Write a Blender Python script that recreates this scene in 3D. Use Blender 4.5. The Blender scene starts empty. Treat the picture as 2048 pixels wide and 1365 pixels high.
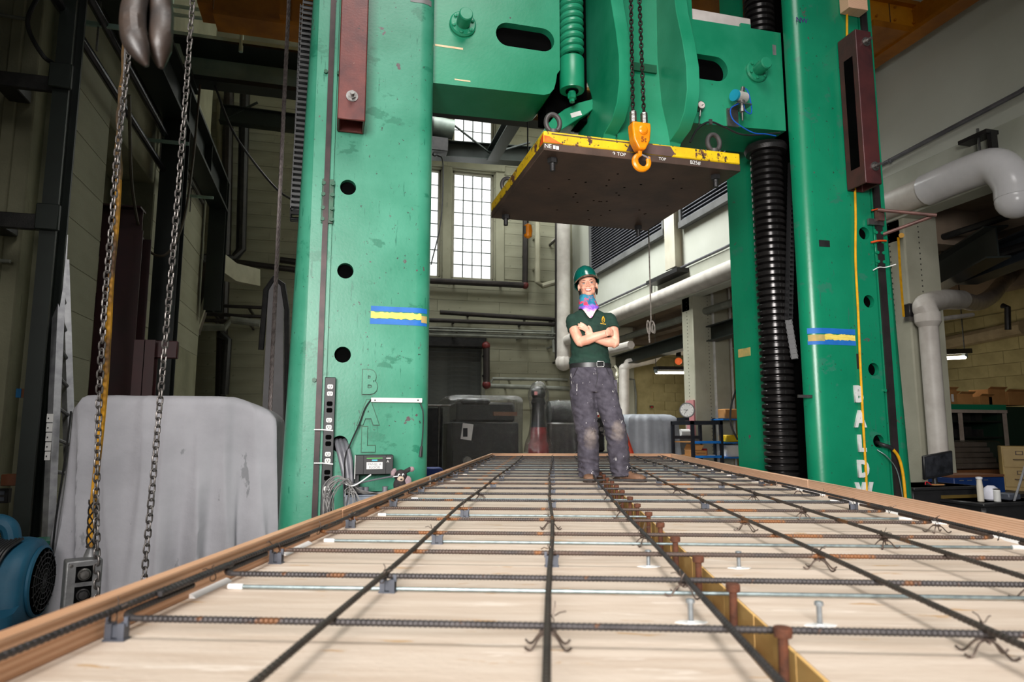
import bpy, bmesh, math, random
from mathutils import Vector as V, Matrix, noise
random.seed(11)
S = bpy.context.scene
COL = S.collection
R = math.radians
PI = math.pi
# ---------------------------------------------------------------- camera
YAW, PITCH, FPX = R(15.0), R(7.5), 1365.0
CAM = V((0, 0, 1.5))
cd = bpy.data.cameras.new('camera')
cam = bpy.data.objects.new('camera', cd)
COL.objects.link(cam)
cam.location = CAM
cam.rotation_euler = (PI/2 + PITCH, 0, -YAW)
cd.sensor_width = 36
cd.lens = FPX/2048*36
cd.clip_start = .05
cd.clip_end = 200
cd.dof.use_dof = True
cd.dof.focus_distance = 5.85
cd.dof.aperture_fstop = 3.4
S.camera = cam
FW = V((math.sin(YAW)*math.cos(PITCH), math.cos(YAW)*math.cos(PITCH), math.sin(PITCH)))
RT = V((math.cos(YAW), -math.sin(YAW), 0))
UP = RT.cross(FW)
def at(px, py, X=None, Y=None, Z=None):
    """point of the real plane X=, Y= or Z= seen at a pixel of the photograph"""
    d = FW + RT*((px-1024)/FPX) - UP*((py-682.5)/FPX)
    t = (X-CAM.x)/d.x if X is not None else (Y-CAM.y)/d.y if Y is not None else (Z-CAM.z)/d.z
    return CAM + d*t
# ---------------------------------------------------------------- world, lights, exposure
S.view_settings.view_transform = 'Standard'
S.view_settings.look = 'None'
S.view_settings.exposure = -0.2
S.view_settings.gamma = 1
S.view_settings.use_curve_mapping = False
w = bpy.data.worlds.new('world')
S.world = w
w.use_nodes = True
w.node_tree.nodes['Background'].inputs[0].default_value = (.80, .90, 1, 1)
w.node_tree.nodes['Background'].inputs[1].default_value = .10
def area(name, loc, target, sx, sy, power, col, spread=180):
    l = bpy.data.lights.new(name, 'AREA')
    l.shape = 'RECTANGLE'
    l.size, l.size_y, l.energy, l.color = sx, sy, power, col
    l.spread = R(spread)
    o = bpy.data.objects.new(name, l)
    COL.objects.link(o)
    o.location = loc
    o.rotation_euler = (V(target)-V(loc)).to_track_quat('-Z', 'Y').to_euler()
    return o
area('skylight_front', (1.0, .2, 9.5), (2.0, 3.2, 1.0), 3.2, 3.2, 250, (1, .97, .93), 110)
area('front_fill', (-1.6, -3.0, 3.4), (2.2, 5.5, 2.2), 3.0, 3.0, 205, (1, .97, .94), 62)  # added soft fill from behind the camera, no door stands there
area('skylight_rear', (3.6, 16.0, 13.5), (8.1, 15.5, 6.5), 3.5, 6, 1750, (.97, 1, .97), 130)
# ---------------------------------------------------------------- materials
def lin(c):
    return tuple((x/12.92 if x <= .04045 else ((x+.055)/1.055)**2.4) for x in c)
def C(r, g, b):
    return lin((r/255, g/255, b/255))
class NT:
    def __init__(s, name):
        s.m = bpy.data.materials.new(name)
        s.m.use_nodes = True
        s.t = s.m.node_tree
        s.b = s.t.nodes['Principled BSDF']
        tc = s.n('ShaderNodeTexCoord')
        s.co = tc.outputs['Object']
    def n(s, ty, **kw):
        o = s.t.nodes.new(ty)
        for k, v in kw.items():
            setattr(o, k, v)
        return o
    def l(s, a, b):
        s.t.links.new(a, b)
    def map(s, scale):
        m = s.n('ShaderNodeMapping')
        s.l(s.co, m.inputs[0])
        m.inputs['Scale'].default_value = scale
        return m.outputs[0]
    def noise(s, scale, detail=4, vec=None, rough=.55):
        o = s.n('ShaderNodeTexNoise')
        o.inputs['Scale'].default_value = scale
        o.inputs['Detail'].default_value = detail
        o.inputs['Roughness'].default_value = rough
        s.l(vec if vec else s.co, o.inputs['Vector'])
        return o.outputs[0]
    def ramp(s, fac, a, b, lo=.35, hi=.65):
        r = s.n('ShaderNodeValToRGB')
        r.color_ramp.elements[0].position = lo
        r.color_ramp.elements[1].position = hi
        r.color_ramp.elements[0].color = (*a, 1)
        r.color_ramp.elements[1].color = (*b, 1)
        s.l(fac, r.inputs[0])
        return r.outputs[0]
    def mix(s, fac, a, b):
        m = s.n('ShaderNodeMix', data_type='RGBA')
        s.l(fac, m.inputs[0])
        for i, x in ((6, a), (7, b)):
            if isinstance(x, tuple):
                m.inputs[i].default_value = (*x, 1)
            else:
                s.l(x, m.inputs[i])
        return m.outputs[2]
    def bump(s, h, st, dist=.01):
        b = s.n('ShaderNodeBump')
        b.inputs['Strength'].default_value = st
        b.inputs['Distance'].default_value = dist
        s.l(h, b.inputs['Height'])
        s.l(b.outputs[0], s.b.inputs['Normal'])
ONE, ZERO = (1, 1, 1), (0, 0, 0)
def mat(name, c, c2=None, scale=4, rough=.6, metal=0, bump=0, bscale=60, chips=(), stretch=None, lo=.35, hi=.65, spec=.5, coat=0):
    """procedural paint / metal / cloth: base, mottled second colour, layers of chips or stains, fine relief"""
    n = NT(name)
    vec = n.map(stretch) if stretch else None
    col = n.ramp(n.noise(scale, 5, vec), c, c2 if c2 else tuple(x*.8 for x in c), lo, hi)
    for cc, th, sc, st in chips:
        f = n.ramp(n.noise(sc, 6, n.map(st) if st else None, .62), ZERO, ONE, th, th+.025)
        col = n.mix(f, col, cc)
    n.l(col, n.b.inputs['Base Color'])
    n.b.inputs['Roughness'].default_value = rough
    n.b.inputs['Metallic'].default_value = metal
    n.b.inputs['Specular IOR Level'].default_value = spec
    n.b.inputs['Coat Weight'].default_value = coat
    if bump:
        n.bump(n.noise(bscale, 4), bump)
    return n.m
def emis(name, c, st):
    n = NT(name)
    n.b.inputs['Base Color'].default_value = (*c, 1)
    n.b.inputs['Emission Color'].default_value = (*c, 1)
    n.b.inputs['Emission Strength'].default_value = st
    return n.m
def wood(name, c1, c2, knot, scale=(14, 1.2, 14), ws=1.6, rough=.65, dark=.5, bands='X'):
    n = NT(name)
    v = n.map(scale)
    wv = n.n('ShaderNodeTexWave')
    wv.bands_direction = bands
    wv.inputs['Scale'].default_value = ws
    wv.inputs['Distortion'].default_value = 7
    wv.inputs['Detail'].default_value = 3
    wv.inputs['Detail Scale'].default_value = .8
    n.l(v, wv.inputs['Vector'])
    col = n.ramp(wv.outputs[1], c1, c2, .15, .95)
    col = n.mix(n.ramp(n.noise(1.0, 3, n.map((1.5, .6, 1.5))), ZERO, (dark,)*3, .45, .75), col, c2)
    col = n.mix(n.ramp(n.noise(5.0, 3, n.map((1, .35, 1))), ZERO, ONE, .73, .78), col, knot)
    n.l(col, n.b.inputs['Base Color'])
    n.b.inputs['Roughness'].default_value = rough
    n.bump(wv.outputs[1], .12, .004)
    return n.m
GREY = C(88, 72, 76)
CHIP = [(C(36, 112, 88), .64, 4, (9, 9, 1)), (C(40, 118, 92), .62, 3, (1, 1, 1.6)), (GREY, .672, 6, None), (C(46, 52, 48), .665, 34, None)]
GREEN = mat('green_enamel', C(40, 124, 96), C(70, 146, 120), 1.6, .38, 0, .07, 45, CHIP)
GREEN2 = mat('green_enamel_right', C(8, 118, 84), C(18, 130, 94), 1.3, .30, 0, .06, 45, CHIP)
GREENC = mat('green_enamel_crosshead', C(14, 122, 86), C(42, 140, 106), 1.5, .34, 0, .06, 40, [(C(48, 55, 52), .70, 13, None)])
GREEND = mat('dark_green_patch', C(10, 72, 48), C(14, 84, 56), 3, .4)
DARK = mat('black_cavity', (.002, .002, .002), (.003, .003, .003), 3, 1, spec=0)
BLACK = mat('black_plastic', (.012, .012, .013), (.018, .018, .019), 8, .45)
BLKM = mat('black_steel', (.02, .02, .021), (.035, .033, .033), 9, .4, .4, .2, 80)
BRNM = mat('oily_brown_steel', C(92, 72, 62), C(64, 52, 46), 2.5, .45, .2, .15, 20, [(C(96, 78, 66), .68, 3, (1, 6, 1))])
STEEL = mat('worn_steel', (.32, .31, .30), (.2, .19, .18), 14, .35, .9, .1, 90)
CHAINM = mat('chain_steel', (.22, .20, .19), (.09, .08, .075), 30, .42, .7, .15, 90)
MAROON = mat('maroon_primer', C(108, 52, 46), C(78, 38, 38), 5, .42, .1, .12, 60, [(C(150, 110, 100), .71, 18, None), (C(40, 30, 30), .68, 9, None)])
DMAROON = mat('dark_maroon_steel', C(54, 12, 16), C(40, 9, 12), 3, .5)
TEAL = mat('grey_green_steel', C(146, 174, 162), C(122, 150, 140), 2, .5)
TEALL = mat('pale_green_trim', C(190, 214, 202), C(160, 190, 178), 3, .5)
DKGRN = mat('dark_green_steel', C(27, 35, 31), C(20, 26, 23), 3, .45, .1)
ORANGE = mat('crane_orange', C(186, 114, 12), C(150, 88, 10), 2.5, .45, 0, .05, 40)
YEL = mat('chipped_yellow', C(226, 190, 20), C(206, 166, 24), 4, .45, 0, .2, 40, [(C(92, 58, 46), .55, 5, (1.6, 1, 1)), (C(60, 45, 40), .60, 20, None)])
HOOKO = mat('hook_orange', C(236, 142, 8), C(214, 120, 8), 9, .35, 0, .1, 60, [(C(60, 45, 30), .69, 28, None)])
YCORD = mat('yellow_cord', C(232, 172, 14), C(206, 146, 12), 14, .5)
DYCORD = mat('dirty_yellow_cord', C(206, 146, 20), C(84, 58, 32), 2.2, .55, lo=.42, hi=.58)
RUST = mat('rust', C(104, 58, 36), C(66, 40, 28), 22, .85, .1, .3, 120)
REBAR = mat('rebar_steel', C(72, 68, 68), C(54, 51, 52), 10, .5, .5, .1, 200, [(C(104, 70, 46), .60, 2.6, None), (C(92, 62, 42), .63, 9, None)])
REBARL = mat('rebar_steel_brown', C(76, 69, 64), C(62, 56, 53), 8, .5, .5, .1, 200, [(C(112, 78, 50), .57, 1.6, None)])
GALV = mat('galvanized_rod', C(150, 164, 166), C(120, 132, 134), 40, .38, .6)
GREYP = mat('grey_plastic', C(84, 88, 98), C(68, 72, 82), 9, .5)
WIREM = mat('tie_wire', C(112, 98, 90), C(76, 66, 60), 20, .45, .7)
WHITE = mat('white_paint', C(226, 226, 222), C(200, 200, 198), 6, .5, 0, 0, 60, [(C(120, 130, 120), .70, 18, None)])
TAPEW = mat('white_tape', C(238, 238, 236), C(226, 226, 226), 9, .5)
PIPEW = mat('white_pipe_lagging', C(214, 208, 200), C(190, 182, 174), 3, .5, 0, .08, 30, [(C(168, 150, 138), .70, 12, None)])
BLUET = mat('blue_tape', C(28, 108, 190), C(22, 98, 178), 9, .6)
YELT = mat('pale_yellow_paint', C(240, 218, 110), C(222, 196, 84), 12, .6, stretch=(1, 1, 8))
TANT = mat('tan_tape', C(190, 160, 96), C(150, 150, 92), 14, .7)
GREYT = mat('grey_tape', C(120, 118, 118), C(96, 96, 96), 9, .4)
WALL = mat('painted_concrete', C(150, 148, 127), C(126, 124, 104), .8, .8, 0, .25, 40, [(C(118, 116, 98), .66, 3, (3, 3, .5))])
WALLR = mat('painted_upper_wall', C(206, 208, 198), C(192, 194, 182), .5, .7, 0, .05, 40, [(C(178, 178, 166), .69, 2, (2, 2, .6))])
WALLL = mat('painted_pier', C(142, 140, 116), C(118, 116, 94), 1.1, .85, 0, .5, 30, [(C(96, 94, 78), .68, 2, (5, 5, .4))])
WALLY = mat('cream_block', C(196, 182, 130), C(172, 158, 110), 3, .8, 0, .4, 50)
CONC = mat('concrete_floor', C(120, 116, 108), C(98, 95, 88), 1.5, .6, 0, .1, 40)
SLAB = mat('mezzanine_concrete', C(140, 122, 104), C(112, 98, 84), 1.2, .85)
DUCTM = mat('painted_duct', C(172, 168, 146), C(150, 146, 124), 1.5, .5)
PIPEB = mat('dark_iron_pipe', C(52, 46, 44), C(36, 32, 31), 4, .45, .3)
PIPEG = mat('grey_painted_pipe', C(130, 132, 122), C(104, 106, 98), 3, .5)
CLOTH = mat('grey_canvas', C(186, 184, 190), C(164, 162, 168), 1.6, .9, 0, .8, 7, [(C(146, 146, 150), .66, 4, (1.5, 1.5, .6)), (C(120, 118, 120), .74, 18, None)])
GCLOTH = mat('grey_tarpaulin', C(160, 164, 172), C(136, 140, 148), 2.5, .55, 0, .3, 18)
TEALP = mat('blue_moulded_plastic', C(28, 92, 120), C(20, 74, 100), 2.5, .55, 0, .15, 30)
PLY = mat('plywood_face', C(214, 198, 182), C(197, 178, 160), 3.2, .75, 0, .15, 60, [(C(190, 156, 118), .64, 5, (1, 5, 1)), (C(150, 116, 84), .75, 9, (1, 2.5, 1)), (C(222, 208, 194), .62, 2.6, (1, 9, 1))], (.8, 7, 1))
FIR = wood('fir_board', C(212, 168, 134), C(190, 142, 106), C(120, 66, 40), (9, 1.0, 30), .7, .6, .5, 'Z')
FIRP = wood('pale_fir_board', C(226, 186, 156), C(208, 162, 130), C(120, 66, 50), (9, 1.0, 34), .9, .6, .5, 'Z')
PANELE = wood('timber_panel_edge', C(226, 186, 116), C(204, 158, 92), C(96, 60, 30), (3, 3.5, 14), .8, .7, .6)
CARD = mat('cardboard', C(184, 132, 76), C(160, 110, 60), 3, .8)
PAPER = mat('paper', C(222, 220, 218), C(210, 208, 206), 5, .8)
# ---------------------------------------------------------------- mesh builder
class MB:
    def __init__(s):
        s.v, s.f, s.mi = [], [], []
    def add(s, vs, fs, mi=0):
        o = len(s.v)
        s.v += [V(p) for p in vs]
        s.f += [tuple(i+o for i in f) for f in fs]
        s.mi += [mi]*len(fs)
        return s
    def bx(s, x0, x1, y0, y1, z0, z1, mi=0, rot=None, piv=None):
        vs = [V((x, y, z)) for z in (z0, z1) for x, y in ((x0, y0), (x1, y0), (x1, y1), (x0, y1))]
        if rot is not None:
            pv = V(piv) if piv is not None else V(((x0+x1)/2, (y0+y1)/2, (z0+z1)/2))
            vs = [pv + rot @ (p-pv) for p in vs]
        return s.add(vs, [(3, 2, 1, 0), (4, 5, 6, 7), (0, 1, 5, 4), (1, 2, 6, 5), (2, 3, 7, 6), (3, 0, 4, 7)], mi)
    def box(s, c, d, rot=None, mi=0):
        c = V(c)
        return s.bx(c.x-d[0]/2, c.x+d[0]/2, c.y-d[1]/2, c.y+d[1]/2, c.z-d[2]/2, c.z+d[2]/2, mi, rot)
    def rings(s, rings, closed=False, caps=True, mi=0):
        n = len(rings[0])
        vs = [p for r in rings for p in r]
        fs = []
        m = len(rings)
        for i in range(m if closed else m-1):
            j = (i+1) % m
            for k in range(n):
                q = (k+1) % n
                fs.append((i*n+k, i*n+q, j*n+q, j*n+k))
        if caps and not closed:
            fs.append(tuple(range(n-1, -1, -1)))
            fs.append(tuple(range((m-1)*n, m*n)))
        return s.add(vs, fs, mi)
    def tube(s, pts, r, n=8, closed=False, mi=0, flat=None, ref=None, phase=0):
        pts = [V(p) for p in pts]
        m = len(pts)
        rr = r if isinstance(r, (list, tuple)) else [r]*m
        rs = []
        nrm = None
        for i in range(m):
            a = pts[(i-1) % m] if closed or i > 0 else pts[i]
            b = pts[(i+1) % m] if closed or i < m-1 else pts[i]
            t = (b-a).normalized()
            if nrm is None:
                h = V(ref) if ref is not None else (V((0, 0, 1)) if abs(t.z) < .9 else V((1, 0, 0)))
                nrm = (h - t*h.dot(t)).normalized()
            else:
                nrm = (nrm - t*nrm.dot(t)).normalized()
            bn = t.cross(nrm)
            f = flat or (1, 1)
            rs.append([pts[i] + (nrm*math.cos(2*PI*k/n+phase)*f[0] + bn*math.sin(2*PI*k/n+phase)*f[1])*rr[i] for k in range(n)])
        return s.rings(rs, closed, True, mi)
    def cyl(s, a, b, r, r2=None, n=14, mi=0):
        return s.tube([a, b], [r, r if r2 is None else r2], n, mi=mi)
    def duct(s, pts, w, h, mi=0, ref=(0, 0, 1)):
        q = math.sqrt(2)
        return s.tube(pts, 1, 4, mi=mi, flat=(h/2*q, w/2*q), ref=ref, phase=PI/4)
    def lathe(s, prof, c=(0, 0, 0), axis=(0, 0, 1), n=24, mi=0):
        ax = V(axis).normalized()
        h = V((1, 0, 0)) if abs(ax.x) < .9 else V((0, 1, 0))
        a = (h - ax*h.dot(ax)).normalized()
        b = ax.cross(a)
        c = V(c)
        return s.rings([[c + ax*z + (a*math.cos(2*PI*k/n) + b*math.sin(2*PI*k/n))*max(r, 1e-4) for k in range(n)] for r, z in prof], mi=mi)
    def prism(s, poly, d0, d1, plane='XZ', mi=0):
        f = {'XZ': lambda p, d: (p[0], d, p[1]), 'YZ': lambda p, d: (d, p[0], p[1]), 'XY': lambda p, d: (p[0], p[1], d)}[plane]
        return s.rings([[V(f(p, d0)) for p in poly], [V(f(p, d1)) for p in poly]], mi=mi)
    def sph(s, c, r, n=14, m=9, mi=0, rot=None):
        c = V(c)
        r = r if isinstance(r, (tuple, list)) else (r, r, r)
        rs = []
        for i in range(m+1):
            t = PI*i/m
            st = max(math.sin(t), .004)
            ring = [V((r[0]*st*math.cos(2*PI*k/n), r[1]*st*math.sin(2*PI*k/n), -r[2]*math.cos(t))) for k in range(n)]
            rs.append([c + (rot @ p if rot is not None else p) for p in ring])
        return s.rings(rs, mi=mi)
    def mesh(s, name, mats, off=V((0, 0, 0)), smooth=30):
        me = bpy.data.meshes.new(name)
        me.from_pydata([p-off for p in s.v], [], s.f)
        for m in (mats if isinstance(mats, (list, tuple)) else [mats]):
            me.materials.append(m)
        me.polygons.foreach_set('material_index', s.mi)
        b = bmesh.new()
        b.from_mesh(me)
        bmesh.ops.recalc_face_normals(b, faces=b.faces)
        b.to_mesh(me)
        b.free()
        if smooth:
            me.polygons.foreach_set('use_smooth', [True]*len(me.polygons))
            me.set_sharp_from_angle(angle=R(smooth))
        me.update()
        return me
    def build(s, name, mats, parent=None, smooth=30, bev=0, local=False, seg=1):
        off = OR.get(parent, V((0, 0, 0))) if not local else V((0, 0, 0))
        o = bpy.data.objects.new(name, s.mesh(name, mats, off, smooth))
        COL.objects.link(o)
        if parent is not None:
            o.parent = parent
            OR[o] = off
        if bev:
            bm = o.modifiers.new('bevel', 'BEVEL')
            bm.width, bm.segments, bm.limit_method = bev, seg, 'ANGLE'
        return o
OR = {}
def tag(o, label=None, cat=None, group=None, kind=None):
    for k, x in (('label', label), ('category', cat), ('group', group), ('kind', kind)):
        if x:
            o[k] = x
    return o
def thing(name, label, cat, loc=(0, 0, 0), group=None, rz=0, rot=None):
    o = bpy.data.objects.new(name, None)
    o.empty_display_size = .1
    COL.objects.link(o)
    o.location = loc
    o.rotation_euler = rot or (0, 0, rz)
    OR[o] = V(loc)
    return tag(o, label, cat, group)
KIDS = {}
def put(me, name, parent, loc=(0, 0, 0), rot=(0, 0, 0), scale=(1, 1, 1)):
    o = bpy.data.objects.new(name, me)
    COL.objects.link(o)
    o.parent = parent
    o.location, o.rotation_euler, o.scale = loc, rot, scale
    return o
def copy_tree(o, loc, rz=None, label=None, parent=None):
    c = o.copy()
    COL.objects.link(c)
    if parent is not None:
        c.parent = parent
    else:
        c.location = loc
        if rz is not None:
            c.rotation_euler = (0, 0, rz)
        if label:
            c['label'] = label
    for ch in [x for x in bpy.data.objects if x.parent == o and x != c]:
        copy_tree(ch, None, None, None, c)
    return c
def evalmesh(o):
    dg = bpy.context.evaluated_depsgraph_get()
    me = bpy.data.meshes.new_from_object(o.evaluated_get(dg))
    o.modifiers.clear()
    o.data = me
    return o
def cut(o, cutters):
    for c in cutters:
        m = o.modifiers.new('cut', 'BOOLEAN')
        m.object, m.operation, m.solver = c, 'DIFFERENCE', 'EXACT'
    evalmesh(o)
    for c in cutters:
        bpy.data.objects.remove(c)
    o.data.set_sharp_from_angle(angle=R(30))
    return o
def text(s, size, loc, rot, m, parent=None, ext=.002, off=0, name='lettering', sx=1, spacing=1):
    cu = bpy.data.curves.new('t', 'FONT')
    cu.body, cu.size, cu.extrude, cu.offset = s, size, ext, off
    cu.align_x, cu.align_y = 'CENTER', 'CENTER'
    cu.space_character = spacing
    cu.resolution_u = 3
    o = bpy.data.objects.new('t', cu)
    COL.objects.link(o)
    dg = bpy.context.evaluated_depsgraph_get()
    me = bpy.data.meshes.new_from_object(o.evaluated_get(dg))
    bpy.data.objects.remove(o)
    from mathutils import Euler
    M = Matrix.Translation(V(loc)) @ Euler(rot).to_matrix().to_4x4() @ Matrix.Diagonal((sx, 1, 1, 1))
    me.transform(M)
    off_ = OR.get(parent, V((0, 0, 0)))
    me.transform(Matrix.Translation(-off_))
    me.materials.clear()
    me.materials.append(m)
    q = bpy.data.objects.new(name, me)
    COL.objects.link(q)
    if parent is not None:
        q.parent = parent
    return q
FRONT = (PI/2, 0, 0)         # lettering that faces the camera side (-Y)
def arc(cx, cy, r, a0, a1, n):
    return [(cx + r*math.cos(R(a0+(a1-a0)*i/n)), cy + r*math.sin(R(a0+(a1-a0)*i/n))) for i in range(n+1)]
def curve(pts, n=8):
    """Catmull-Rom through the points"""
    P = [V(p) for p in pts]
    P = [P[0]*2-P[1]] + P + [P[-1]*2-P[-2]]
    out = []
    for i in range(1, len(P)-2):
        a, b, c, d = P[i-1:i+3]
        for k in range(n):
            t = k/n
            out.append(.5*((2*b) + (c-a)*t + (2*a-5*b+4*c-d)*t*t + (3*b-a-3*c+d)*t**3))
    out.append(P[-2])
    return out
ORD = ['first', 'second', 'third', 'fourth', 'fifth', 'sixth', 'seventh', 'eighth', 'ninth', 'tenth', 'eleventh', 'twelfth', 'thirteenth', 'fourteenth',
       'fifteenth', 'sixteenth', 'seventeenth', 'eighteenth', 'nineteenth', 'twentieth', 'twenty-first', 'twenty-second', 'twenty-third', 'twenty-fourth',
       'twenty-fifth', 'twenty-sixth', 'twenty-seventh', 'twenty-eighth', 'twenty-ninth', 'thirtieth', 'thirty-first', 'thirty-second', 'thirty-third']
# ================================================================ building shell
def struct(name, mb, m, bev=0, smooth=30):
    return tag(mb.build(name, m, None, smooth, bev), kind='structure')
XL, XR, YB, ZT = -2.95, 8.1, 22.0, 17.0
struct('floor', MB().bx(-6, 17, -5, 24, -.2, 0), CONC)
struct('ceiling', MB().bx(-6, 17, -5, 24, ZT, ZT+.3), WALL)
# back wall with its openings: (x0, x1, z0, z1)
WIN = [(3.82, 5.26, 6.55, 10.30), (1.98, 3.43, 6.55, 10.30), (3.80, 5.26, 10.86, 14.6), (1.98, 3.43, 10.86, 14.6)]
DOOR = (1.1, 4.86, 0, 4.2)
OPEN = WIN + [DOOR]
def rects_outside(x0, x1, z0, z1, holes):
    xs = sorted({x0, x1, *[v for h in holes for v in h[:2] if x0 < v < x1]})
    zs = sorted({z0, z1, *[v for h in holes for v in h[2:] if z0 < v < z1]})
    for a, b in zip(zs, zs[1:]):
        run = None
        for c, d in zip(xs, xs[1:]):
            cx, cz = (c+d)/2, (a+b)/2
            hole = any(h[0] < cx < h[1] and h[2] < cz < h[3] for h in holes)
            if not hole:
                run = (run[0] if run else c, d)
            if (hole or d == xs[-1]) and run:
                yield run[0], run[1], a, b
                run = None
mb = MB()
for x0, x1, z0, z1 in rects_outside(-4.2, 16.2, 0, ZT, OPEN):
    mb.bx(x0, x1, YB+.02, YB+.45, z0, z1)
wb = struct('wall_back', mb, WALL)
# board-cast courses of the back wall, each its own slab with an open joint
unit = MB().bx(0, 1, 0, 1, 0, 1).mesh('panel', WALL, smooth=0)
def panel(x0, x1, z0, z1):
    put(unit, 'panel', wb, (x0+.006, YB-random.uniform(0, .012), z0+.005), (0, 0, 0), (x1-x0-.012, .04, z1-z0-.010))
r = 0
z = 2.2
while z < 12.4:
    h = .40
    cuts = [-2.95 + (r % 2)*1.0]
    while cuts[-1] < 8.0:
        cuts.append(cuts[-1]+2.1)
    cuts = [-3.88] + [c for c in cuts if -2.4 < c < 7.6] + [8.05]
    for a, b in zip(cuts, cuts[1:]):
        for q in rects_outside(a, b, z, z+h, OPEN):
            if q[3]-q[2] > .12 and q[1]-q[0] > .15:
                panel(*q)
    z += h
    r += 1
# windows of frosted panes, lit from outdoors
PANE = emis('daylit_frosted_pane', (.97, 1, 1), 1.35)
FRAME = mat('window_frame', C(150, 146, 128), C(130, 126, 110), 4, .6)
BAR = mat('glazing_bar', C(84, 88, 86), C(70, 72, 70), 6, .5)
pane = MB().bx(0, 1, 0, 1, 0, 1).mesh('pane', PANE, smooth=0)
for i, (x0, x1, z0, z1) in enumerate(WIN):
    m = MB()
    for a in ((x0, x0+.07, z0, z1), (x1-.07, x1, z0, z1), (x0, x1, z0, z0+.06), (x0, x1, z1-.08, z1)):
        m.bx(a[0], a[1], YB+.10, YB+.26, a[2], a[3])
    wn = struct('window_%d' % (i+1), m, FRAME, .01)
    g = MB().bx(x0+.07, x1-.07, YB+.185, YB+.215, z0+.06, z1-.08)
    nx, nz = 4, 8
    X0, X1, Z0, Z1 = x0+.07, x1-.07, z0+.06, z1-.08
    tag(g.build('glazing_bars', BAR, wn))
    for a in range(nx):
        for b in range(nz):
            put(pane, 'pane', wn, (X0+(X1-X0)*a/nx+.022, YB+.165, Z0+(Z1-Z0)*b/nz+.022), (0, 0, 0), ((X1-X0)/nx-.044, .03, (Z1-Z0)/nz-.044))
struct('trim_1', MB().bx(3.47, 3.78, YB-.10, YB+.05, 6.4, 15).bx(5.30, 5.62, YB-.06, YB+.05, 6.4, 12.4).bx(1.9, 5.62, YB-.13, YB+.04, 10.36, 10.80), WALL, .02)
# roll-up door
dm = MB().bx(DOOR[0]-.1, DOOR[1]+.10, YB-.26, YB+.1, 4.2, 4.85)
d1 = struct('door_1', dm, BLKM, .04)
sl = MB().prism([(0, 0), (.05, .02), (.06, .08), (.03, .14), (0, .155)], DOOR[0], DOOR[1], 'YZ').mesh('slat', mat('dark_door_slat', C(70, 72, 68), C(54, 56, 53), 3, .4, .2), smooth=0)
for k in range(27):
    put(sl, 'slat', d1, (0, YB+.12, .02+k*.156)).rotation_euler = (0, 0, 0)
MB().bx(DOOR[1]-.02, DOOR[1]+.1, YB-.07, YB+.12, 0, 4.2).build('guide_rail', mat('door_guide', C(116, 116, 104), C(96, 96, 88), 6, .5), d1)
# left wall: near wall, pier, bay with lintel, far wall
m = MB().bx(-4, -3.6, -5, 7.95, 0, ZT).bx(-4, -3.6, 9.75, 12.2, 0, ZT).bx(-4, XL, 12.2, 16.9, 0, ZT).bx(-4.2, -3.9, 16.9, YB+.02, 0, ZT)
wl = struct('wall_left', m, WALLL)
m = MB().bx(-4.0, XL-.18, 7.95, 9.75, 0, ZT).bx(XL-.2, XL, 8.25, 9.75, 0, ZT).bx(-3.40, -3.28, 7.90, 8.0, 0, ZT)
struct('trim_2', m, WALLL, .015)
struct('trim_3', MB().bx(-3.62, XL-.01, 9.7, 12.25, 5.62, 9.5), WALLL, .02)
# formed courses on the pier faces and on the far part of the left wall
for z in [i*.52+.3 for i in range(11)]:
    put(unit, 'panel', wl, (XL-.03, 8.26, z), (0, 0, 0), (.036, 1.47, .51))
for z in [i*.45+3.2 for i in range(12)]:
    for k, y in enumerate((12.22, 14.56)):
        put(unit, 'panel', wl, (XL-.02, y, z), (0, 0, 0), (.026+.006*((k+int(z*3)) % 2), 2.32, .44))
# right wall: upper part over the mezzanine edge
m = MB().bx(XR, XR+.4, 2, YB+.1, 4.95, ZT)
wr = struct('wall_right', m, WALLR)
struct('trim_4', MB().bx(XR-.06, XR+.3, 2, YB, 4.62, 5.32), mat('edge_beam_paint', C(190, 192, 180), C(168, 170, 156), 1, .7, 0, .1, 30), .02)
# mezzanine slab over the side bay and its beams
struct('trim_5', MB().bx(XR+.2, 16.5, 0, YB+.1, 4.85, 5.2), SLAB)
m = MB()
for x in (9.6, 11.6, 13.6):
    m.bx(x, x+.35, 0, YB, 4.45, 4.88)
for y in (7.9, 14.05, 20.2):
    m.bx(XR, 16, y+.1, y+.45, 4.3, 4.88)
struct('trim_6', m, SLAB, .01)
# side bay: far wall of cream blocks, back portion of cream wall with concrete ribs
wf = struct('wall_far', MB().bx(15.06, 15.4, 2, YB+.1, 0, 4.9), WALLY)
bl = MB().bx(-.05, 0, 0, .79, 0, .285).mesh('block', WALLY, smooth=0)
for r in range(6):
    for k in range(9):
        put(bl, 'block', wf, (15.06-random.uniform(0, .012), 9.0+k*.8+(r % 2)*.4, 2.45+r*.295))
wk = struct('wall_bay', MB().bx(8.1, 15.1, 20.9, 21.2, 0, 4.9), WALLY)
bl2 = MB().bx(0, .78, -.04, 0, 0, .285).mesh('block', WALLY, smooth=0)
for r in range(10):
    for k in range(5):
        put(bl2, 'block', wk, (10.9+k*.8-(r % 2)*.4, 20.9-random.uniform(0, .01), 1.6+r*.295))
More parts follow.
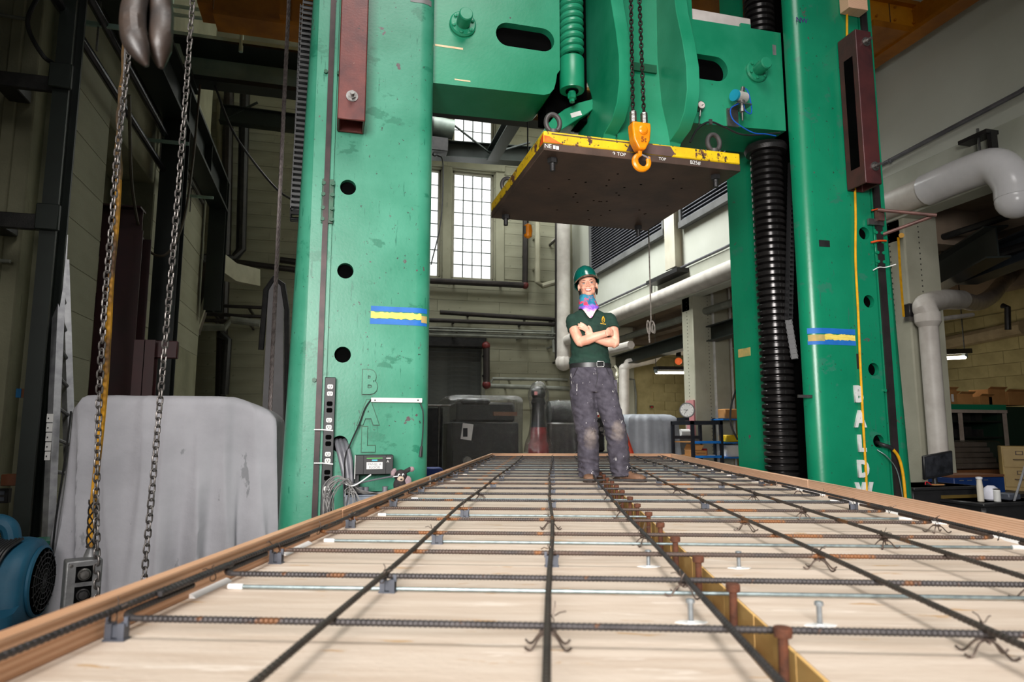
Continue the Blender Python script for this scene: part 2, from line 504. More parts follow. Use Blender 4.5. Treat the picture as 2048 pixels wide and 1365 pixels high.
# concrete columns of the side bay
COLM = mat('painted_column', C(178, 176, 158), C(156, 154, 136), 1.2, .75, 0, .2, 40, [(C(130, 128, 110), .69, 4, (4, 4, .4))])
def column(x, y, w, d, n):
    c = struct('trim_%d' % n, MB().bx(x, x+w, y, y+d, 0, 4.86), COLM, .02)
    dk = mat('nail_hole', (.02, .02, .02), None, 3)
    h = MB()
    for k in range(46):
        z = .9+k*.082
        h.box((x+w*.42, y-.002, z), (.014, .006, .022))
        h.box((x-.002, y+d*.5, z), (.006, .014, .022))
    o = h.build('nail_holes', dk, c)
    o['kind'] = 'stuff'
    return c
column(8.1, 14.03, .95, .5, 7)
column(8.1, 7.93, .62, .55, 8)
column(8.55, 20.2, .95, .6, 9)
MB().bx(9.05, 9.09, 13.99, 14.03, 0, 4.86).bx(8.60, 8.64, 13.985, 14.03, .0, 4.86).build('edge_strip', WHITE, bpy.data.objects['trim_7'])
# bright window at the end of the side bay
wx0, wx1 = 11.72, 13.3
w5 = struct('window_5', MB().bx(wx0, wx0+.12, 20.80, 20.98, 1.5, 4.4).bx(wx1-.1, wx1, 20.80, 20.98, 1.5, 4.4).bx(wx0, wx1, 20.78, 20.98, 1.5, 1.6).bx(wx0, wx1, 20.80, 20.98, 4.3, 4.4).bx(wx0+.2, wx0+.52, 20.72, 20.9, 1.6, 3.4).bx(wx0, wx1, 20.78, 20.9, 3.36, 3.5), BLKM)
PANE2 = emis('daylit_clear_pane', (.80, .93, 1), 1.1)
PANE3 = emis('foliage_seen_through_pane', (.35, .62, .25), .8)
for a in range(4):
    for b in range(7):
        o = put(MB().bx(0, .36, 0, .03, 0, .37).mesh('pane', PANE3 if (a+b*2) % 5 == 0 else PANE2, smooth=0), 'pane', w5, (wx0+.1+a*.36+.01, 20.85, 1.62+b*.385))
# louvred openings high on the right wall
LOUV = mat('louvre_grey', C(150, 152, 160), C(128, 130, 140), 3, .4, .2)
LOUVB = mat('louvre_void', C(60, 62, 70), None, 3, .7)
LFR = mat('louvre_frame', C(112, 112, 112), C(92, 92, 92), 3, .5)
def louvre(y0, y1, z0, z1, lab):
    t = thing('louvre_window', lab, 'louvre', (XR, y0, z0), 'louvred openings in the right wall')
    MB().bx(XR-.015, XR+.02, y0, y1, z0, z1).build('backing', LOUVB, t)
    MB().bx(XR-.12, XR, y0-.06, y0+.04, z0-.1, z1).bx(XR-.12, XR, y1-.04, y1+.06, z0-.1, z1).bx(XR-.14, XR, y0-.06, y1+.06, z0-.14, z0+.02).build('frame', LFR, t)
    s = MB().prism([(-.09, 0), (-.08, -.01), (-.015, .05), (-.02, .062)], 0, y1-y0-.08, 'XZ').mesh('slat', LOUV, smooth=0)
    n = int((z1-z0)/.085)
    for k in range(n):
        put(s, 'slat', t, (0, .04, .05+k*.085))
louvre(15.15, 20.1, 6.52, 9.2, 'long grey louvred opening above the person, far bay of right wall')
louvre(8.6, 14.25, 6.45, 9.2, 'grey louvred opening nearer the green machine on right wall')
m = MB().bx(XR-.16, XR, 14.42, 14.48, 5.4, 12).bx(XR-.22, XR-.16, 14.36, 14.86, 5.4, 12).bx(XR-.16, XR, 14.62, 14.66, 5.4, 12)
tag(m.build('wall_stud', mat('cream_steel_stud', C(220, 214, 196), C(200, 194, 176), 2, .5), None), 'cream steel post fixed to the upper right wall between two louvres', 'post')
# ================================================================ steelwork and services of the hall
def ibeam(name, a, b, w, h, m, label, cat, tf=.025, tw=.02, up=(0, 0, 1), group=None):
    """rolled I section from a to b"""
    a, b = V(a), V(b)
    t = (b-a).normalized()
    u = (V(up)-t*t.dot(V(up))).normalized()
    s = t.cross(u)
    p = [(-w/2, -h/2), (w/2, -h/2), (w/2, -h/2+tf), (tw/2, -h/2+tf), (tw/2, h/2-tf), (w/2, h/2-tf), (w/2, h/2), (-w/2, h/2), (-w/2, h/2-tf), (-tw/2, h/2-tf), (-tw/2, -h/2+tf), (-w/2, -h/2+tf)]
    o = MB().rings([[e + s*x + u*z for x, z in p] for e in (a, b)]).build(name, m, None)
    return tag(o, label, cat, group)
sx0, sx1 = at(84, 400, Y=7.35).x, at(117, 400, Y=7.35).x
sxm = (sx0+sx1)/2
ibeam('steel_column', (sxm, 7.5, 0), (sxm, 7.5, 9.2), sx1-sx0, .30, DKGRN, 'dark green steel column in front of the near left pier', 'column', up=(0, 1, 0), tf=.035)
ibeam('steel_column', (-2.62, 12.0, 0), (-2.62, 12.0, 6.6), .36, .34, DKGRN, 'dark steel column further along the left wall, behind the red frames', 'column', up=(0, 1, 0))
ibeam('steel_column', (-2.62, 16.6, 4.2), (-2.62, 16.6, 7.3), .36, .34, DKGRN, 'short dark steel post under the far end of the runway beam', 'column', up=(0, 1, 0))
rb = thing('runway_beam', 'deep black crane runway beam along the left wall', 'beam', (-2.62, 12, 6.6))
MB().bx(-2.80, -2.44, 2, 16.8, 6.60, 6.66).bx(-2.80, -2.44, 2, 16.8, 7.28, 7.34).bx(-2.64, -2.60, 2, 16.8, 6.64, 7.3).build('girder', DKGRN, rb)
MB().bx(-2.66, -2.58, 2, 16.8, 7.34, 7.42).build('crane_rail', BLKM, rb)
m = MB()
for y in (7.5, 9.8, 12.1, 14.4, 16.5):
    m.bx(-2.78, -2.46, y, y+.03, 6.66, 7.28)
m.build('stiffeners', DKGRN, rb)
# brackets tying the near column to the pier
for z, l in ((5.0, 'upper'), (3.55, 'lower')):
    t = thing('column_bracket', f'black steel {l} bracket tying the near dark column to the pier', 'bracket', (-2.95, 7.9, z), 'brackets on the near column')
    MB().bx(-3.35, sxm-.1, 7.52, 7.58, z-.08, z+.08).bx(-3.35, -3.15, 7.56, 7.92, z-.07, z+.07).build('plate', BLKM, t, bev=.01)
    MB().bx(sx0-.03, sx1+.03, 7.30, 7.36, z-.13, z+.13).build('clamp', DKGRN, t, bev=.01)
tag(MB().tube(curve([at(110, -60, Y=7.7), at(62, 20, Y=7.6), at(58, 60, Y=7.5), at(85, 110, Y=7.4), at(108, 128, Y=7.5)]), .022, 8).build('hose', BLACK, None), 'black hose looping around the upper bracket by the left pier', 'hose')
tag(MB().tube([at(-40, 22, Y=7.9), at(58, 40, Y=7.86)], .02, 8).build('conduit', PIPEG, None), 'grey conduit crossing the near left pier at the top', 'conduit')
tag(MB().tube([at(-40, 519, Y=7.9), at(20, 523, Y=7.86)], .02, 8).build('conduit', PIPEG, None), 'grey conduit reaching the lower bracket on the left pier', 'conduit')
tag(MB().tube([(-2.98, 7.05, 0), (-2.98, 7.05, 3.2)], .02, 8).build('conduit', mat('brown_conduit', C(96, 78, 50), C(70, 58, 40), 6, .5), None), 'thin brown conduit running up beside the near dark column', 'conduit')
# shiny conduits on hangers along the left wall
for k, (x, z, l) in enumerate(((-2.75, 5.75, 'lower'), (-2.70, 6.25, 'upper'))):
    tag(MB().tube([(x, 3, z), (x, 13.0+2*k, z)], .05, 12).build('conduit', mat('glossy_dark_conduit', C(64, 62, 68), C(44, 42, 48), 4, .22, .7), None), f'glossy dark {l} conduit running back along the left wall', 'conduit')
for k, (px, py) in enumerate(((180, 48), (310, 282), (372, 392))):
    p = at(px, py, X=-2.85)
    t = thing('pipe_hanger', f'{ORD[k]} grey channel bracket holding the conduits, counting from the camera', 'bracket', p, 'conduit brackets on the left wall')
    MB().bx(p.x-.1, p.x+.5, p.y-.02, p.y+.02, p.z-.02, p.z+.03).build('arm', TEAL, t)
    MB().bx(p.x+.08, p.x+.1, p.y-.01, p.y+.01, p.z-.32, p.z+.3).build('rod', STEEL, t)
# bay behind the hand chains: maroon frame, box, diagonal
def frame_member(name, a, b, w, d, label, m=DMAROON):
    return ibeam(name, a, b, w, d, m, label, 'steel frame', up=(0, 1, 0) if abs((V(b)-V(a)).normalized().z) > .7 else (0, 0, 1))
fy = 10.6
frame_member('maroon_column', (at(245, 600, Y=fy).x, fy, 0), (at(245, 600, Y=fy).x, fy, at(245, 468, Y=fy).z), .52, .5, 'dark maroon steel column behind the yellow pendant cable')
p0, p1 = at(120, 447, Y=fy), at(285, 447, Y=fy)
frame_member('maroon_beam', (-3.58, fy, p1.z), (p1.x, fy, p1.z), .3, .42, 'dark maroon beam end on top of the maroon column')
frame_member('maroon_brace', at(150, 560, Y=11.2), at(215, 640, Y=11.2), .2, .22, 'maroon diagonal brace left of the hanging chains')
for k, (px, l) in enumerate(((280, 'left'), (300, 'right'))):
    x = at(px, 740, Y=9.2).x
    ibeam('red_post', (x, 9.2, 0), (x, 9.2, at(px, 682, Y=9.2).z), .12, .2, mat('dark_red_steel', C(62, 15, 18), C(46, 12, 14), 3, .5), f'{l} one of two short dark red posts behind the covered machine', 'steel frame', up=(0, 1, 0), group='short red posts')
tag(MB().box((at(330, 700, Y=9.3).x, 9.3, at(330, 700, Y=9.3).z), (.3, .1, .22)).build('red_bracket', bpy.data.materials['dark_red_steel'], None, bev=.01), 'dark red steel block beside the short red posts', 'bracket')
t = thing('junction_box', 'dark grey junction box on the wall of the left bay', 'box', (-3.5, 11.4, 4.2))
p = at(186, 498, Y=11.9)
t.location = p; OR[t] = p
MB().box(p, (.28, .12, .24)).build('body', BLKM, t, bev=.01)
MB().box(p+V((0, -.07, 0)), (.05, .02, .06)).build('knob', STEEL, t)
tag(MB().bx(-3.6, -2.98, 12.05, 12.18, 3.75, 3.98).build('shelf_angle', BLKM, None), 'black steel angle under the junction box in the left bay', 'bracket')
for k, py in enumerate((652, 715, 740)):
    a, b = at(140, py-8, Y=12.1), at(205, py+18, Y=12.1)
    tag(MB().tube([a, b], .035, 8).build('conduit', PIPEG, None), f'{("upper", "middle", "lower")[k]} painted pipe low on the left bay wall', 'pipe', 'pipes low on the left bay wall')
# leaning aluminium ladder behind the covered machine
ALU = mat('aluminium', C(170, 170, 172), C(140, 140, 144), 9, .4, .6)
t = thing('ladder', 'leaning aluminium ladder beside the near dark column', 'ladder', (-2.3, 7.9, 0))
a0, a1, b0, b1 = at(100, 1000, Y=7.35), at(124, 470, Y=7.75), at(142, 1000, Y=7.7), at(127, 520, Y=8.1)
def at_z0(a, b):
    k = a.z/(b.z-a.z)
    return a-(b-a)*k
a0, b0 = at_z0(a0, a1), at_z0(b0, b1)
OR[t] = a0; t.location = a0
MB().tube([a0, a1], .045, 4, flat=(1.2, .5)).build('rail', ALU, t)
MB().tube([b0, b1], .045, 4, flat=(1.2, .5)).build('rail', ALU, t)
rg = []
for k in range(11):
    f = .06+k*.088
    MB().cyl(a0.lerp(a1, f), b0.lerp(b1, f), .018, n=8).build('rung', ALU, t)
# painted ventilation duct along the back and left walls
t = thing('air_duct', 'cream rectangular air duct running along the back wall', 'duct', (3, 21.6, 6))
MB().duct([(-1.2, 21.5, 6.10), (7.0, 21.5, 5.92)], .5, .44).build('run', DUCTM, t)
t.location = (0, 0, 0)
MB().duct([(6.98, 21.5, 5.92), (7.25, 21.5, 5.98), (7.45, 21.5, 6.15), (7.52, 21.5, 6.5)], .5, .42).build('elbow', DUCTM, t)
MB().duct([(-1.2, 21.5, 6.10), (-1.75, 21.3, 6.18), (-2.1, 20.4, 6.38)], .5, .44).build('elbow', DUCTM, t)
for k, px in enumerate((905, 1068)):
    p = at(px, 606, Y=21.3)
    MB().tube([p, p+V((-.05, .3, -.5))], .03, 6).build('strut', DUCTM, t)
t = thing('duct_box', 'brown boxed duct offset angled down beside the far left wall', 'duct', (0, 0, 0))
q = [at(x, y, Y=17.3) for x, y in ((386, 527), (432, 524), (388, 662), (352, 640))]
MB().rings([[p+V((0, d, 0)) for p in q] for d in (0, .8)]).build('casing', mat('brown_duct', C(92, 82, 72), C(76, 68, 60), 2, .6), t)
MB().duct([at(437, 524, Y=17.25), at(392, 660, Y=17.25)], .10, .14, ref=(0, 1, 0)).build('edge_angle', DUCTM, t)
MB().duct([at(437, 527, Y=17.6), at(462, 545, Y=18.4), at(510, 556, Y=19.6)], .3, .46).build('connector', DUCTM, t)
MB().duct([at(340, 645, Y=17.4), at(390, 655, Y=17.4)], .3, .32).build('connector', DUCTM, t)
# pipes on the back wall
def pipe(pts, r, m, label, cat='pipe', name='pipe', joints=(), jm=None, group=None, n=10):
    t = thing(name, label, cat, pts[0], group)
    MB().tube(pts, r, n).build('run', m, t)
    for p, q in zip([V(p) for p in pts], [V(p) for p in pts[1:]]):
        if p.y > 20.4 and q.y > 20.4 and (q-p).length > .6:
            for f in (.25, .75):
                c = p.lerp(q, f)
                MB().bx(c.x-.03, c.x+.03, c.y, YB+.01, c.z-.03, c.z+.03).build('clip', m, t)
    for p in joints:
        MB().sph(p, r*1.28, 10, 7).build('fitting', jm or m, t)
    return t
def pw(px, py, Y):
    return at(px, py, Y=Y)
REDF = mat('red_pipe_fitting', C(110, 34, 32), C(80, 26, 25), 6, .5)
pipe([pw(560, 520, 21.7), pw(862, 562, 21.7), pw(1050, 571, 21.7)], .10, PIPEB, 'black iron pipe running below the tall windows', joints=[pw(1050, 571, 21.7)], jm=REDF)
pipe([pw(1050, 571, 21.7), pw(1052, 330, 21.7)], .10, PIPEB, 'black vertical riser on the back wall right of the tall windows')
pipe([pw(1075, 440, 21.5), pw(1075, 565, 21.5), pw(1085, 572, 21.5), pw(1115, 564, 21.3)], .10, DUCTM, 'cream pipe dropping beside the back wall corner with a bend')
pipe([pw(1114, 400, 21.2), pw(1114, 720, 21.2), pw(1150, 727, 21.0)], .075, PIPEB, 'slim black riser beside the fat white pipe', joints=[pw(1117, 722, 21.1)], jm=REDF)
pipe([pw(1127, 380, 20.8), pw(1127, 725, 20.8)], .22, PIPEW, 'fat white vertical pipe in the back right corner', joints=[pw(1127, 725, 20.8)], n=18)
pipe([pw(1133, 682, 20.6), pw(1160, 668, 20.0)], .16, PIPEW, 'short white branch pipe behind the person', n=14)
for k, (y0, y1, x0, r, m) in enumerate(((625, 640, 880, .075, PIPEB), (640, 650, 840, .07, PIPEB), (655, 664, 840, .03, PIPEG), (668, 676, 840, .075, PIPEG), (660, 668, 845, .03, PIPEG))):
    pipe([pw(x0, y0, 21.6-.1*k), pw(1110, y1, 21.6-.1*k)], r, m, f'{ORD[k]} horizontal pipe below the duct on the back wall, counting down')
pipe([pw(973, 690, 21.4), pw(973, 770, 21.4)], .11, PIPEB, 'short dark riser beside the roll-up door', joints=[pw(972, 692, 21.4), pw(973, 770, 21.4)], jm=REDF)
pipe([pw(975, 772, 21.5), pw(1138, 778, 21.5)], .075, PIPEG, 'grey pipe low on the back wall behind the wrapped machines')
pipe([pw(980, 770, 21.6), pw(985, 758, 21.6), pw(1135, 760, 21.6)], .05, PIPEG, 'thin grey pipe looping above the low back wall pipe')
pipe([pw(1105, 655, 21.3), pw(1108, 705, 21.3)], .05, PIPEG, 'short grey vertical pipe end beside the corner riser')
pipe([pw(441, 200, 21.6), pw(441, 800, 21.6)], .12, mat('cream_strip', C(140, 136, 116), C(120, 116, 98), 3, .6), 'cream vertical strip pipe at the back left corner')
pipe([pw(458, 180, 21.5), pw(452, 470, 21.5), pw(440, 800, 21.5)], .15, PIPEB, 'dark brown standpipe at the back left corner')
pipe([pw(490, 180, 21.5), pw(482, 500, 21.5), pw(466, 520, 21.5), pw(400, 518, 21.0)], .15, BLKM, 'black drain pipe bending left above the boxed duct')
pipe([pw(440, 520, 21.4), pw(590, 540, 21.4)], .09, PIPEB, 'dark pipe above the duct on the back left wall')
pipe([pw(448, 790, 21.2), pw(455, 680, 21.2), pw(440, 668, 21.2)], .13, BLKM, 'black bent drain pipe low in the back left corner')
pipe([pw(395, 655, 19.5), pw(450, 655, 19.5), pw(462, 640, 19.5), pw(520, 647, 19.5)], .10, PIPEG, 'grey jogged pipe with elbows behind the leaning post')
for k, y in enumerate((612, 630, 642)):
    pipe([pw(395, y-2, 20.5), pw(530, y+4, 20.5)], .05, PIPEB, f'{ORD[k]} thin dark pipe behind the boxed duct, counting down')
ibeam('tie_beam', pw(440, 228, 20.0), pw(610, 250, 20.0), .3, .5, DKGRN, 'dark green tie beam high in the back left corner', 'beam')
tag(MB().tube([pw(515, 205, 20), pw(455, 235, 20)], .04, 6).build('brace_rod', DKGRN, None), 'thin diagonal brace rod above the back left tie beam', 'brace')
tag(MB().tube(curve([pw(430, 172, 12.1), pw(470, 270, 12.1), pw(545, 370, 12.1), pw(592, 405, 11.5)]), .02, 6).build('cable', BLACK, None), 'black cable drooping from the green girder to the left column', 'cable')
tag(MB().tube(curve([pw(400, 170, 12), pw(385, 330, 11.5), pw(365, 450, 11), pw(330, 510, 11), pw(290, 490, 11), pw(265, 380, 10), pw(258, 190, 9)]), .02, 6).build('cable', mat('brown_cable', C(66, 58, 44), None, 3, .6), None), 'brown slack cable looping behind the hand chains', 'cable')
tag(MB().tube(curve([pw(858, 300, 18.9), pw(868, 312, 18.7), pw(876, 312, 18.7), pw(886, 330, 18.7), pw(882, 440, 18.7), pw(862, 530, 18.7)]), .02, 6).build('cable', BLACK, None), 'thin black cable hanging in front of the tall windows', 'cable')
# bridge girder of the rear crane, with walkway rail
t = thing('crane_girder', 'grey green crane bridge girder behind the left column', 'crane', (-2.4, 12.1, 7.42))
MB().bx(-2.75, 7.9, 12.1, 12.14, 7.52, 8.20).build('web', TEAL, t)
MB().bx(-2.75, 7.9, 11.95, 12.3, 7.44, 7.52).build('bottom_flange', DKGRN, t)
MB().bx(-2.75, 7.9, 11.95, 12.3, 8.20, 8.26).build('top_flange', TEAL, t)
MB().bx(-2.75, 7.9, 11.5, 11.53, 7.95, 8.01).build('kerb', TEALL, t)
MB().bx(-2.75, 7.9, 11.5, 12.1, 7.91, 7.95).build('walkway', DKGRN, t)
for k, dx in enumerate((0, 1.1, 2.2)):
    MB().cyl((-2.72+dx, 11.52, 7.8), (-2.72+dx, 11.52, 9.4), .035, n=8).build('railing_post', TEALL, t)
for z in (8.45, 8.30):
    MB().cyl((-2.75, 11.52, z), (6, 11.52, z), .03, n=8).build('railing', TEALL, t)
MB().prism([(-2.85, 7.9), (-2.6, 7.9), (-2.45, 7.45), (-2.75, 7.45)], 11.7, 11.75).build('end_plate', TEALL, t)
MB().bx(-2.84, -2.4, 11.6, 12.5, 7.42, 7.5).bx(-2.72, -2.5, 11.9, 12.2, 7.42, 7.56).build('end_truck', DKGRN, t)
# far cross beam in front of the upper windows, with struts
ibeam('cross_beam', pw(840, 298, 19), pw(1130, 318, 19), .4, .5, DKGRN, 'dark steel cross beam in front of the upper windows', 'beam')
ibeam('diagonal_brace', pw(985, 312, 18.9), pw(1030, 235, 16), .34, .34, DKGRN, 'dark diagonal steel brace rising from the cross beam', 'brace')
tag(MB().tube([pw(902, 246, 18.6), pw(982, 308, 18.8)], .035, 6).build('brace_rod', DKGRN, None), 'slim rod crossing the upper window left of the diagonal brace', 'brace')
tag(MB().tube([pw(1002, 302, 18.8), pw(1060, 285, 18.6)], .035, 6).build('brace_rod', DKGRN, None), 'slim rod right of the diagonal brace under the crosshead', 'brace')
t = thing('hoist_motor', 'grey green hoist motor hanging before the upper left window', 'motor', pw(885, 258, 17))
p = pw(888, 258, 18.6)
MB().cyl(p+V((-.35, 0, .05)), p+V((.27, 0, 0)), .28, n=18).build('body', mat('motor_grey', C(96, 106, 98), C(76, 86, 80), 4, .5), t)
MB().cyl(p+V((-.5, 0, .05)), p+V((-.35, 0, .05)), .34, n=18).build('end_bell', BLKM, t)
MB().bx(p.x-.6, p.x+.1, p.y-.2, p.y+.2, p.z-.75, p.z-.34).build('mount', BLKM, t, bev=.02)
# front crane: box seen at top left, end truck at top right
t = thing('bridge_crane', 'orange crane bridge and end truck at the top of the frame', 'crane', (2.5, 9.8, 7.15))
y0 = 9.7
a, b = at(420, 22, Y=y0), at(640, 50, Y=y0)
MB().bx(at(425, 58, Y=y0).x, 7.6, y0, y0+.06, a.z, a.z+3.2).build('bridge_side', ORANGE, t)
MB().bx(at(425, 58, Y=y0).x, 7.6, y0-.05, y0+.40, a.z-.06, a.z).build('bridge_bottom', ORANGE, t)
MB().bx(at(405, 0, Y=y0).x-.05, at(425, 30, Y=y0).x, y0-.1, y0+.4, a.z+.05, a.z+1.6).build('bridge_end', ORANGE, t)
MB().bx(at(560, 58, Y=y0).x, at(578, 58, Y=y0).x, y0-.2, y0, a.z-.02, a.z+1.5).build('stiffener', ORANGE, t)
a, b = at(1738, 45, Y=7.2), at(1832, 58, Y=7.2)
zt = at(1832, 18, Y=7.2).z
MB().bx(a.x, b.x, 7.2, 7.26, a.z, zt).build('truck_face', mat('crane_amber', C(216, 142, 20), C(190, 120, 18), 2.5, .45), t)
MB().bx(a.x, b.x+.02, 7.12, 9.9, a.z-.09, a.z).build('truck_flange', ORANGE, t)
MB().bx(b.x-.04, b.x+.005, 3.0, 9.9, a.z-.05, zt).build('truck_web', ORANGE, t)
MB().bx(a.x, b.x+.02, 7.12, 7.5, zt, zt+.06).bx(b.x-.2, b.x+.05, 3.0, 9.9, a.z-.12, a.z-.06).build('truck_rail', ORANGE, t)
MB().bx(a.x-.1, b.x+.05, 9.6, 10.4, a.z-.02, zt+.9).build('truck_body', ORANGE, t)
MB().bx((a.x*.55+b.x*.45)-.004, (a.x*.55+b.x*.45)+.004, 7.19, 7.2, a.z, zt).build('joint', BRNM, t)
for px, py in ((1789, 15), (1825, 22), (1752, 32), (1789, 40), (1826, 46)):
    p = at(px, py, Y=7.19)
    MB().cyl(p, p+V((0, -.025, 0)), .018, n=6).build('bolt', ORANGE, t)
# services along the right wall
pipe([(7.93, 19.4, 4.79), (7.93, 7.3, 4.82)], .19, PIPEW, 'long white lagged pipe along the foot of the right wall', n=20)
t = thing('pipe_elbow', 'glossy white pipe elbow turning down at the right edge', 'pipe', (7.9, 7.0, 4.82))
MB().tube(curve([(7.93, 7.32, 4.82), (7.93, 6.75, 4.83), (7.93, 6.32, 4.78), (7.93, 6.12, 4.5), (7.93, 6.1, 4.3)], 6), [.22]*25, 20).build('shell', mat('glossy_white_shell', C(226, 224, 226), C(214, 212, 214), 3, .22), t)
MB().sph((7.93, 6.1, 4.26), .22, 20, 10).build('end_cap', bpy.data.materials['glossy_white_shell'], t)
pipe([(8.02, 19.6, 5.36), (8.02, 12.5, 5.36), (8.02, 6.0, 5.60), (8.02, 5.0, 5.75)], .032, mat('conduit_grey', C(120, 120, 126), C(96, 96, 102), 4, .4, .4), 'grey conduit running above the white lagged pipe', joints=[(8.02, 17.4, 5.36), (8.02, 14.6, 5.36), (8.02, 8.0, 5.52)])
t = thing('pipe_bracket', 'black bracket above the white pipe at right', 'bracket', (8.0, 6.6, 5.3))
p = at(1985, 268, X=8.0)
MB().bx(7.84, 8.06, p.y-.05, p.y+.35, p.z-.02, p.z+.03).bx(7.9, 8.0, p.y-.06, p.y, p.z-.35, p.z).build('arm', BLKM, t)
p = at(1957, 280, X=7.9)
MB().cyl(p+V((0, 0, -.35)), p+V((0, 0, .15)), .018, n=8).build('rod', STEEL, t)
tag(MB().bx(7.72, XR, 14.0, 15.6, 5.18, 5.28).build('ledge_plate', BLKM, None), 'black flat plate lying on the wall ledge behind the white pipe', 'plate')
pipe([at(1303, 560, X=7.95), at(1303, 590, X=7.95)], .025, STEEL, 'short threaded hanger rod beside the black ledge plate', 'rod', 'hanger_rod')
# underside of the side bay: beams, pipes, hangers, ducts
ibeam('bay_beam', (8.7, 7.0, 4.05), (15.0, 19, 4.05), .3, .45, DKGRN, 'dark beam slanting back under the mezzanine ceiling', 'beam')
ibeam('bay_beam', at(1930, 545, Z=4.1), at(2120, 470, Z=4.1), .35, .42, mat('blue_black_steel', C(58, 64, 70), C(44, 50, 56), 3, .45), 'blue black steel beam under the mezzanine at right edge', 'beam')
ibeam('bay_beam', (8.6, 19.6, 3.62), (8.55, 8.6, 3.85), .28, .36, DKGRN, 'dark steel beam running below the white pipe behind the person', 'beam')
pipe([(8.9, 19, 4.35), (8.9, 6.2, 4.42)], .05, BLKM, 'thin black pipe hung under the mezzanine')
pipe([(8.45, 19.5, 4.25), (8.45, 8.8, 4.3)], .09, PIPEG, 'grey pipe beneath the white lagged pipe')
pipe([(9.6, 8.5, 4.1), (9.6, 4, 4.25)], .07, BLKM, 'black pipe crossing the dark ceiling at right')
t = pipe([at(1780, 500, Y=9.8), at(1920, 510, Y=9.8)], .12, PIPEW, 'white pipe length under the dark ceiling beside the yellow strap', n=14)
for px in (1800, 1895):
    p = at(px, 505, Y=9.8)
    MB().cyl(p, V((p.x, p.y, 4.86)), .012, n=6).build('hanger', STEEL, t)
pipe([at(1800, 476, Y=9.0), at(1930, 500, Y=9.0)], .06, BLKM, 'black pipe under the dark ceiling above the short white pipe')
for k, (px, y0, y1) in enumerate(((1840, 470, 510), (1885, 440, 515), (1998, 415, 490), (1857, 420, 462))):
    pipe([at(px, y0, Y=8.6), at(px, y1, Y=8.6)], .018, PIPEG, f'{ORD[k]} thin hanger rod under the dark ceiling at right', 'rod', 'hanger_rod', group='hanger rods at right')
t = thing('yellow_strap', 'yellow strap hanging beside the right green column', 'strap', at(1797, 475, Y=7.6))
MB().rings([[at(x+d, y, Y=7.6+e) for d, e in ((-2, 0), (3, 0), (3, .01), (-2, .01))] for x, y in ((1796, 475), (1801, 560), (1807, 634))]).build('webbing', YCORD, t)
MB().cyl(at(1803, 471, Y=7.55), at(1803, 471, Y=7.95), .035, n=12).build('reel', YCORD, t)
# white drain pipe by the right columns
t = thing('drain_pipe', 'fat white drain pipe with elbows beside the right column', 'pipe', (7.9, 7.5, 0))
d = [at(x, y, Y=7.7) for x, y in ((1889, 915), (1856, 645))]
d[0] = d[1].copy(); d[0].z = 0
MB().tube(d, .125, 18).build('riser', PIPEW, t)
MB().lathe([(.125, -.02), (.17, .05), (.17, .16), (.15, .2)], d[1]+V((0, 0, -.05)), n=18).build('collar', PIPEW, t)
e = [d[1]+V((0, 0, .1)), d[1]+V((.03, .05, .26)), at(1885, 600, Y=8.1), at(1922, 600, Y=8.6)]
MB().tube(curve(e, 5), .155, 18).build('elbow', PIPEW, t)
e = [at(1922, 600, Y=8.6), at(1955, 606, Y=9.2), at(1985, 590, Y=9.8), at(2010, 560, Y=10.6), at(2035, 545, Y=11)]
MB().tube(curve(e, 5), .14, 18).build('branch', mat('foil_lagging', C(178, 166, 156), C(140, 128, 120), 6, .35, .2, .4, 30), t)
pipe([at(1870, 640, Y=7.9), at(1945, 630, Y=9.0)], .035, PIPEW, 'thin white pipe behind the fat drain pipe', n=10)
pipe([at(1880, 690, X=14.9), at(2048, 655, X=14.9)], .17, mat('cream_lagging', C(190, 170, 136), C(160, 142, 112), 3, .7), 'cream lagged pipe high on the far block wall')
pipe([at(2005, 612, X=14), at(2015, 615, X=14), at(2016, 660, X=14)], .06, BLKM, 'black bent pipe high before the far block wall')
t = thing('conduit_clamp', 'grey clamp bar with a black box on the right column', 'bracket', (8.1, 7.9, 3))
p = at(1835, 640, Y=7.9)
MB().bx(p.x-.2, p.x+.25, 7.84, 7.93, p.z-.03, p.z+.03).build('bar', STEEL, t)
p = at(1819, 622, Y=7.9)
MB().box(p, (.10, .1, .2)).build('box', BLKM, t, bev=.01)
# white gutter pipe behind the person at the side bay
t = thing('vent_pipe', 'white pipe bending down beside the person to the floor', 'pipe', (7, 18.5, 0))
vp = [at(x, y, Y=18.5) for x, y in ((1248, 900), (1248, 738), (1258, 728), (1305, 718), (1322, 703), (1345, 700), (1378, 702))]
vp[0].z = 0
MB().tube(vp, .15, 14).build('run', PIPEW, t)
for p in vp[1:-1]:
    MB().sph(p, .155, 14, 8).build('elbow', PIPEW, t)
pipe([at(1222, 700, Y=16), at(1262, 690, Y=15)], .10, PIPEW, 'short white pipe end beside the person elbow', n=12)
pipe([at(1255, 758, Y=20.2), at(1268, 760, Y=20.2), at(1272, 790, Y=20.2), at(1272, 850, Y=20.2)], .035, PIPEG, 'grey conduit bending down the far bay column')
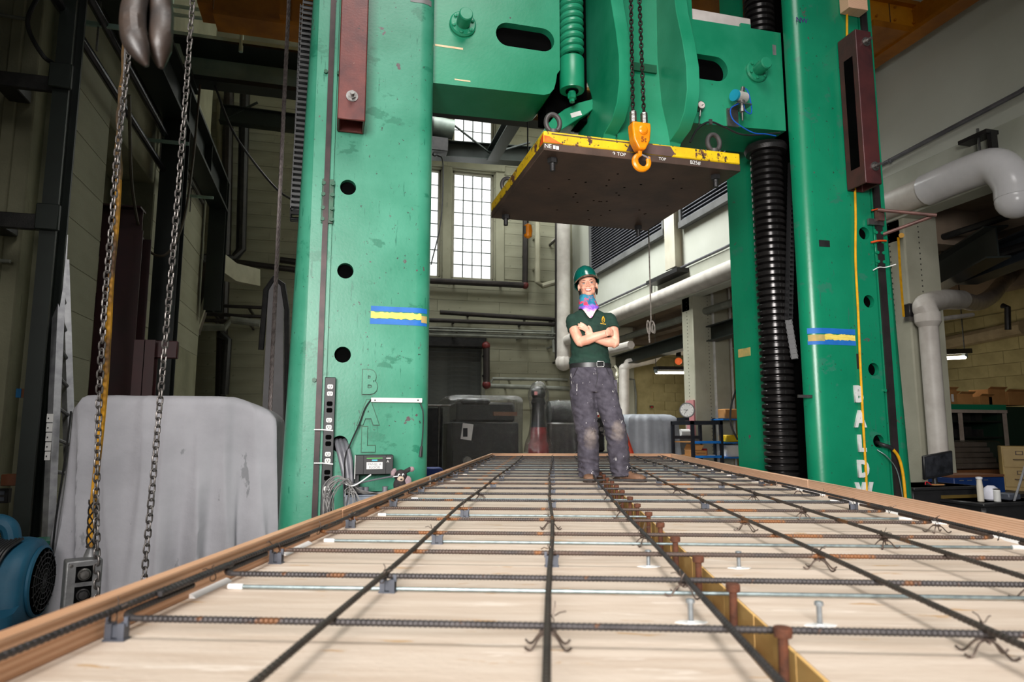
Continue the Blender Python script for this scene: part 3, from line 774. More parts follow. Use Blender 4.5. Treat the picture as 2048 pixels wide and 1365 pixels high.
# fluorescent fittings
TUBE = emis('fluorescent_tube', (1, .93, .75), 7)
def fluoro(a, b, lab, wdt):
    t = thing('fluorescent_light', lab, 'lamp', a, 'fluorescent lights in the side bay')
    MB().duct([a+V((0, 0, .12)), b+V((0, 0, .12))], wdt, .10).build('housing', BLKM, t)
    MB().tube([a, b], .035, 8).build('tube', TUBE, t)
    for e in (a, b):
        MB().box(e+V((0, 0, .04)), (.07, .07, .10)).build('end_cap', GALV, t)
        MB().cyl(e+V((0, 0, .15)), V((e.x, e.y, 4.86)), .012, n=6).build('hanger', STEEL, t)
    return t
fluoro(at(1312, 746, Y=17.0), at(1450, 746, Y=17.6), 'lit fluorescent light behind the clock, near the white bent pipe', .22)
fluoro(at(1868, 718, X=11.5), at(1930, 715, X=12.6), 'lit fluorescent light right of the fat white drain pipe', .3)
for nm, lc in (('bay_lamp_rear', (10.5, 17.3, 2.95)), ('bay_lamp_front', (12.0, 11.5, 2.6))):
    l = bpy.data.lights.new(nm, 'POINT')
    l.energy, l.color, l.shadow_soft_size = 26, (1, .86, .62), .25
    o = bpy.data.objects.new(nm, l)
    COL.objects.link(o)
    o.location = lc
t = thing('warning_lamp', 'red warning lamp under the mezzanine by the far column', 'lamp', at(1357, 722, Y=17))
MB().sph(at(1357, 723, Y=17), .10, 12, 8).build('lens', emis('red_lens', (.9, .16, .04), .6), t)
MB().cyl(at(1357, 714, Y=17), at(1357, 690, Y=17), .07, n=10).build('stem', BLKM, t)
t = thing('wall_notice', 'small red and black notice on the far bay column', 'sign', at(1303, 814, Y=20.15))
p = at(1303, 814, Y=20.18)
MB().bx(p.x-.07, p.x+.07, p.y-.01, p.y, p.z-.035, p.z+.035).build('plate', BLACK, t)
MB().bx(p.x-.03, p.x+.05, p.y-.013, p.y-.01, p.z-.03, p.z+.01).build('red_print', mat('red_print', C(190, 40, 40)), t)
# ================================================================ the green testing machine
CX = 2.54
def prof(s, outer):
    P = [(outer, 5.62)] + [(outer-.12+.12*math.cos(R(a)), 5.5+.14*math.sin(R(a))) for a in (0, -30, -60, -85)]
    P += [(2.72, 5.352), (2.562, 5.35), (2.562, 5.372), (2.546, 5.372), (2.546, 5.35)]
    P += [(1.90, 5.35)] + [(1.90+.13*math.cos(R(a)), 5.48+.13*math.sin(R(a))) for a in range(-105, -181, -15)]
    P += [(1.775, 5.51), (1.80, 5.53), (2.30, 5.53), (2.30, 6.13), (1.83, 6.13)]
    P += [(1.88+.11*math.cos(R(a)), 6.25+.12*math.sin(R(a))) for a in range(-105, -181, -15)]
    P += [(1.77, 6.6), (1.85, 6.72), (outer-.1, 6.72), (outer, 6.6)]
    return [(CX+s*x, y) for x, y in P]
def green_column(s, m, label):
    t = thing('machine_column', label, 'column', (CX+s*2.3, 5.9, 0), 'columns of the testing machine')
    mb = MB().rings([[V((x, y, z)) for x, y in prof(s, o)] for z, o in ((0, 2.89), (8.5, 2.70))])
    c = mb.build('casting', m, t)
    cs = []
    for z in (3.41, 2.735, 2.078, 1.402):
        cs.append(MB().cyl((CX+s*2.448, 5.2, z), (CX+s*2.448, 5.50, z), .062, n=28).build('cutter', BLACK))
    cut(c, cs)
    for z in (3.41, 2.735, 2.078, 1.402):
        MB().lathe([(.060, 0), (.060, .004), (.002, .004)], (CX+s*2.448, 5.40, z), (0, 1, 0), 20).build('hole_shade', DARK, t)  # black disc close to the mouth, painted shade of the hole
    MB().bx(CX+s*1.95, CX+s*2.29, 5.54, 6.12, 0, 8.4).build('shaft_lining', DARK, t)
    return t
lc = green_column(-1, GREEN, 'left green cast column of the testing machine with black round holes')
rc = green_column(1, GREEN2, 'right green cast column of the testing machine with white raised letters')
RAILM = mat('greasy_rail', C(62, 46, 46), C(40, 32, 32), 6, .4, .4)
for s, t, w2, m in ((-1, lc, .02, RAILM), (1, rc, .035, mat('dark_rail', C(40, 32, 34), C(28, 24, 24), 6, .5))):
    x = CX+s*2.60
    MB().bx(x-w2+s*.012-.0, x+w2+s*.012, 5.325, 5.352, 0, 8.4).build('guide_rail', m, t)
    MB().bx(x-.045, x+.045, 5.338, 5.353, 3.10, 3.46).build('joint_plate', GREEN2 if s > 0 else mat('dirty_green', C(40, 92, 66), C(52, 70, 56), 8, .5), t, bev=.003)
    b = MB().cyl((0, 0, 0), (0, -.02, 0), .017, n=6).mesh('bolt', GREEND if s < 0 else GREEN2)
    for z in (3.13, 3.22, 3.33, 3.42):
        for dx in (-.034, .034):
            put(b, 'bolt', t, V((x+dx, 5.338, z))-OR[t])
    for z in (1.88, 4.35):
        for dx in (-.05, .05):
            put(b, 'bolt', t, V((x+dx, 5.35, z))-OR[t])
p = at(1605, 40, Y=5.34)
text('NW', .075, (p.x, 5.349, p.z), FRONT, mat('purple_marker', C(70, 30, 120)), rc, .001, 0, 'marker_scribble')
# surface of a column front, wrapped round its inner corner: u = CX-offset
def front_pt(s, x, z, e):
    if x >= 1.90:
        return V((CX+s*x, 5.35-e, z))
    a = (1.90-x)/.13
    a = min(a, 1.5)
    return V((CX+s*(1.90-(.13+e)*math.sin(a)), 5.48-(.13+e)*math.cos(a), z))
def strip(name, s, t, x0, x1, z0, z1, m, e=.002, jag=0, n=14, slope=0):
    rs = []
    for i in range(n+1):
        x = x0+(x1-x0)*i/n
        j0, j1 = random.uniform(-jag, jag), random.uniform(-jag, jag)
        dz = slope*(x-x0)
        rs.append([front_pt(s, x, z0+dz+j0, 0), front_pt(s, x, z0+dz+j0, e), front_pt(s, x, z1+dz+j1, e), front_pt(s, x, z1+dz+j1, 0)])
    return MB().rings(rs).build(name, m, t)
def zz(py, px, Y=5.35):
    return at(px, py, Y=Y).z
strip('blue_tape', -1, lc, 2.245, 1.79, zz(622, 740), zz(612, 740), BLUET)
strip('blue_tape', -1, lc, 2.25, 1.79, zz(648, 740), zz(637, 740), BLUET)
strip('yellow_paint', -1, lc, 2.245, 1.85, zz(636, 740), zz(624, 740), YELT, .0025, .006, 22)
strip('tan_tape', -1, lc, 1.85, 1.79, zz(646, 850), zz(632, 850), TANT, .003)
strip('grey_tape', -1, lc, 1.99, 1.80, 5.075, 5.125, GREYT, .003, slope=-.03)
strip('blue_tape', 1, rc, 2.265, 1.76, zz(668, 1660), zz(657, 1660), BLUET)
strip('blue_tape', 1, rc, 2.265, 1.76, zz(690, 1660), zz(680, 1660), BLUET)
strip('yellow_paint', 1, rc, 2.26, 1.92, zz(680, 1660), zz(669, 1660), YELT, .0025, .005, 20)
strip('tan_tape', 1, rc, 1.92, 1.765, zz(681, 1610), zz(668, 1610), TANT, .003)
strip('black_tape', 1, rc, 2.04, 1.92, zz(492, 1628), zz(479, 1628), BLACK, .003, slope=.02)
strip('black_tape', 1, rc, 2.285, 2.26, zz(738, 1716), zz(708, 1716), BLACK, .004)
strip('tan_tape', 1, rc, 1.93, 1.80, 0, .01, TANT)
q = MB()
a, b = at(1466, 708, Y=6.2), at(1492, 692, Y=6.2)
q.bx(CX+1.765, CX+1.775, 6.3, 6.52, a.z, b.z)
q.build('tan_tape', TANT, rc)
# raised letters down both columns
LW = mat('letter_white', C(222, 224, 220), C(196, 198, 196), 9, .5, 0, .2, 60, [(C(70, 84, 76), .68, 26, None)])
for ch, px, py in (('B', 1714, 790), ('A', 1717, 840), ('L', 1720, 889), ('D', 1723, 940), ('W', 1727, 985)):
    p = at(px, py, Y=5.33)
    text(ch, .205, (CX+2.245, 5.345, p.z), FRONT, LW, rc, .014, .010, 'raised_letter', .80)
for ch, px, py in (('B', 738, 767), ('A', 737, 828), ('L', 740, 882)):
    p = at(px, py, Y=5.34)
    text(ch, .24, (CX-2.243, 5.3487, p.z), FRONT, GREEND, lc, .001, .019, 'letter_edge', .82)
    text(ch, .24, (CX-2.243, 5.345, p.z), FRONT, GREEN, lc, .012, .012, 'raised_letter', .82)
# square maroon tubes bolted to the columns
def sq_tube(x0, x1, z0, z1, label, slot):
    t = thing('square_tube', label, 'tube', ((x0+x1)/2, 5.3, z0), 'maroon square tubes bolted to the columns')
    w = .018
    y0, y1 = 5.10, 5.345
    m = MB()
    o = [(x0, y0), (x1, y0), (x1, y1), (x0, y1)]
    i = [(x0+w, y0+w), (x1-w, y0+w), (x1-w, y1-w), (x0+w, y1-w)]
    m.rings([[V((*p, z)) for p in q] for q, z in ((o, z0), (o, z1), (i, z1), (i, z0))], closed=True)
    m.build('tube', MAROON if not slot else mat('maroon_dark', C(84, 42, 42), C(62, 34, 36), 4, .42, .1, .1, 50, [(C(140, 110, 104), .73, 16, None)]), t, bev=.012, seg=2)
    if slot:
        MB().bx(x0-.002, x0+.004, y0+.06, y1-.07, z0+.18, z1-.25).build('slot', DARK, t)
        MB().bx(x0+.02, x1-.02, y0+.02, y1-.02, z1-.03, z1-.01).build('end_plate', BLKM, t)
    else:
        MB().bx(x0+w, x1-w, y0+w, y1-w, z0+.10, z0+.11).build('inside', DARK, t)
    for z in ([z0+.19] if not slot else [z0+.17, z1-.12]):
        x = (x0+x1)/2
        if slot:
            x = x1-.07
        bt = MB().cyl((x, y0-.008, z), (x, y0, z), .045, n=20).cyl((x, y0-.03, z), (x, y0-.008, z), .03, n=6).cyl((x, y0-.07, z), (x, y0-.03, z), .016, n=12).build('bolt', STEEL, t)
    return t
sq_tube(-.01, .20, at(705, 240, Y=5.10).z, 6.6, 'maroon square steel tube bolted high on the left green column', False)
sq_tube(at(1732, 365, Y=5.10).x, at(1764, 362, Y=5.10).x, at(1740, 366, Y=5.10).z, at(1725, 60, Y=5.10).z, 'slotted dark maroon square tube bolted on the right green column', True)
# crosshead
ch = thing('crosshead', 'green crosshead beam spanning between the two machine columns', 'crosshead', (CX, 5.8, 4.45))
YC = 5.54
def xz(px, py, Y=YC):
    p = at(px, py, Y=Y)
    return (p.x, p.z)
zb_ = xz(866, 166)[1]
wl_ = [(.70, 6.4), (.70, zb_)] + [xz(1060, 187)] + [xz(1088, 190), xz(1100, 187), xz(1108, 178), xz(1112, 163), xz(1114, 148), xz(1120, 140)] + [(xz(1120, 60)[0], 6.4)]
wing = MB().prism(wl_, YC, 6.1).build('left_wing', GREENC, ch)
def stadium(x0, x1, z0, z1):
    r = (z1-z0)/2
    return arc(x1-r, z0+r, r, -90, 90, 12) + arc(x0+r, z0+r, r, 90, 270, 12)
cut(wing, [MB().prism(stadium(1.335, 1.885, 4.925, 5.15), 5.3, 6.0).build('cutter', BLACK)])
MB().prism(stadium(1.333, 1.887, 4.923, 5.152), 5.62, 5.99).build('slot_shade', DARK, ch)  # black fill painted in for the deep shade of the slot
wr_ = [(3.12, 6.2), (3.12, 4.42), (3.4, 4.425), xz(1572, 262), (xz(1572, 262)[0], xz(1562, 66)[1]), xz(1385, 38), (3.30, 6.2)]
wing = MB().prism(wr_, YC, 6.1).build('right_wing', GREENC, ch)
cut(wing, [MB().prism(stadium(3.15, 3.68, 4.885, 5.14), 5.3, 6.0).build('cutter', BLACK)])
MB().prism(stadium(3.148, 3.682, 4.883, 5.142), 5.62, 5.99).build('slot_shade', DARK, ch)  # painted shade again, black fill in the right slot
MB().bx(1.90, 2.32, 5.85, 6.1, 4.46, 6.4).build('gap_shade', DARK, ch)  # added black slab, painted shade of the gap beside the loading head
for px, py in ((925, 50), (1512, 143)):
    x, z = xz(px, py)
    MB().lathe([(.118, 0), (.118, .02), (.105, .034), (.05, .034)], (x, YC, z), (0, -1, 0), 32).build('flange', GREENC, ch)
    MB().lathe([(.058, 0), (.062, .03), (.060, .15), (.052, .16), (.002, .16)], (x, YC-.02, z), (0, -1, 0), 24).build('plug', GREENC, ch)
    for k in range(6):
        a = R(k*60+20)
        MB().lathe([(.016, 0), (.016, .018), (.002, .022)], (x+.088*math.cos(a), YC-.03, z+.088*math.sin(a)), (0, -1, 0), 8).build('bolt', GREENC, ch)
# spring post of the crosshead
bx_, bz_ = xz(1147, 178, 5.56)
MB().lathe([(.112, 0), (.115, .01), (.115, .30), (.11, .31), (.08, .31)], (bx_, 5.60, bz_), (0, 0, 1), 32).build('spring_seat', GREENC, ch)
MB().lathe([(.06, .02), (.06, -.01)], (bx_, 5.60, bz_), n=24).build('socket', DARK, ch)
MB().lathe([(.034, .02), (.034, -.035)], (bx_, 5.60, bz_), n=16).lathe([(.042, -.03), (.042, -.075), (.026, -.085), (.026, -.11), (.002, -.11)], (bx_, 5.60, bz_), n=6).build('nut', GREENC, ch)
sp = []
n = 34
for i in range(15*22+1):
    a = 2*PI*i/22
    sp.append((bx_+.084*math.cos(a), 5.60+.084*math.sin(a), bz_+.33+.068*i/22))
MB().tube(sp, .033, 10).build('coil_spring', GREENC, ch)
MB().cyl((bx_, 5.60, bz_+.3), (bx_, 5.60, bz_+1.6), .06, n=16).build('spring_rod', GREEND, ch)
for px, py, w2, h2 in ((898, 94, .25, .018), (925, 161, .14, .012)):
    x, z = xz(px, py)
    MB().bx(x-w2/2, x+w2/2, YC-.002, YC, z-h2/2, z+h2/2).build('masking_tape', mat('masking_tape', C(236, 206, 170), C(214, 180, 140), 12, .7), ch)
MB().bx(xz(1548, 90)[0]-.02, xz(1548, 90)[0]+.02, YC-.002, YC, xz(1548, 110)[1], xz(1548, 90)[1]).build('grey_tape', GREYT, ch)
# white beam on the right wing
t = thing('packing_beam', 'white painted beam lying on the right end of the crosshead', 'beam', (3.7, 5.7, 5.47))
zt0 = xz(1440, 50)[1]
MB().bx(3.31, 4.0, 5.58, 5.95, zt0, zt0+.16).build('beam', mat('pale_beam', C(198, 190, 186), C(178, 170, 166), 4, .6), t, bev=.01)
MB().bx(3.86, 3.97, 5.55, 5.62, zt0, zt0+.07).build('lug', GREENC, ch)
# loading head: two curved ribs, web, saddle
lh = thing('press_ram', 'green loading head with two curved ribs above the yellow plate', 'loading head', (CX+.15, 5.9, 3.97))
ZP = 3.972
fr = [(1205, -90), (1222, 0), (1232, 60), (1238, 110), (1239, 160), (1234, 205), (1224, 240), (1208, 268), (1198, 283)]
bk = [(1122, 276), (1160, 254), (1178, 232), (1186, 206), (1182, 190), (1168, 150), (1164, 80), (1162, 0), (1158, -90)]
def yz(px, py, X):
    p = at(px, py, X=X)
    return (p.y, max(p.z, ZP))
F_ = [yz(a, b, 2.335) for a, b in fr]
B_ = [yz(a, b, 2.335) for a, b in bk]
rib = [(F_[0][0], 6.6)] + F_[1:-1] + [(F_[-1][0], ZP), (B_[0][0], ZP)] + B_[1:-1] + [(B_[-1][0], 6.6)]
MB().prism(rib, 2.335, 2.46, 'YZ').build('rib', GREENC, lh, bev=.006)
MB().prism(rib, 2.985, 3.115, 'YZ').build('rib', GREENC, lh, bev=.006)
web = [(5.62, 6.6), (5.66, 5.1), (5.60, 4.6), (5.50, 4.3), (5.42, ZP), (6.1, ZP), (6.1, 6.6)]
MB().prism(web, 2.46, 2.985, 'YZ').build('web', GREENC, lh)
MB().bx(2.5, 2.95, 5.612, 5.66, 4.92, 5.0).build('dark_stripe', GREEND, lh, smooth=0)
MB().prism([(5.54, ZP), (5.66, ZP+.06), (6.5, ZP+.06), (6.6, ZP)], 2.0, 3.3, 'YZ').build('foot_flange', GREENC, lh)
sa = [(1086, 268), (1094, 250), (1108, 234), (1130, 218), (1158, 205), (1192, 196), (1192, 214), (1176, 226), (1150, 242), (1120, 262), (1112, 272)]
MB().prism([xz(a, b, 5.75) for a, b in sa], 5.75, 6.3).build('saddle', GREENC, lh, bev=.006)
p = at(1152, 229, Y=5.75)
MB().bx(p.x-.055, p.x+.055, 5.744, 5.75, p.z-.022, p.z+.022, rot=Matrix.Rotation(R(-22), 3, 'Y')).build('paper_label', PAPER, lh)
# loading plate
lp = thing('loading_plate', 'thick yellow edged steel plate hanging under the green loading head', 'plate', (2.565, 6.06, 3.8))
PX0, PX1, PY0, PY1 = 1.645, 3.495, 5.13, 7.02
MB().bx(PX0, PX1, PY0, PY1, 3.868, ZP).build('yellow_plate', YEL, lp, bev=.012, seg=2)
MB().bx(PX0, PX1, PY0+.002, PY1, 3.803, 3.868).build('liner_plate', BRNM, lp, bev=.004)
MB().prism([(PX0+.74, 3.872), (PX0+.78, ZP-.02), (PX0+1.16, ZP-.012), (PX0+1.2, 3.90), (PX0+1.17, 3.870)], PY0-.0015, PY0+.01).build('bare_patch', mat('bare_metal_patch', C(92, 70, 66), C(76, 58, 54), 9, .6), lp)
sg = mat('red_spray', C(226, 70, 24), C(236, 120, 30), 8, .5)
MB().prism([(PX0+.006, 3.872), (PX0+.006, 3.93), (PX0+.05, 3.925), (PX0+.13, 3.885), (PX0+.17, 3.870)], PY0-.0015, PY0+.01).build('red_spray', sg, lp)
MB().prism([(PY0+.006, 3.872), (PY0+.006, 3.945), (PY0+.07, 3.93), (PY0+.10, 3.872)], PX0-.0015, PX0+.01, 'YZ').build('red_spray', sg, lp)
MB().bx(PX0+.07, PX0+.80, PY0-.0015, PY0, 3.944, 3.954).build('brown_stripe', BRNM, lp)
CHALK = mat('chalk', C(226, 226, 222), None, 9, .9)
for s_, px, py, sz in (('NE', 1096, 307, .05), ('\u2191 TOP', 1238, 322, .042), ('B25#', 1391, 341, .048), ('TOP', 1325, 333, .036)):
    p = at(px, py, Y=PY0)
    text(s_, sz, (p.x, PY0-.002, 3.836), FRONT, CHALK, lp, .001, 0, 'chalk_mark', 1)
p = at(1104, 307, Y=PY0)
MB().bx(p.x+.01, p.x+.03, PY0-.002, PY0, 3.82, 3.85).bx(p.x+.035, p.x+.06, PY0-.002, PY0, 3.815, 3.846).build('chalk_mark', CHALK, lp)
h = MB()
random.seed(4)
for k in range(30):
    a, rr = random.uniform(0, 6.28), random.choice((.15, .3, .45, .6, .75))
    h.cyl((2.565+rr*math.cos(a), 6.06+rr*math.sin(a), 3.8025), (2.565+rr*math.cos(a), 6.06+rr*math.sin(a), 3.81), .012, n=8)
h.build('bolt_holes', DARK, lp)['kind'] = 'stuff'
for k, (x, y) in enumerate(((PX0+.13, PY0+.16), (PX1-.17, PY0+.14), (PX1-.17, PY1-.14), (PX0+.13, PY1-.14))):
    MB().cyl((x, y, 3.803), (x, y, 3.76), .045, n=6).build('nut', BLKM, lp)
    MB().cyl((x, y, 3.77), (x, y, 3.69), .024, n=12).build('threaded_stud', BLKM, lp)
EYEM = mat('eyebolt_grey', C(86, 82, 82), C(66, 62, 62), 9, .5, .3)
for (x, y, l) in ((at(1106, 272, Y=5.3).x, 5.3, 'front left'), (at(1428, 308, Y=5.3).x, 5.3, 'front right'), (at(1012, 378, Y=6.8).x+.03, 6.85, 'back left')):
    t = thing('eyebolt', f'dark grey lifting eyebolt on the {l} corner of the yellow plate', 'eyebolt', (x, y, ZP), 'eyebolts on the yellow plate')
    MB().lathe([(.055, 0), (.055, .04), (.042, .06), (.040, .09)], (x, y, ZP), n=18).build('shank', EYEM, t)
    MB().tube([(x+.062*math.cos(a), y, ZP+.155+.078*math.sin(a)) for a in [2*PI*k/28 for k in range(28)]], .022, 12, True, ref=(0, 1, 0)).build('ring', EYEM, t)
# chains
def link_mesh(L, W, r):
    pts = [(W/2*math.cos(R(a)), 0, (L-W)/2+W/2*math.sin(R(a))) for a in range(0, 181, 30)] + [(W/2*math.cos(R(a)), 0, -(L-W)/2+W/2*math.sin(R(a))) for a in range(180, 361, 30)]
    return pts, r
def chain(name, label, pts, pitch, W, r, m, cat='chain', group=None, lim=290):
    t = thing(name, label, cat, pts[0], group)
    P, r = link_mesh(pitch+W*.42, W, r)
    me = MB().tube(P, r, 7, True, ref=(0, 1, 0)).mesh('link', m)
    acc, i = 0, 0
    pts = [V(p) for p in pts]
    pos = []
    for a, b in zip(pts, pts[1:]):
        d = (b-a).length
        while acc <= d:
            pos.append((a.lerp(b, acc/d), (b-a).normalized()))
            acc += pitch
        acc -= d
    for k, (p, d) in enumerate(pos[:lim]):
        q = V((0, 0, 1)).rotation_difference(d if d.z > 0 else -d)
        e = (q.to_matrix() @ Matrix.Rotation(R(45 if k % 2 else -45)+random.uniform(-.25, .25), 3, 'Z')).to_euler()
        put(me, 'link', t, p-pts[0], e)
    return t
HX, HY = at(1279, 270, Y=4.95).x, 4.95
hk = thing('hook_block', 'orange hook block with hook hanging in front of the yellow plate', 'hook', (HX, HY, 3.9))
bz0, bz1 = at(1280, 303, Y=HY).z, at(1280, 249, Y=HY).z
w2 = .078
body = [(-.082, bz1), (.082, bz1), (.084, bz1-.05), (.072, bz0+.08), (.03, bz0), (-.03, bz0), (-.072, bz0+.08), (-.084, bz1-.05)]
MB().prism([(HX+x, z) for x, z in body], HY-.05, HY+.05).build('block', HOOKO, hk, bev=.014, seg=3)
MB().lathe([(.04, 0), (.04, .012), (.026, .02), (.002, .02)], (HX+.01, HY-.045, bz1-.07), (0, -1, 0), 20).build('pin_boss', HOOKO, hk)
text('5t', .062, (HX+.01, HY-.056, bz1-.155), FRONT, mat('hook_print', C(120, 66, 10)), hk, .001)
cz = at(1282, 324, Y=HY).z
hp = [(0, bz0+.02), (0, bz0-.03)] + [(.015+.062*math.cos(R(a)), cz+.062*math.sin(R(a))) for a in range(125, 391, 15)] + [(.082, cz+.05)]
hr = [.018, .02] + [.022+.009*math.sin(min(1, i/12)*PI) for i in range(18)] + [.012]
MB().tube([(HX+x, HY, z) for x, z in hp], hr, 10, flat=(1, .8)).build('hook', HOOKO, hk)
MB().tube([(HX+.012, HY-.01, bz0-.03), (HX+.05, HY-.01, bz0-.045), (HX+.085, HY-.01, cz+.03)], .007, 6).build('latch', mat('latch_steel', C(190, 196, 205), None, 9, .35, .7), hk)
for k, dx in enumerate((-.055, .045)):
    zt1 = at(1265, 225, Y=HY).z
    MB().tube([(HX+dx+.026*math.cos(i*.785), HY+.026*math.sin(i*.785), bz1+.002+.012*i/8) for i in range(8*8)], .007, 6).build('spring', STEEL, hk)
    chain('hoist_chain', ('left' if k == 0 else 'right')+' dark chain fall rising from the orange hook block', [(HX+dx, HY, bz1+.10), (HX+dx*.5, HY+.02, 6.7)], .034, .026, .0062, mat('oily_chain', C(52, 42, 38), C(36, 30, 28), 20, .4, .6) if k == 0 else bpy.data.materials['oily_chain'], group='falls of the orange hook block')
hk2 = thing('hook_block', 'small orange hook hanging behind the yellow plate by the windows', 'hook', at(1056, 460, Y=9.5))
p = at(1056, 462, Y=9.5)
MB().lathe([(.02, -.115), (.06, -.09), (.068, 0), (.055, .085), (.02, .11)], p, n=14).build('block', HOOKO, hk2)
MB().lathe([(.02, -.06), (.024, 0), (.02, .06)], p+V((-.055, -.03, 0)), n=10).build('hook', STEEL, hk2)
MB().cyl(p+V((0, 0, .1)), p+V((0, 0, 12.5)), .012, n=6).build('chain_fall', BLKM, hk2)
# screw of the right column, in its slot
SCREWM = mat('oiled_screw', C(48, 46, 46), C(34, 32, 32), 6, .22, .6)
def screw(z0, z1, lab):
    t = thing('bellows_screw', lab, 'screw', (4.285, 5.84, z0), 'black ribbed screws of the right column')
    pr_ = []
    z = z0
    while z < z1:
        pr_ += [(.125, z), (.158, z+.016), (.160, z+.048), (.150, z+.058), (.125, z+.062)]
        z += .066
    MB().lathe(pr_, (4.285, 5.84, 0), n=36).build('ribs', SCREWM, t)
    MB().cyl((4.285, 5.84, z0-.12 if z0 > 2 else z0-.25), (4.285, 5.84, z0+.02), .118, n=28).build('shaft', STEEL, t)
    return t
t = screw(.98, 4.34, 'lower black ribbed screw inside the slot of the right column')
MB().lathe([(.10, 4.34), (.20, 4.34), (.215, 4.38), (.20, 4.42)], (4.285, 5.84, 0), n=30).build('collar', BLKM, t)
MB().cyl((4.285, 5.84, 0), (4.285, 5.84, .98), .20, n=28).build('base', STEEL, t)
screw(5.62, 8.2, 'upper black ribbed screw above the crosshead at right')
# cable carriers
def carrier(label, pts, w, name='cable_carrier', pitch=.048):
    t = thing(name, label, 'cable carrier', pts[0], 'black cable carriers')
    m = MB()
    for x in (-w/2, w/2-.008):
        m.bx(x, x+.008, -.03, .03, -pitch*.52, pitch*.52)
    for y in (-.034, .026):
        m.bx(-w/2, w/2, y, y+.008, -pitch*.22, pitch*.22)
    me = m.mesh('link', BLACK, smooth=0)
    pts = [V(p) for p in pts]
    acc = 0
    for a, b in zip(pts, pts[1:]):
        d = (b-a).length
        while acc <= d:
            q = V((0, 0, 1)).rotation_difference((b-a).normalized())
            put(me, 'link', t, a.lerp(b, acc/d)-pts[0], q.to_euler())
            acc += pitch
        acc -= d
    return t
p0, p1 = at(622, -60, Y=5.8), at(593, 415, Y=5.8)
carrier('black cable carrier hanging down the outer side of the left column', [p0, p1] + [(p1.x, 5.8+.07-.07*math.cos(R(a)), p1.z-.07*math.sin(R(a))) for a in range(20, 181, 20)] + [(p1.x+.0, 5.95, p1.z+1.9)], .10)
p0, p1 = at(1584, 330, Y=5.66), at(1577, 640, Y=5.66)
carrier('black cable carrier hanging beside the lower screw of the right column', [p0, p1, at(1590, 720, Y=5.62)], .05)
# instruments on the right wing
t = thing('pressure_gauge', 'round white pressure gauge on the right end of the crosshead', 'gauge', at(1404, 209, Y=5.46))
p = at(1404, 209, Y=5.46)
MB().lathe([(.002, .0), (.040, .0), (.042, .012), (.040, .05), (.002, .05)], p+V((0, .01, 0)), (0, 1, 0), 22).build('case', STEEL, t)
MB().lathe([(.002, 0), (.034, 0), (.034, .004)], p+V((0, .007, 0)), (0, 1, 0), 22).build('dial', mat('pinkish_dial', C(222, 210, 204)), t)
MB().bx(p.x-.003, p.x+.022, p.y+.002, p.y+.006, p.z-.002, p.z+.002, rot=Matrix.Rotation(R(-35), 3, 'Y')).build('needle', BLACK, t)
MB().tube([p+V((0, .03, -.04)), p+V((-.01, .03, -.11))], .009, 8).tube([p+V((-.01, .03, -.11)), p+V((-.025, .03, -.20))], .005, 6).build('stem', STEEL, t)
t = thing('pressure_transmitter', 'white pressure transmitter with blue cap on the crosshead', 'transmitter', at(1477, 195, Y=5.42))
p = at(1480, 193, Y=5.42)
GRYI = mat('instrument_grey', C(206, 202, 196), C(184, 180, 174), 9, .4)
MB().cyl(p+V((-.06, -.02, -.01)), p+V((.07, .03, .01)), .052, n=20).build('housing', GRYI, t)
MB().cyl(p+V((-.085, -.028, -.012)), p+V((-.06, -.02, -.01)), .056, n=20).build('cap', mat('teal_cap', C(20, 150, 180)), t)
MB().cyl(p+V((.02, -.01, .04)), p+V((.03, -.01, .09)), .02, n=12).build('gland', STEEL, t)
MB().bx(p.x-.06, p.x+.10, 5.38, 5.54, p.z-.09, p.z-.08).bx(p.x-.08, p.x+.04, 5.52, 5.54, p.z-.26, p.z-.08).build('bracket', STEEL, t)
MB().lathe([(.03, 0), (.03, -.03), (.018, -.035), (.018, -.07), (.024, -.075), (.024, -.11), (.010, -.12), (.008, -.20)], p+V((.01, -.01, -.05)), n=12).build('stem', STEEL, t)
BLUC = mat('blue_cable', C(20, 90, 190), C(14, 70, 160), 9, .45)
tag(MB().tube(curve([p+V((.03, -.01, .09)), p+V((.08, -.01, .06)), p+V((.11, -.01, -.06)), p+V((.10, -.02, -.17)), p+V((.04, -.02, -.15)), p+V((.02, -.02, -.09))]), .006, 6).build('blue_cable', BLUC), 'blue cable looping right of the pressure transmitter', 'cable')
tag(MB().tube(curve([p+V((-.02, -.02, -.08)), p+V((-.12, -.02, -.15)), p+V((-.11, -.03, -.26)), p+V((.0, -.03, -.33)), p+V((.12, -.03, -.37)), p+V((.25, -.02, -.36)), p+V((.40, .03, -.34))]), .006, 6).build('blue_cable', BLUC), 'blue cable loop hanging below the pressure transmitter', 'cable')
tag(MB().tube(curve([at(1380, 285, Y=5.5), at(1395, 258, Y=5.5), at(1420, 244, Y=5.5), at(1450, 255, Y=5.5), at(1490, 270, Y=5.5), at(1560, 266, Y=5.5)]), .010, 6).build('black_cable', BLACK), 'black cable sagging along the lower edge of the crosshead', 'cable')
tag(MB().box(at(1421, 244, Y=5.49), (.03, .02, .05)).build('cable_clip', STEEL), 'small metal clip holding the black cable on the crosshead edge', 'clip')
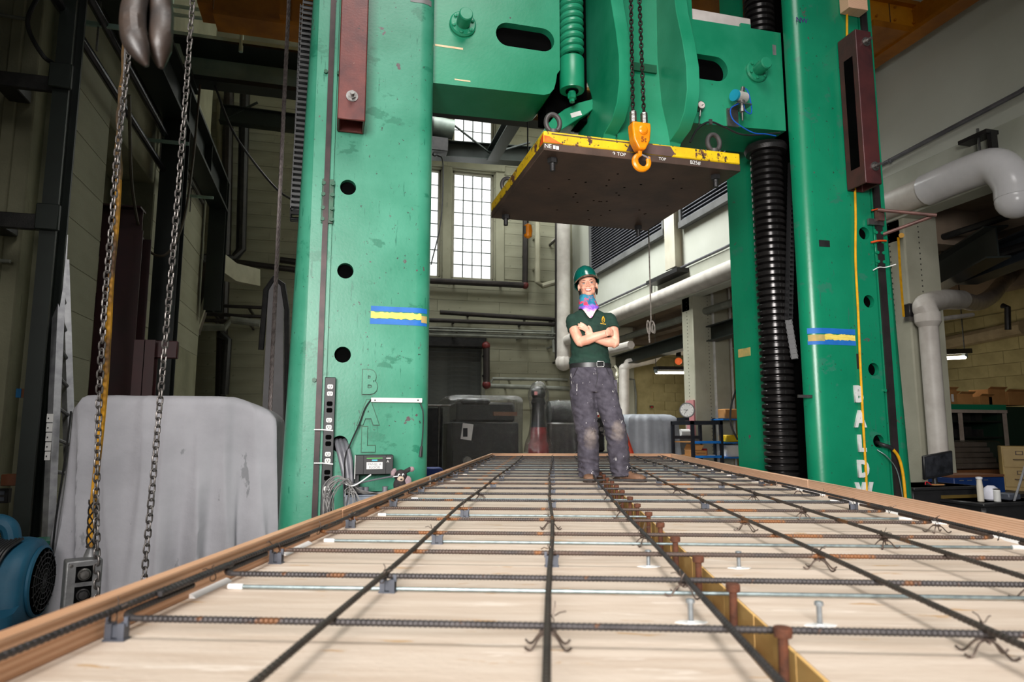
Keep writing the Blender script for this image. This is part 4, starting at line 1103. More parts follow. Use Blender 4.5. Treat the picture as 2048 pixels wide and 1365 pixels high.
# yellow cord and fittings on the right column
cp = [at(x, y, Y=5.335) for x, y in ((1694, -60), (1694, 100), (1696, 200), (1706, 300), (1711, 420), (1711, 520), (1716, 620), (1721, 740), (1727, 860), (1732, 950), (1734, 1010))]
tag(MB().tube(curve(cp, 5), .0115, 8).build('cord', YCORD), 'long yellow cord running down the front of the right column', 'cord')
t = thing('power_cable', 'yellow cable with black sleeve leaving the lowest right column hole', 'cable', at(1755, 886, Y=5.36))
cq = curve([at(1752, 885, Y=5.42), at(1764, 890, Y=5.30), at(1782, 897, Y=5.27), at(1797, 915, Y=5.27), at(1806, 950, Y=5.28), at(1812, 1010, Y=5.3)], 6)
MB().tube(cq[:14], .020, 10).build('sleeve', BLACK, t)
MB().tube(cq[12:], .0135, 10).build('cable', YCORD, t)
tag(MB().tube(curve([at(1754, 900, Y=5.34), at(1775, 915, Y=5.3), at(1795, 945, Y=5.3), at(1808, 1010, Y=5.3)]), .005, 6).build('grey_wire', GALV), 'thin grey wire hanging beside the yellow power cable', 'wire')
t = thing('swing_arm', 'rusty pipe arm folded out from the right column', 'arm', at(1758, 435, Y=5.32))
PB = mat('brown_pipe', C(120, 84, 76), C(90, 64, 60), 9, .5, .3)
MB().cyl(at(1755, 420, Y=5.28), at(1873, 431, Y=5.0), .017, n=10).build('upper_arm', PB, t)
MB().cyl(at(1766, 469, Y=5.33), at(1862, 434, Y=5.05), .017, n=10).build('lower_arm', PB, t)
MB().bx(at(1754, 430, Y=5.3).x, at(1766, 430, Y=5.3).x, 5.28, 5.33, at(1760, 442, Y=5.3).z, at(1760, 418, Y=5.3).z).build('hinge', PB, t)
MB().bx(at(1740, 444, Y=5.3).x, at(1770, 444, Y=5.3).x, 5.31, 5.335, at(1760, 450, Y=5.3).z, at(1760, 438, Y=5.3).z).build('clamp', STEEL, t)
OT = mat('orange_tie', C(220, 80, 20))
tag(MB().tube([at(1743, 421, Y=5.31), at(1756, 418, Y=5.29)], .008, 6).build('cable_tie', OT), 'upper orange tie on the swing arm of the right column', 'cable tie')
tag(MB().tube(curve([at(1742, 485, Y=5.32), at(1757, 482, Y=5.30), at(1772, 482, Y=5.32)]), .010, 6).build('cable_tie', OT), 'lower orange tie wrapped round the rail of the right column', 'cable tie')
tag(MB().tube(curve([at(1746, 541, Y=5.32), at(1758, 535, Y=5.30), at(1771, 535, Y=5.30), at(1792, 529, Y=5.25)]), .005, 6).build('cable_tie', TAPEW), 'white wire tie round the rail of the right column', 'cable tie')
tag(MB().bx(at(1697, 0, Y=5.22).x, at(1735, 0, Y=5.22).x, 5.22, 5.345, at(1715, 17, Y=5.22).z, at(1715, -40, Y=5.22).z).build('wood_block', FIRP, bev=.004), 'wooden block with painted end at the top of the right column', 'block')
tag(MB().bx(at(1596, 790, Y=5.4).x, 4.325, 5.395, 5.41, at(1600, 796, Y=5.4).z, at(1600, 790, Y=5.4).z).build('small_bracket', STEEL), 'tiny metal tab on the inner edge of the right column', 'bracket')
tag(MB().tube(curve([at(1472, 780, Y=6.9), at(1462, 815, Y=6.9), at(1462, 850, Y=6.9), at(1475, 880, Y=6.9)]), .012, 6).build('black_cable', BLACK), 'black cable looping out behind the rear green column', 'cable')
# ---- things on the left column
t = thing('power_strip', 'long black power strip with white outlets on the left column', 'power strip', (.0, 5.31, 1.0))
zt_, zb_ = at(655, 755, Y=5.3).z, .80
MB().bx(-.032, .048, 5.295, 5.335, zb_, zt_).build('housing', BLACK, t, bev=.004)
om = MB().prism([(-.021, -.010), (-.014, -.017), (.014, -.017), (.021, -.010), (.021, .010), (.014, .017), (-.014, .017), (-.021, .010)], -.004, 0, 'XZ').mesh('outlet', WHITE, smooth=0)
ok_ = MB().prism([(-.021, -.010), (-.014, -.017), (.014, -.017), (.021, -.010), (.021, .010), (.014, .017), (-.014, .017), (-.021, .010)], -.003, 0, 'XZ').mesh('outlet', DARK, smooth=0)
sm = MB().bx(-.010, -.006, -.006, 0, -.004, .008).bx(.006, .010, -.006, 0, -.004, .008).box((0, -.003, -.010), (.006, .006, .006)).mesh('socket_slots', BLACK, smooth=0)
for py, w_ in ((774, 1), (788, 1), (808, 0), (821, 0), (841, 1), (855, 1), (875, 0), (888, 0), (909, 1), (922, 1), (945, 0), (957, 0), (978, 1), (991, 1)):
    p = at(658, py, Y=5.295)
    o = put(om if w_ else ok_, 'outlet', t, V((.008, 5.295, p.z))-OR[t])
    if w_:
        put(sm, 'socket_slots', o, (0, 0, 0))
for k, py in enumerate((861, 928)):
    p = at(645, py, Y=5.29)
    tag(MB().tube([at(628, py-1, Y=5.30), at(645, py-1, Y=5.288), at(666, py+1, Y=5.288)], .005, 6).build('cable_tie', TAPEW), f'{("upper", "lower")[k]} white cable tie around the black power strip', 'cable tie')
t = thing('cable_bracket', 'white flat bar screwed to the left column with a black cord', 'bracket', at(790, 800, Y=5.34))
a, b = at(742, 796, Y=5.34), at(844, 806, Y=5.34)
MB().bx(a.x, b.x, 5.325, 5.345, b.z, a.z).build('bar', WHITE, t, bev=.002)
for px in (750, 836):
    p = at(px, 801, Y=5.325)
    MB().cyl(p, p+V((0, -.004, 0)), .006, n=8).build('screw', BLKM, t)
tag(MB().tube(curve([at(742, 800, Y=5.33), at(730, 818, Y=5.32), at(718, 850, Y=5.31), at(700, 890, Y=5.29), at(690, 920, Y=5.25), at(690, 985, Y=5.2)]), .006, 6).build('cord', BLACK), 'black cord falling from the white bar down to the hoses', 'cord')
t = thing('cord', 'black cord with plug hanging from the right end of the white bar', 'cord', at(842, 806, Y=5.33))
MB().tube(curve([at(840, 806, Y=5.33), at(846, 825, Y=5.32), at(846, 860, Y=5.33), at(843, 895, Y=5.33)]), .005, 6).build('cord', BLACK, t)
MB().cyl(at(843, 893, Y=5.33), at(841, 914, Y=5.33), .010, .014, n=8).build('plug', BLACK, t)
HOSE = mat('grey_hose', C(118, 118, 124), C(96, 96, 102), 9, .4)
for k, dx in enumerate((0, 9, 18)):
    tag(MB().tube(curve([at(672+dx*.8, 876, Y=5.46), at(676+dx, 895, Y=5.31), at(682+dx, 920, Y=5.27), at(690+dx*.7, 960, Y=5.25), at(692+dx*.6, 1010, Y=5.22)]), .019, 10).build('grey_hose', HOSE), f'{("left", "middle", "right")[k]} grey hose out of the lowest hole of the left column', 'hose', 'grey hoses from the left column hole')
t = thing('control_unit', 'black control unit with paper label leaning on the left column', 'control unit', at(748, 948, Y=5.2))
a, b = at(711, 911, Y=5.18), at(786, 949, Y=5.18)
MB().bx(a.x, b.x, 5.18, 5.30, b.z, a.z).build('case', BLACK, t, bev=.004)
MB().bx(a.x+.058, a.x+.060, 5.1785, 5.18, b.z+.004, a.z-.004).bx(b.x-.054, b.x-.052, 5.1785, 5.18, b.z+.004, a.z-.004).build('seam', DARK, t)
cx_ = at(749, 935, Y=5.18).x
MB().bx(cx_-.058, cx_+.058, 5.1775, 5.18, at(749, 939, Y=5.18).z, at(749, 925, Y=5.18).z).build('paper_label', PAPER, t)
INK = mat('grey_ink', C(120, 122, 128))
text('PANEL A', .025, (cx_, 5.177, at(749, 929.5, Y=5.18).z), FRONT, INK, t, .0005)
text('FLOOR', .025, (cx_, 5.177, at(749, 935.5, Y=5.18).z), FRONT, INK, t, .0005)
z_ = at(749, 917, Y=5.18).z
MB().bx(cx_-.058, cx_+.058, 5.1785, 5.18, z_-.002, z_+.002).build('green_line', mat('green_line', C(90, 200, 90)), t)
MB().bx(cx_-.02, cx_+.02, 5.1785, 5.18, z_-.020, z_-.010).build('teal_badge', mat('teal_badge', C(80, 180, 200)), t)
text('A', .026, (b.x-.04, 5.178, z_-.025), FRONT, PAPER, t, .0005)
MB().bx(b.x-.054, b.x-.018, 5.1785, 5.18, z_-.004, z_+.002).build('white_print', PAPER, t)
MB().bx(a.x-.004, a.x+.001, 5.17, 5.2, b.z-.03, a.z).build('side_plate', WHITE, t)
MB().bx(a.x-.0, a.x+.03, 5.22, 5.26, b.z-.25, b.z+.02).build('leg', BLACK, t)
t = thing('steel_enclosure', 'grey steel enclosure with cable glands at foot of left column', 'enclosure', at(740, 1000, Y=5.15))
a, b = at(690, 991, Y=5.05), at(800, 991, Y=5.05)
GRE = mat('enclosure_grey', C(140, 148, 160), C(124, 132, 144), 3, .45)
MB().bx(a.x, b.x, 5.05, 5.30, .35, a.z).bx(a.x-.006, b.x+.006, 5.04, 5.31, a.z-.012, a.z).build('body', GRE, t, bev=.004)
for px in (721, 732, 770):
    p = at(px, 978, Y=5.17)
    MB().cyl((p.x, 5.17, a.z), (p.x, 5.17, a.z+.045), .020, n=12).build('gland', HOSE, t)
MB().cyl((a.x+.035, 5.16, a.z), (a.x+.035, 5.16, a.z+.055), .024, n=12).build('conduit_nut', STEEL, t)
MB().bx(a.x, b.x, 5.06, 5.3, 0, .35).build('plinth', BLKM, t)
# bundle of grey signal wires tied together, each wire a part
t = thing('wire_bundle', 'bundle of thin grey wires tied up beside the enclosure', 'wires', at(705, 975, Y=5.0))
WG = mat('wire_grey', C(150, 148, 146), C(110, 108, 108), 20, .5)
random.seed(21)
for k in range(26):
    e = (random.uniform(642, 668), random.uniform(1010, 1042)) if k < 16 else (random.uniform(690, 728), random.uniform(1005, 1035))
    tp = (random.uniform(668, 696), random.uniform(952, 966)) if k < 16 else (random.uniform(690, 708), random.uniform(962, 985))
    y = random.uniform(4.92, 5.04)
    md = ((tp[0]+e[0])/2-random.uniform(4, 16) if k < 16 else (tp[0]+e[0])/2, (tp[1]+e[1])/2-random.uniform(0, 14))
    MB().tube(curve([at(706, 972, Y=4.99), at(*tp, Y=y), at(*md, Y=y), at(*e, Y=y)], 5), .0035, 5).build('wire', WG, t)
for k in range(7):
    y = 5.02+.01*k
    MB().tube(curve([at(704, 970, Y=5.0), at(725, 982+k, Y=y), at(765, 988-k*.5, Y=y), at(795, 985-k, Y=y)], 5), .0035, 5).build('wire', WG, t)
MB().tube(curve([at(690, 968, Y=4.98), at(708, 972, Y=4.96), at(742, 950, Y=4.98)], 4), .005, 6).build('tie', TAPEW, t)
MB().tube(curve([at(706, 970, Y=4.98), at(740, 962, Y=5.03), at(786, 953, Y=5.05)], 4), .006, 6).build('grey_lead', HOSE, t)
# plush toy
t = thing('plush_toy', 'dark plush monkey toy tied beside the control unit', 'toy', at(803, 965, Y=5.1))
p = at(801, 952, Y=5.1)
FUR = mat('dark_plush', C(58, 50, 52), C(40, 36, 38), 40, .95, 0, .8, 200)
PINK = mat('grey_pink_plush', C(176, 150, 154), C(150, 128, 132), 40, .95, 0, .8, 200)
MB().sph(p, (.048, .045, .045), 18, 12).build('head', FUR, t)
MB().sph(p+V((-.008, -.02, -.065)), (.045, .04, .055), 16, 10).build('body', FUR, t)
MB().sph(p+V((-.002, -.040, -.022)), (.026, .018, .022), 14, 9).build('muzzle', mat('tan_plush', C(198, 176, 156), None, 30, .9), t)
for dx in (-.014, .014):
    e = MB().sph(p+V((dx, -.042, .008)), (.009, .005, .010), 10, 7).build('eye', WHITE, t)
    MB().sph(p+V((dx+.001, -.048, .006)), (.0045, .003, .005), 8, 6).build('pupil', BLACK, e)
MB().sph(p+V((0, -.058, -.022)), (.009, .004, .006), 8, 6).build('nose', BLACK, t)
MB().sph(p+V((-.050, .0, .022)), (.020, .018, .034), 12, 8, rot=Matrix.Rotation(R(20), 3, 'Y')).build('paw', PINK, t)
MB().sph(p+V((.05, .0, -.04)), (.032, .022, .04), 12, 8).build('foot', PINK, t)
MB().tube(curve([p+V((.02, 0, .02)), p+V((.05, -.01, .038)), p+V((.072, -.01, .048))], 4), .016, 10).build('arm', FUR, t)
MB().sph(p+V((.078, -.01, .046)), (.022, .018, .02), 10, 7).build('hand', PINK, t)
MB().tube([p+V((-.09, -.03, -.01)), p+V((-.02, -.05, .0))], .004, 6).build('tie', TAPEW, t)
MB().bx(p.x-.1, p.x+.06, 5.06, 5.3, .2, p.z-.115).build('ledge', BLKM, t)
# wire rope left of the column
p0, p1 = at(579, -80, Y=7.4), at(540, 820, Y=7.4)
t = thing('wire_rope', 'thick grey wire rope hanging left of the green column', 'rope', (p1.x, 7.4, 1.2))
for k in range(5):
    MB().tube([(p1.x+.013*math.cos(i*.7+k*1.2566), 7.4+.013*math.sin(i*.7+k*1.2566), .9+i*.035) for i in range(165)], .010, 5).build('strand', mat('rope_grey', C(126, 116, 114), C(92, 84, 82), 30, .5, .5) if k == 0 else bpy.data.materials['rope_grey'], t)
# ================================================================ formwork platform with its reinforcement
A = R(18.4)
ZPLY, ZB, ZTOP = 1.078, 1.119, 1.156
def W(u, v, z):
    return V((u*math.cos(A)+v*math.sin(A), -u*math.sin(A)+v*math.cos(A), z))
def UV(px, py, z):
    p = at(px, py, Z=z)
    return (p.x*math.cos(A)-p.y*math.sin(A), p.x*math.sin(A)+p.y*math.cos(A))
UL, UR_, VF, VN = -.925, 1.787, 10.62, -.7
G0, G1 = .368, .466
fw = thing('formwork_platform', 'long timber edged formwork platform filling the foreground', 'formwork', (0, 0, 0), rz=-A)
MB().bx(UL-.035, G0, VN, VF+.035, ZPLY-.20, ZPLY).build('deck_panel', [PLY], fw)
MB().bx(G1, UR_+.035, VN, VF+.035, ZPLY-.20, ZPLY).build('deck_panel', [PLY], fw)
lam = MB().bx(-.004, .003, .001, .139, -.197, -.002).mesh('edge_lamella', PANELE, smooth=0)
for k in range(80):
    put(lam, 'edge_lamella', fw, (G1-random.uniform(0, .003), VN+.14*k, ZPLY))
for a, b in ((VN, 3.02), (3.025, 5.6), (5.605, VF+.036)):
    MB().bx(UL-.035, UL, a, b, ZPLY, ZTOP).build('edge_board', FIR, fw, bev=.003)
for a, b in ((VN, 5.0), (5.005, VF+.036)):
    MB().bx(UR_, UR_+.035, a, b, ZPLY, ZTOP).build('edge_board', FIRP, fw, bev=.003)
MB().bx(UL, UR_, VF, VF+.035, ZPLY, ZTOP).build('edge_board', FIR, fw, bev=.003)
MB().bx(.22, .62, VN, VF, .776, .806).bx(.41, .43, VN, VF, .35, .776).bx(.22, .62, VN, VF, .32, .35).build('steel_beam', RUST, fw)
for u in (-.7, 1.5):
    MB().bx(u-.06, u+.06, VN, VF, .72, .878).build('bearer', PANELE, fw)
for v in (-.4, 4.9, 10.2):
    MB().bx(-.8, 1.7, v-.1, v+.1, .45, .72).build('sleeper', PANELE, fw)
    for u in (-.6, 1.4):
        MB().bx(u-.1, u+.1, v-.1, v+.1, 0, .45).build('block', CONC, fw)
    MB().bx(.2, .64, v-.1, v+.1, 0, .32).build('block', CONC, fw)
# white sealant along the board foot
random.seed(3)
for a, b in ((1.2, 2.3), (2.45, 3.1), (3.3, 4.4), (4.7, 5.4)):
    rs = []
    for i in range(13):
        v = a+(b-a)*i/12
        w_ = .035+random.uniform(-.012, .02)
        rs.append([V((UR_-w_, v, ZPLY)), V((UR_-w_*.6, v, ZPLY+.006)), V((UR_, v, ZPLY+.010)), V((UR_, v, ZPLY))])
    MB().rings(rs).build('sealant', TAPEW, fw)
for a, b in ((1.75, 1.95), (2.35, 2.6)):
    MB().prism([(UL, ZPLY), (UL+.018, ZPLY), (UL+.008, ZPLY+.008), (UL, ZPLY+.010)], a, b, 'XZ').build('sealant', TAPEW, fw)
u, v = UV(947, 965, ZPLY+.04)
MB().bx(UL-.001, UL+.0015, v-.012, v+.012, ZPLY+.01, ZTOP).build('joint_tape', TAPEW, fw)
# knot marks burned on the left board
for v, s_ in ((1.02, .02), (1.12, .014), (2.75, .012)):
    MB().box((UL+.0005, v, ZPLY+.035), (.001, s_, s_)).build('dark_mark', BLKM, fw)
# headed studs standing in the joint between the two deck halves
st = MB().lathe([(.0095, 0), (.0095, .315), (.0165, .317), (.0175, .326), (.0165, .334), (.002, .336)], n=14).mesh('stud', RUST)
v = 1.36
i = 0
while v < VF-.1:
    o = bpy.data.objects.new('headed_stud', st)
    COL.objects.link(o)
    o.location = W(.420, v, 0)
    o.location.z = .806-.003*random.random()
    o.rotation_euler = (random.uniform(-.015, .015), random.uniform(-.015, .015), random.random())
    tag(o, f'{ORD[i]} rusty headed stud in the slot between deck halves, counting from the camera', 'stud', 'rusty headed studs in the slot')
    i += 1
    v += .36 if v < 3.5 else .385
# reinforcement
def rebar(pts, r, m, pitch=.0125, n=8):
    P = [V(p) for p in pts]
    out, rad = [], []
    acc = 0.0
    for a, b in zip(P, P[1:]):
        d = (b-a).length
        while acc < d:
            q = a.lerp(b, acc/d)
            for f, k in ((0, 1), (.35, 1), (.42, 1.13), (.72, 1.13)):
                if acc+f*pitch < d+1e-6:
                    out.append(a.lerp(b, min(1, (acc+f*pitch)/d)))
                    rad.append(r*k)
            acc += pitch
        acc -= d
    return MB().tube(out, rad, n, ref=(0, 0, 1)).mesh('rebar', m, smooth=60)
uc, hw = .347, 1.245
hook = [(math.sin(R(a))*.05, .05-math.cos(R(a))*.05) for a in range(0, 91, 15)]
path = [(-hw, .30, 0)] + [(-hw+.05-x, y, 0) for x, y in reversed(hook)] + [(hw-.05+x, y, 0) for x, y in hook] + [(hw, .30, 0)]
tm = rebar(path, .0066, REBAR, .0105)
tm2 = rebar(path, .0066, mat('rebar_steel_rusty', C(84, 66, 56), C(64, 58, 56), 5, .55, .4, .1, 200, [(C(120, 78, 46), .55, 3, None)]), .0105)
rusty = {2, 3, 4, 5, 9}
for k in range(23):
    v = 1.404+.4055*k + (.035 if k == 1 else 0)
    o = bpy.data.objects.new('crosswise_rebar', tm2 if k in rusty else tm)
    COL.objects.link(o)
    du = .10 if k == 0 else (random.uniform(-.012, .012))
    o.location = W(uc+du*0, v, ZB)
    o.rotation_euler = (0, 0, -A-(.006 if k < 3 else random.uniform(-.002, .002)))
    tag(o, f'{ORD[k]} crosswise ribbed rebar counting from the camera, hooked at both ends', 'rebar', 'crosswise rebars of the mat')
    if k % 2 == 1 and k < 22:
        g = MB().cyl((-1.20, 0, 0), (1.32, 0, 0), .0048, n=8).build('galvanized_rod', GALV, None)
        g.location = W(uc, v+.006, ZPLY+.0075)
        g.rotation_euler = (0, 0, -A-.004)
        tag(g, f'{ORD[k//2]} thin galvanized rod lying on the deck, counting from the camera', 'rod', 'galvanized rods under the mat')
        c = MB().cyl((1.29, 0, 0), (1.35, 0, 0), .0085, n=8).build('end_sleeve', TAPEW, g)
        MB().cyl((-1.22, 0, 0), (-1.18, 0, 0), .0078, n=8).build('end_sleeve', TAPEW, g)
tie = MB()
tie.tube([(.0110*math.cos(R(a)), .0035*math.sin(R(a*2)), -.008+.017*math.sin(R(a))) for a in range(0, 360, 24)], .0013, 5, True)
tie.tube([(.012, .002, .002), (.02, .006, .014), (.026, .014, .02)], .0013, 5)
tie.tube([(.012, -.002, .002), (.022, -.010, .010), (.034, -.012, .008)], .0013, 5)
tiem = tie.mesh('tie_wire', WIREM)
US = [-.901, -.449, -.019, .329, .808, 1.188, 1.590]
LNAMES = ['leftmost lengthwise bar along the left edge board', 'second lengthwise rebar from the left edge board', 'middle lengthwise rebar left of the studs', 'lengthwise rebar running beside the rusty studs',
          'rusty lengthwise rebar just right of the studs', 'second lengthwise rebar in from the right board', 'rightmost lengthwise bar along the right edge board']
lm = {}
for j, u in enumerate(US):
    rng = random.Random(j)
    ph = rng.uniform(0, 6)
    pts = [(.012*math.sin(y*.9+ph)+.004*math.sin(y*3+ph), y, .003*math.sin(y*2.1+ph)) for y in [-.5+.3*i for i in range(37)]]
    o = bpy.data.objects.new('lengthwise_rebar', rebar(pts, .0067, REBARL if j in (1, 2, 4, 5) else REBAR, .016, 7))
    COL.objects.link(o)
    o.location = W(u, 0, ZB+.0136)
    o.rotation_euler = (0, 0, -A)
    tag(o, LNAMES[j], 'rebar', 'lengthwise rebars of the mat')
    for k in range(23):
        if (k+j) % 2 == 0 or j in (0, 6):
            v = 1.404+.4055*k
            put(tiem, 'tie_wire', o, (.012*math.sin(v*.9+ph), v+.004, 0), (rng.uniform(-.3, .3), rng.uniform(-.3, .3), rng.uniform(0, 6)))
    if j in (0, 6):
        for (a, b) in ((-.5, .95), (1.55, 1.9), (3.0, 3.6), (5.2, 6.0)):
            d = .0135 if j == 0 else -.0135
            put(rebar([(d, a, .002), (d, b, .002)], .0066, REBAR, .016, 7), 'lap_bar', o)
# spacers: plastic blocks and wire chairs
pm = MB()
for x in (-.020, .006):
    pm.bx(x, x+.014, -.010, .010, 0, .034)
pm.bx(-.020, .020, -.006, .006, .006, .030).bx(-.023, -.015, -.004, .004, .028, .046).bx(.015, .023, -.004, .004, .028, .046)
pm.bx(-.022, .022, -.013, .013, 0, .004)
pmesh = pm.mesh('spacer', GREYP)
ch_ = MB()
for sx in (-1, 1):
    for sy in (-1, 1):
        ch_.tube(curve([(0, sy*.006, .034), (sx*.018, sy*.012, .026), (sx*.034, sy*.022, .006), (sx*.043, sy*.026, .003), (sx*.052, sy*.030, .009)], 3), .0026, 6)
ch_.tube([(-.02, 0, .033), (.02, 0, .033)], .003, 6).tube([(0, -.02, .030), (0, .02, .030)], .003, 6)
chm = ch_.mesh('chair', WIREM)
def unique(base, used):
    used[base] = used.get(base, 0)+1
    return base
UN = ['along the left edge bar', 'under the second lengthwise bar', 'under the middle lengthwise bar', 'under the bar beside the studs', 'under the rusty bar right of the studs', 'under the second bar from right', 'along the right edge bar']
spots = []
for k in range(0, 23):
    for j in range(7):
        if (k+j) % 2 == 0 and not (j == 3 and k == 11):
            wire = j >= 3 and k < 9 and not (k == 6 and j in (4, 6)) or (j == 2 and k in (0, 4)) or (j == 1 and k in (7,))
            spots.append((k, j, wire))
for k, j, wire in spots:
    o = bpy.data.objects.new('wire_chair' if wire else 'plastic_spacer', chm if wire else pmesh)
    COL.objects.link(o)
    o.location = W(US[j]+(.006 if wire else .012), 1.404+.4055*k+(.035 if k == 1 else 0), ZPLY)
    o.rotation_euler = (0, 0, -A+(random.uniform(-.5, .5) if wire else random.uniform(-.1, .1)))
    if wire:
        o.scale = (.86, .9, .95)
    tag(o, f'{"wire rebar chair" if wire else "grey plastic spacer"} at {ORD[k]} crosswise bar {UN[j]}', 'rebar chair' if wire else 'spacer', 'rebar supports on the deck')
# galvanized lag screws with white tape feet
for k, (px, py, l) in enumerate(((1382, 1246, 'nearest screw left of the studs'), (1640, 1252, 'nearest screw right of the studs'), (1297, 1134, 'second screw left of the studs'), (1478, 1137, 'second screw right of the studs'))):
    u, v = UV(px, py, ZPLY)
    p = W(u, v, ZPLY)
    t = thing('lag_screw', f'galvanized {l}, standing in white tape on the deck', 'screw', p, 'galvanized screws on the deck', rot=(0, 0, -A))
    MB().lathe([(.006, 0), (.006, .042), (.010, .0425), (.010, .049), (.007, .051), (.002, .051)], n=10).build('screw', mat('zinc', C(150, 156, 160), C(120, 126, 130), 30, .4, .6) if k == 0 else bpy.data.materials['zinc'], t, local=True)
    MB().prism([(-.036, -.004), (-.008, -.018), (.028, -.010), (.038, .003), (.010, .016), (-.024, .010)], .0, .0015, 'XY').lathe([(.009, .0), (.0065, .004)], n=10).build('tape_foot', TAPEW, t, local=True)
# ================================================================ things around the left foreground
# machine under a grey canvas cover
t = thing('covered_machine', 'machine hidden under a grey canvas cover beside the left column', 'covered machine', (-1.27, 6.9, 0))
def drape(x0, x1, y0, y1, z0, z1, nx, ny, nz, fold, chamf, seed, mats, name, parent, sag=None):
    """cloth box: a rounded block with vertical folds that deepen towards the hem"""
    rs = []
    per = []
    N = 2*(nx+ny)
    def ring(z, sh, f):
        out = []
        for i in range(N):
            if i < nx:
                a = (i/nx, 0)
            elif i < nx+ny:
                a = (1, (i-nx)/ny)
            elif i < 2*nx+ny:
                a = (1-(i-nx-ny)/nx, 1)
            else:
                a = (0, 1-(i-2*nx-ny)/ny)
            x = x0+sh+(x1-x0-2*sh)*a[0]
            y = y0+sh+(y1-y0-2*sh)*a[1]
            cxx, cyy = (x0+x1)/2, (y0+y1)/2
            d = V((x-cxx, y-cyy, 0)).normalized()
            s = i*1.0
            s *= 76/N*(.75 if N > 150 else 1)
            n1 = .9-3.2*abs(noise.noise(V((s*.30+z*.25, z*.22, seed)))) + noise.noise(V((s*.75-z*.3, z*.35, seed+5)))*.6
            n2 = noise.noise(V((s*.1, z*2.2, seed+9)))*.5
            out.append(V((x, y, z+.02*n1*f)) + d*(fold*n1*(.42+.58*f)+.012*n2))
        return out
    for k in range(nz+1):
        f = 1-k/nz
        rs.append(ring(z0+(z1-chamf-z0)*k/nz, 0-.03*f, f))
    for k in range(1, 5):
        a = R(k*22.5)
        rs.append(ring(z1-chamf+chamf*math.sin(a), chamf*1.3*(1-math.cos(a)), .1))
    rs.append(ring(z1, chamf*2.6, .05))
    if sag:
        rs = [[p-V((0, 0, sag(p)*(p.z-z0)/(z1-z0))) for p in r] for r in rs]
    m = MB().rings(rs)
    return m.build(name, mats, parent, smooth=70)
drape(-2.06, -.45, 6.42, 7.5, .02, 1.80, 110, 40, 34, .095, .085, 3, CLOTH, 'canvas_cover', t, lambda p: .16*max(0, (p.x+.82)/.4)**1.2+.10*max(0, (-1.98-p.x)/.1))
MB().bx(-1.9, -.6, 6.6, 7.3, 0, 1.6).build('machine_body', BLKM, t)
MB().tube(curve([(-2.09, 6.40, .05), (-2.09, 6.39, .7), (-2.06, 6.40, 1.3), (-2.05, 6.41, 1.66)]), .008, 5).build('seam_cord', BLKM, t)
# blue air mover
t = thing('air_mover', 'blue moulded air mover blower at the left edge', 'blower', (-2.35, 6.1, 0))
gc = at(77, 1163, Y=6.12)
X1, X0 = gc.x, gc.x-.72
cy, cz_ = 6.12, gc.z
scroll = [(cy+.34*math.cos(R(a)), cz_+.33*math.sin(R(a))) for a in range(-70, 181, 14)] + [(cy-.36, cz_-.12), (cy-.46, cz_-.16), (cy-.46, .06), (cy+.12, .05)]
def shrink(poly, k):
    return [(cy+(p[0]-cy)*k, cz_+(p[1]-cz_)*k) for p in poly]
MB().rings([[V((x, y, z)) for y, z in shrink(scroll, k)] for x, k in ((X0, .86), (X0+.03, .95), (X0+.09, 1), (X1-.10, 1), (X1-.03, .96), (X1, .86))]).build('housing', TEALP, t, smooth=50)
c_ = V((X1, cy, cz_))
MB().lathe([(.245, -.02), (.262, .005), (.262, .02), (.245, .03), (.235, .012)], c_, (1, 0, 0), 36).build('intake_rim', TEALP, t)
MB().lathe([(.236, .012), (.236, .032), (.02, .032)], c_, (1, 0, 0), 32).build('intake_void', DARK, t)
gr = MB()
for r_ in (.05, .09, .13, .17, .21):
    gr.tube([c_+V((.042, r_*math.cos(R(a)), r_*math.sin(R(a)))) for a in range(0, 360, 15)], .004, 5, True, ref=(1, 0, 0))
for a in range(0, 180, 20):
    d = V((0, .23*math.cos(R(a)), .23*math.sin(R(a))))
    gr.tube([c_-d+V((.04, 0, 0)), c_+d+V((.04, 0, 0))], .004, 5)
gr.build('intake_grille', BLKM, t)
hy = cy-.08
MB().tube(curve([(X0+.05, hy, cz_+.30), (X0+.16, hy, cz_+.44), (X0+.40, hy, cz_+.46), (X0+.52, hy, cz_+.42), (X0+.56, hy, cz_+.28)]), .062, 12).build('handle', TEALP, t)
for k in range(8):
    x = X1-.30+.022*k-.04
    MB().tube(curve([(x+.10, cy-.12, cz_+.335), (x+.05, cy-.27, cz_+.26), (x, cy-.36, cz_+.06), (x-.10, cy-.40, cz_-.14), (x-.16, cy-.44, cz_-.18)]), .011, 6).build('power_lead', BLACK, t)
MB().bx(X0+.10, X1-.16, cy-.475, cy-.45, .08, cz_-.20).build('outlet', DARK, t)
vm = MB()
for k in range(6):
    x = X0+.10+(X1-X0-.26)*k/5
    vm.bx(x-.004, x+.004, cy-.49, cy-.475, .08, cz_-.20)
for k in range(3):
    z = .09+(cz_-.30)*k/2
    vm.bx(X0+.10, X1-.16, cy-.487, cy-.475, z-.004, z+.004)
vm.build('outlet_grille', STEEL, t)
MB().bx(X0+.05, X1-.05, cy-.4, cy+.3, 0, .055).build('feet', BLACK, t)
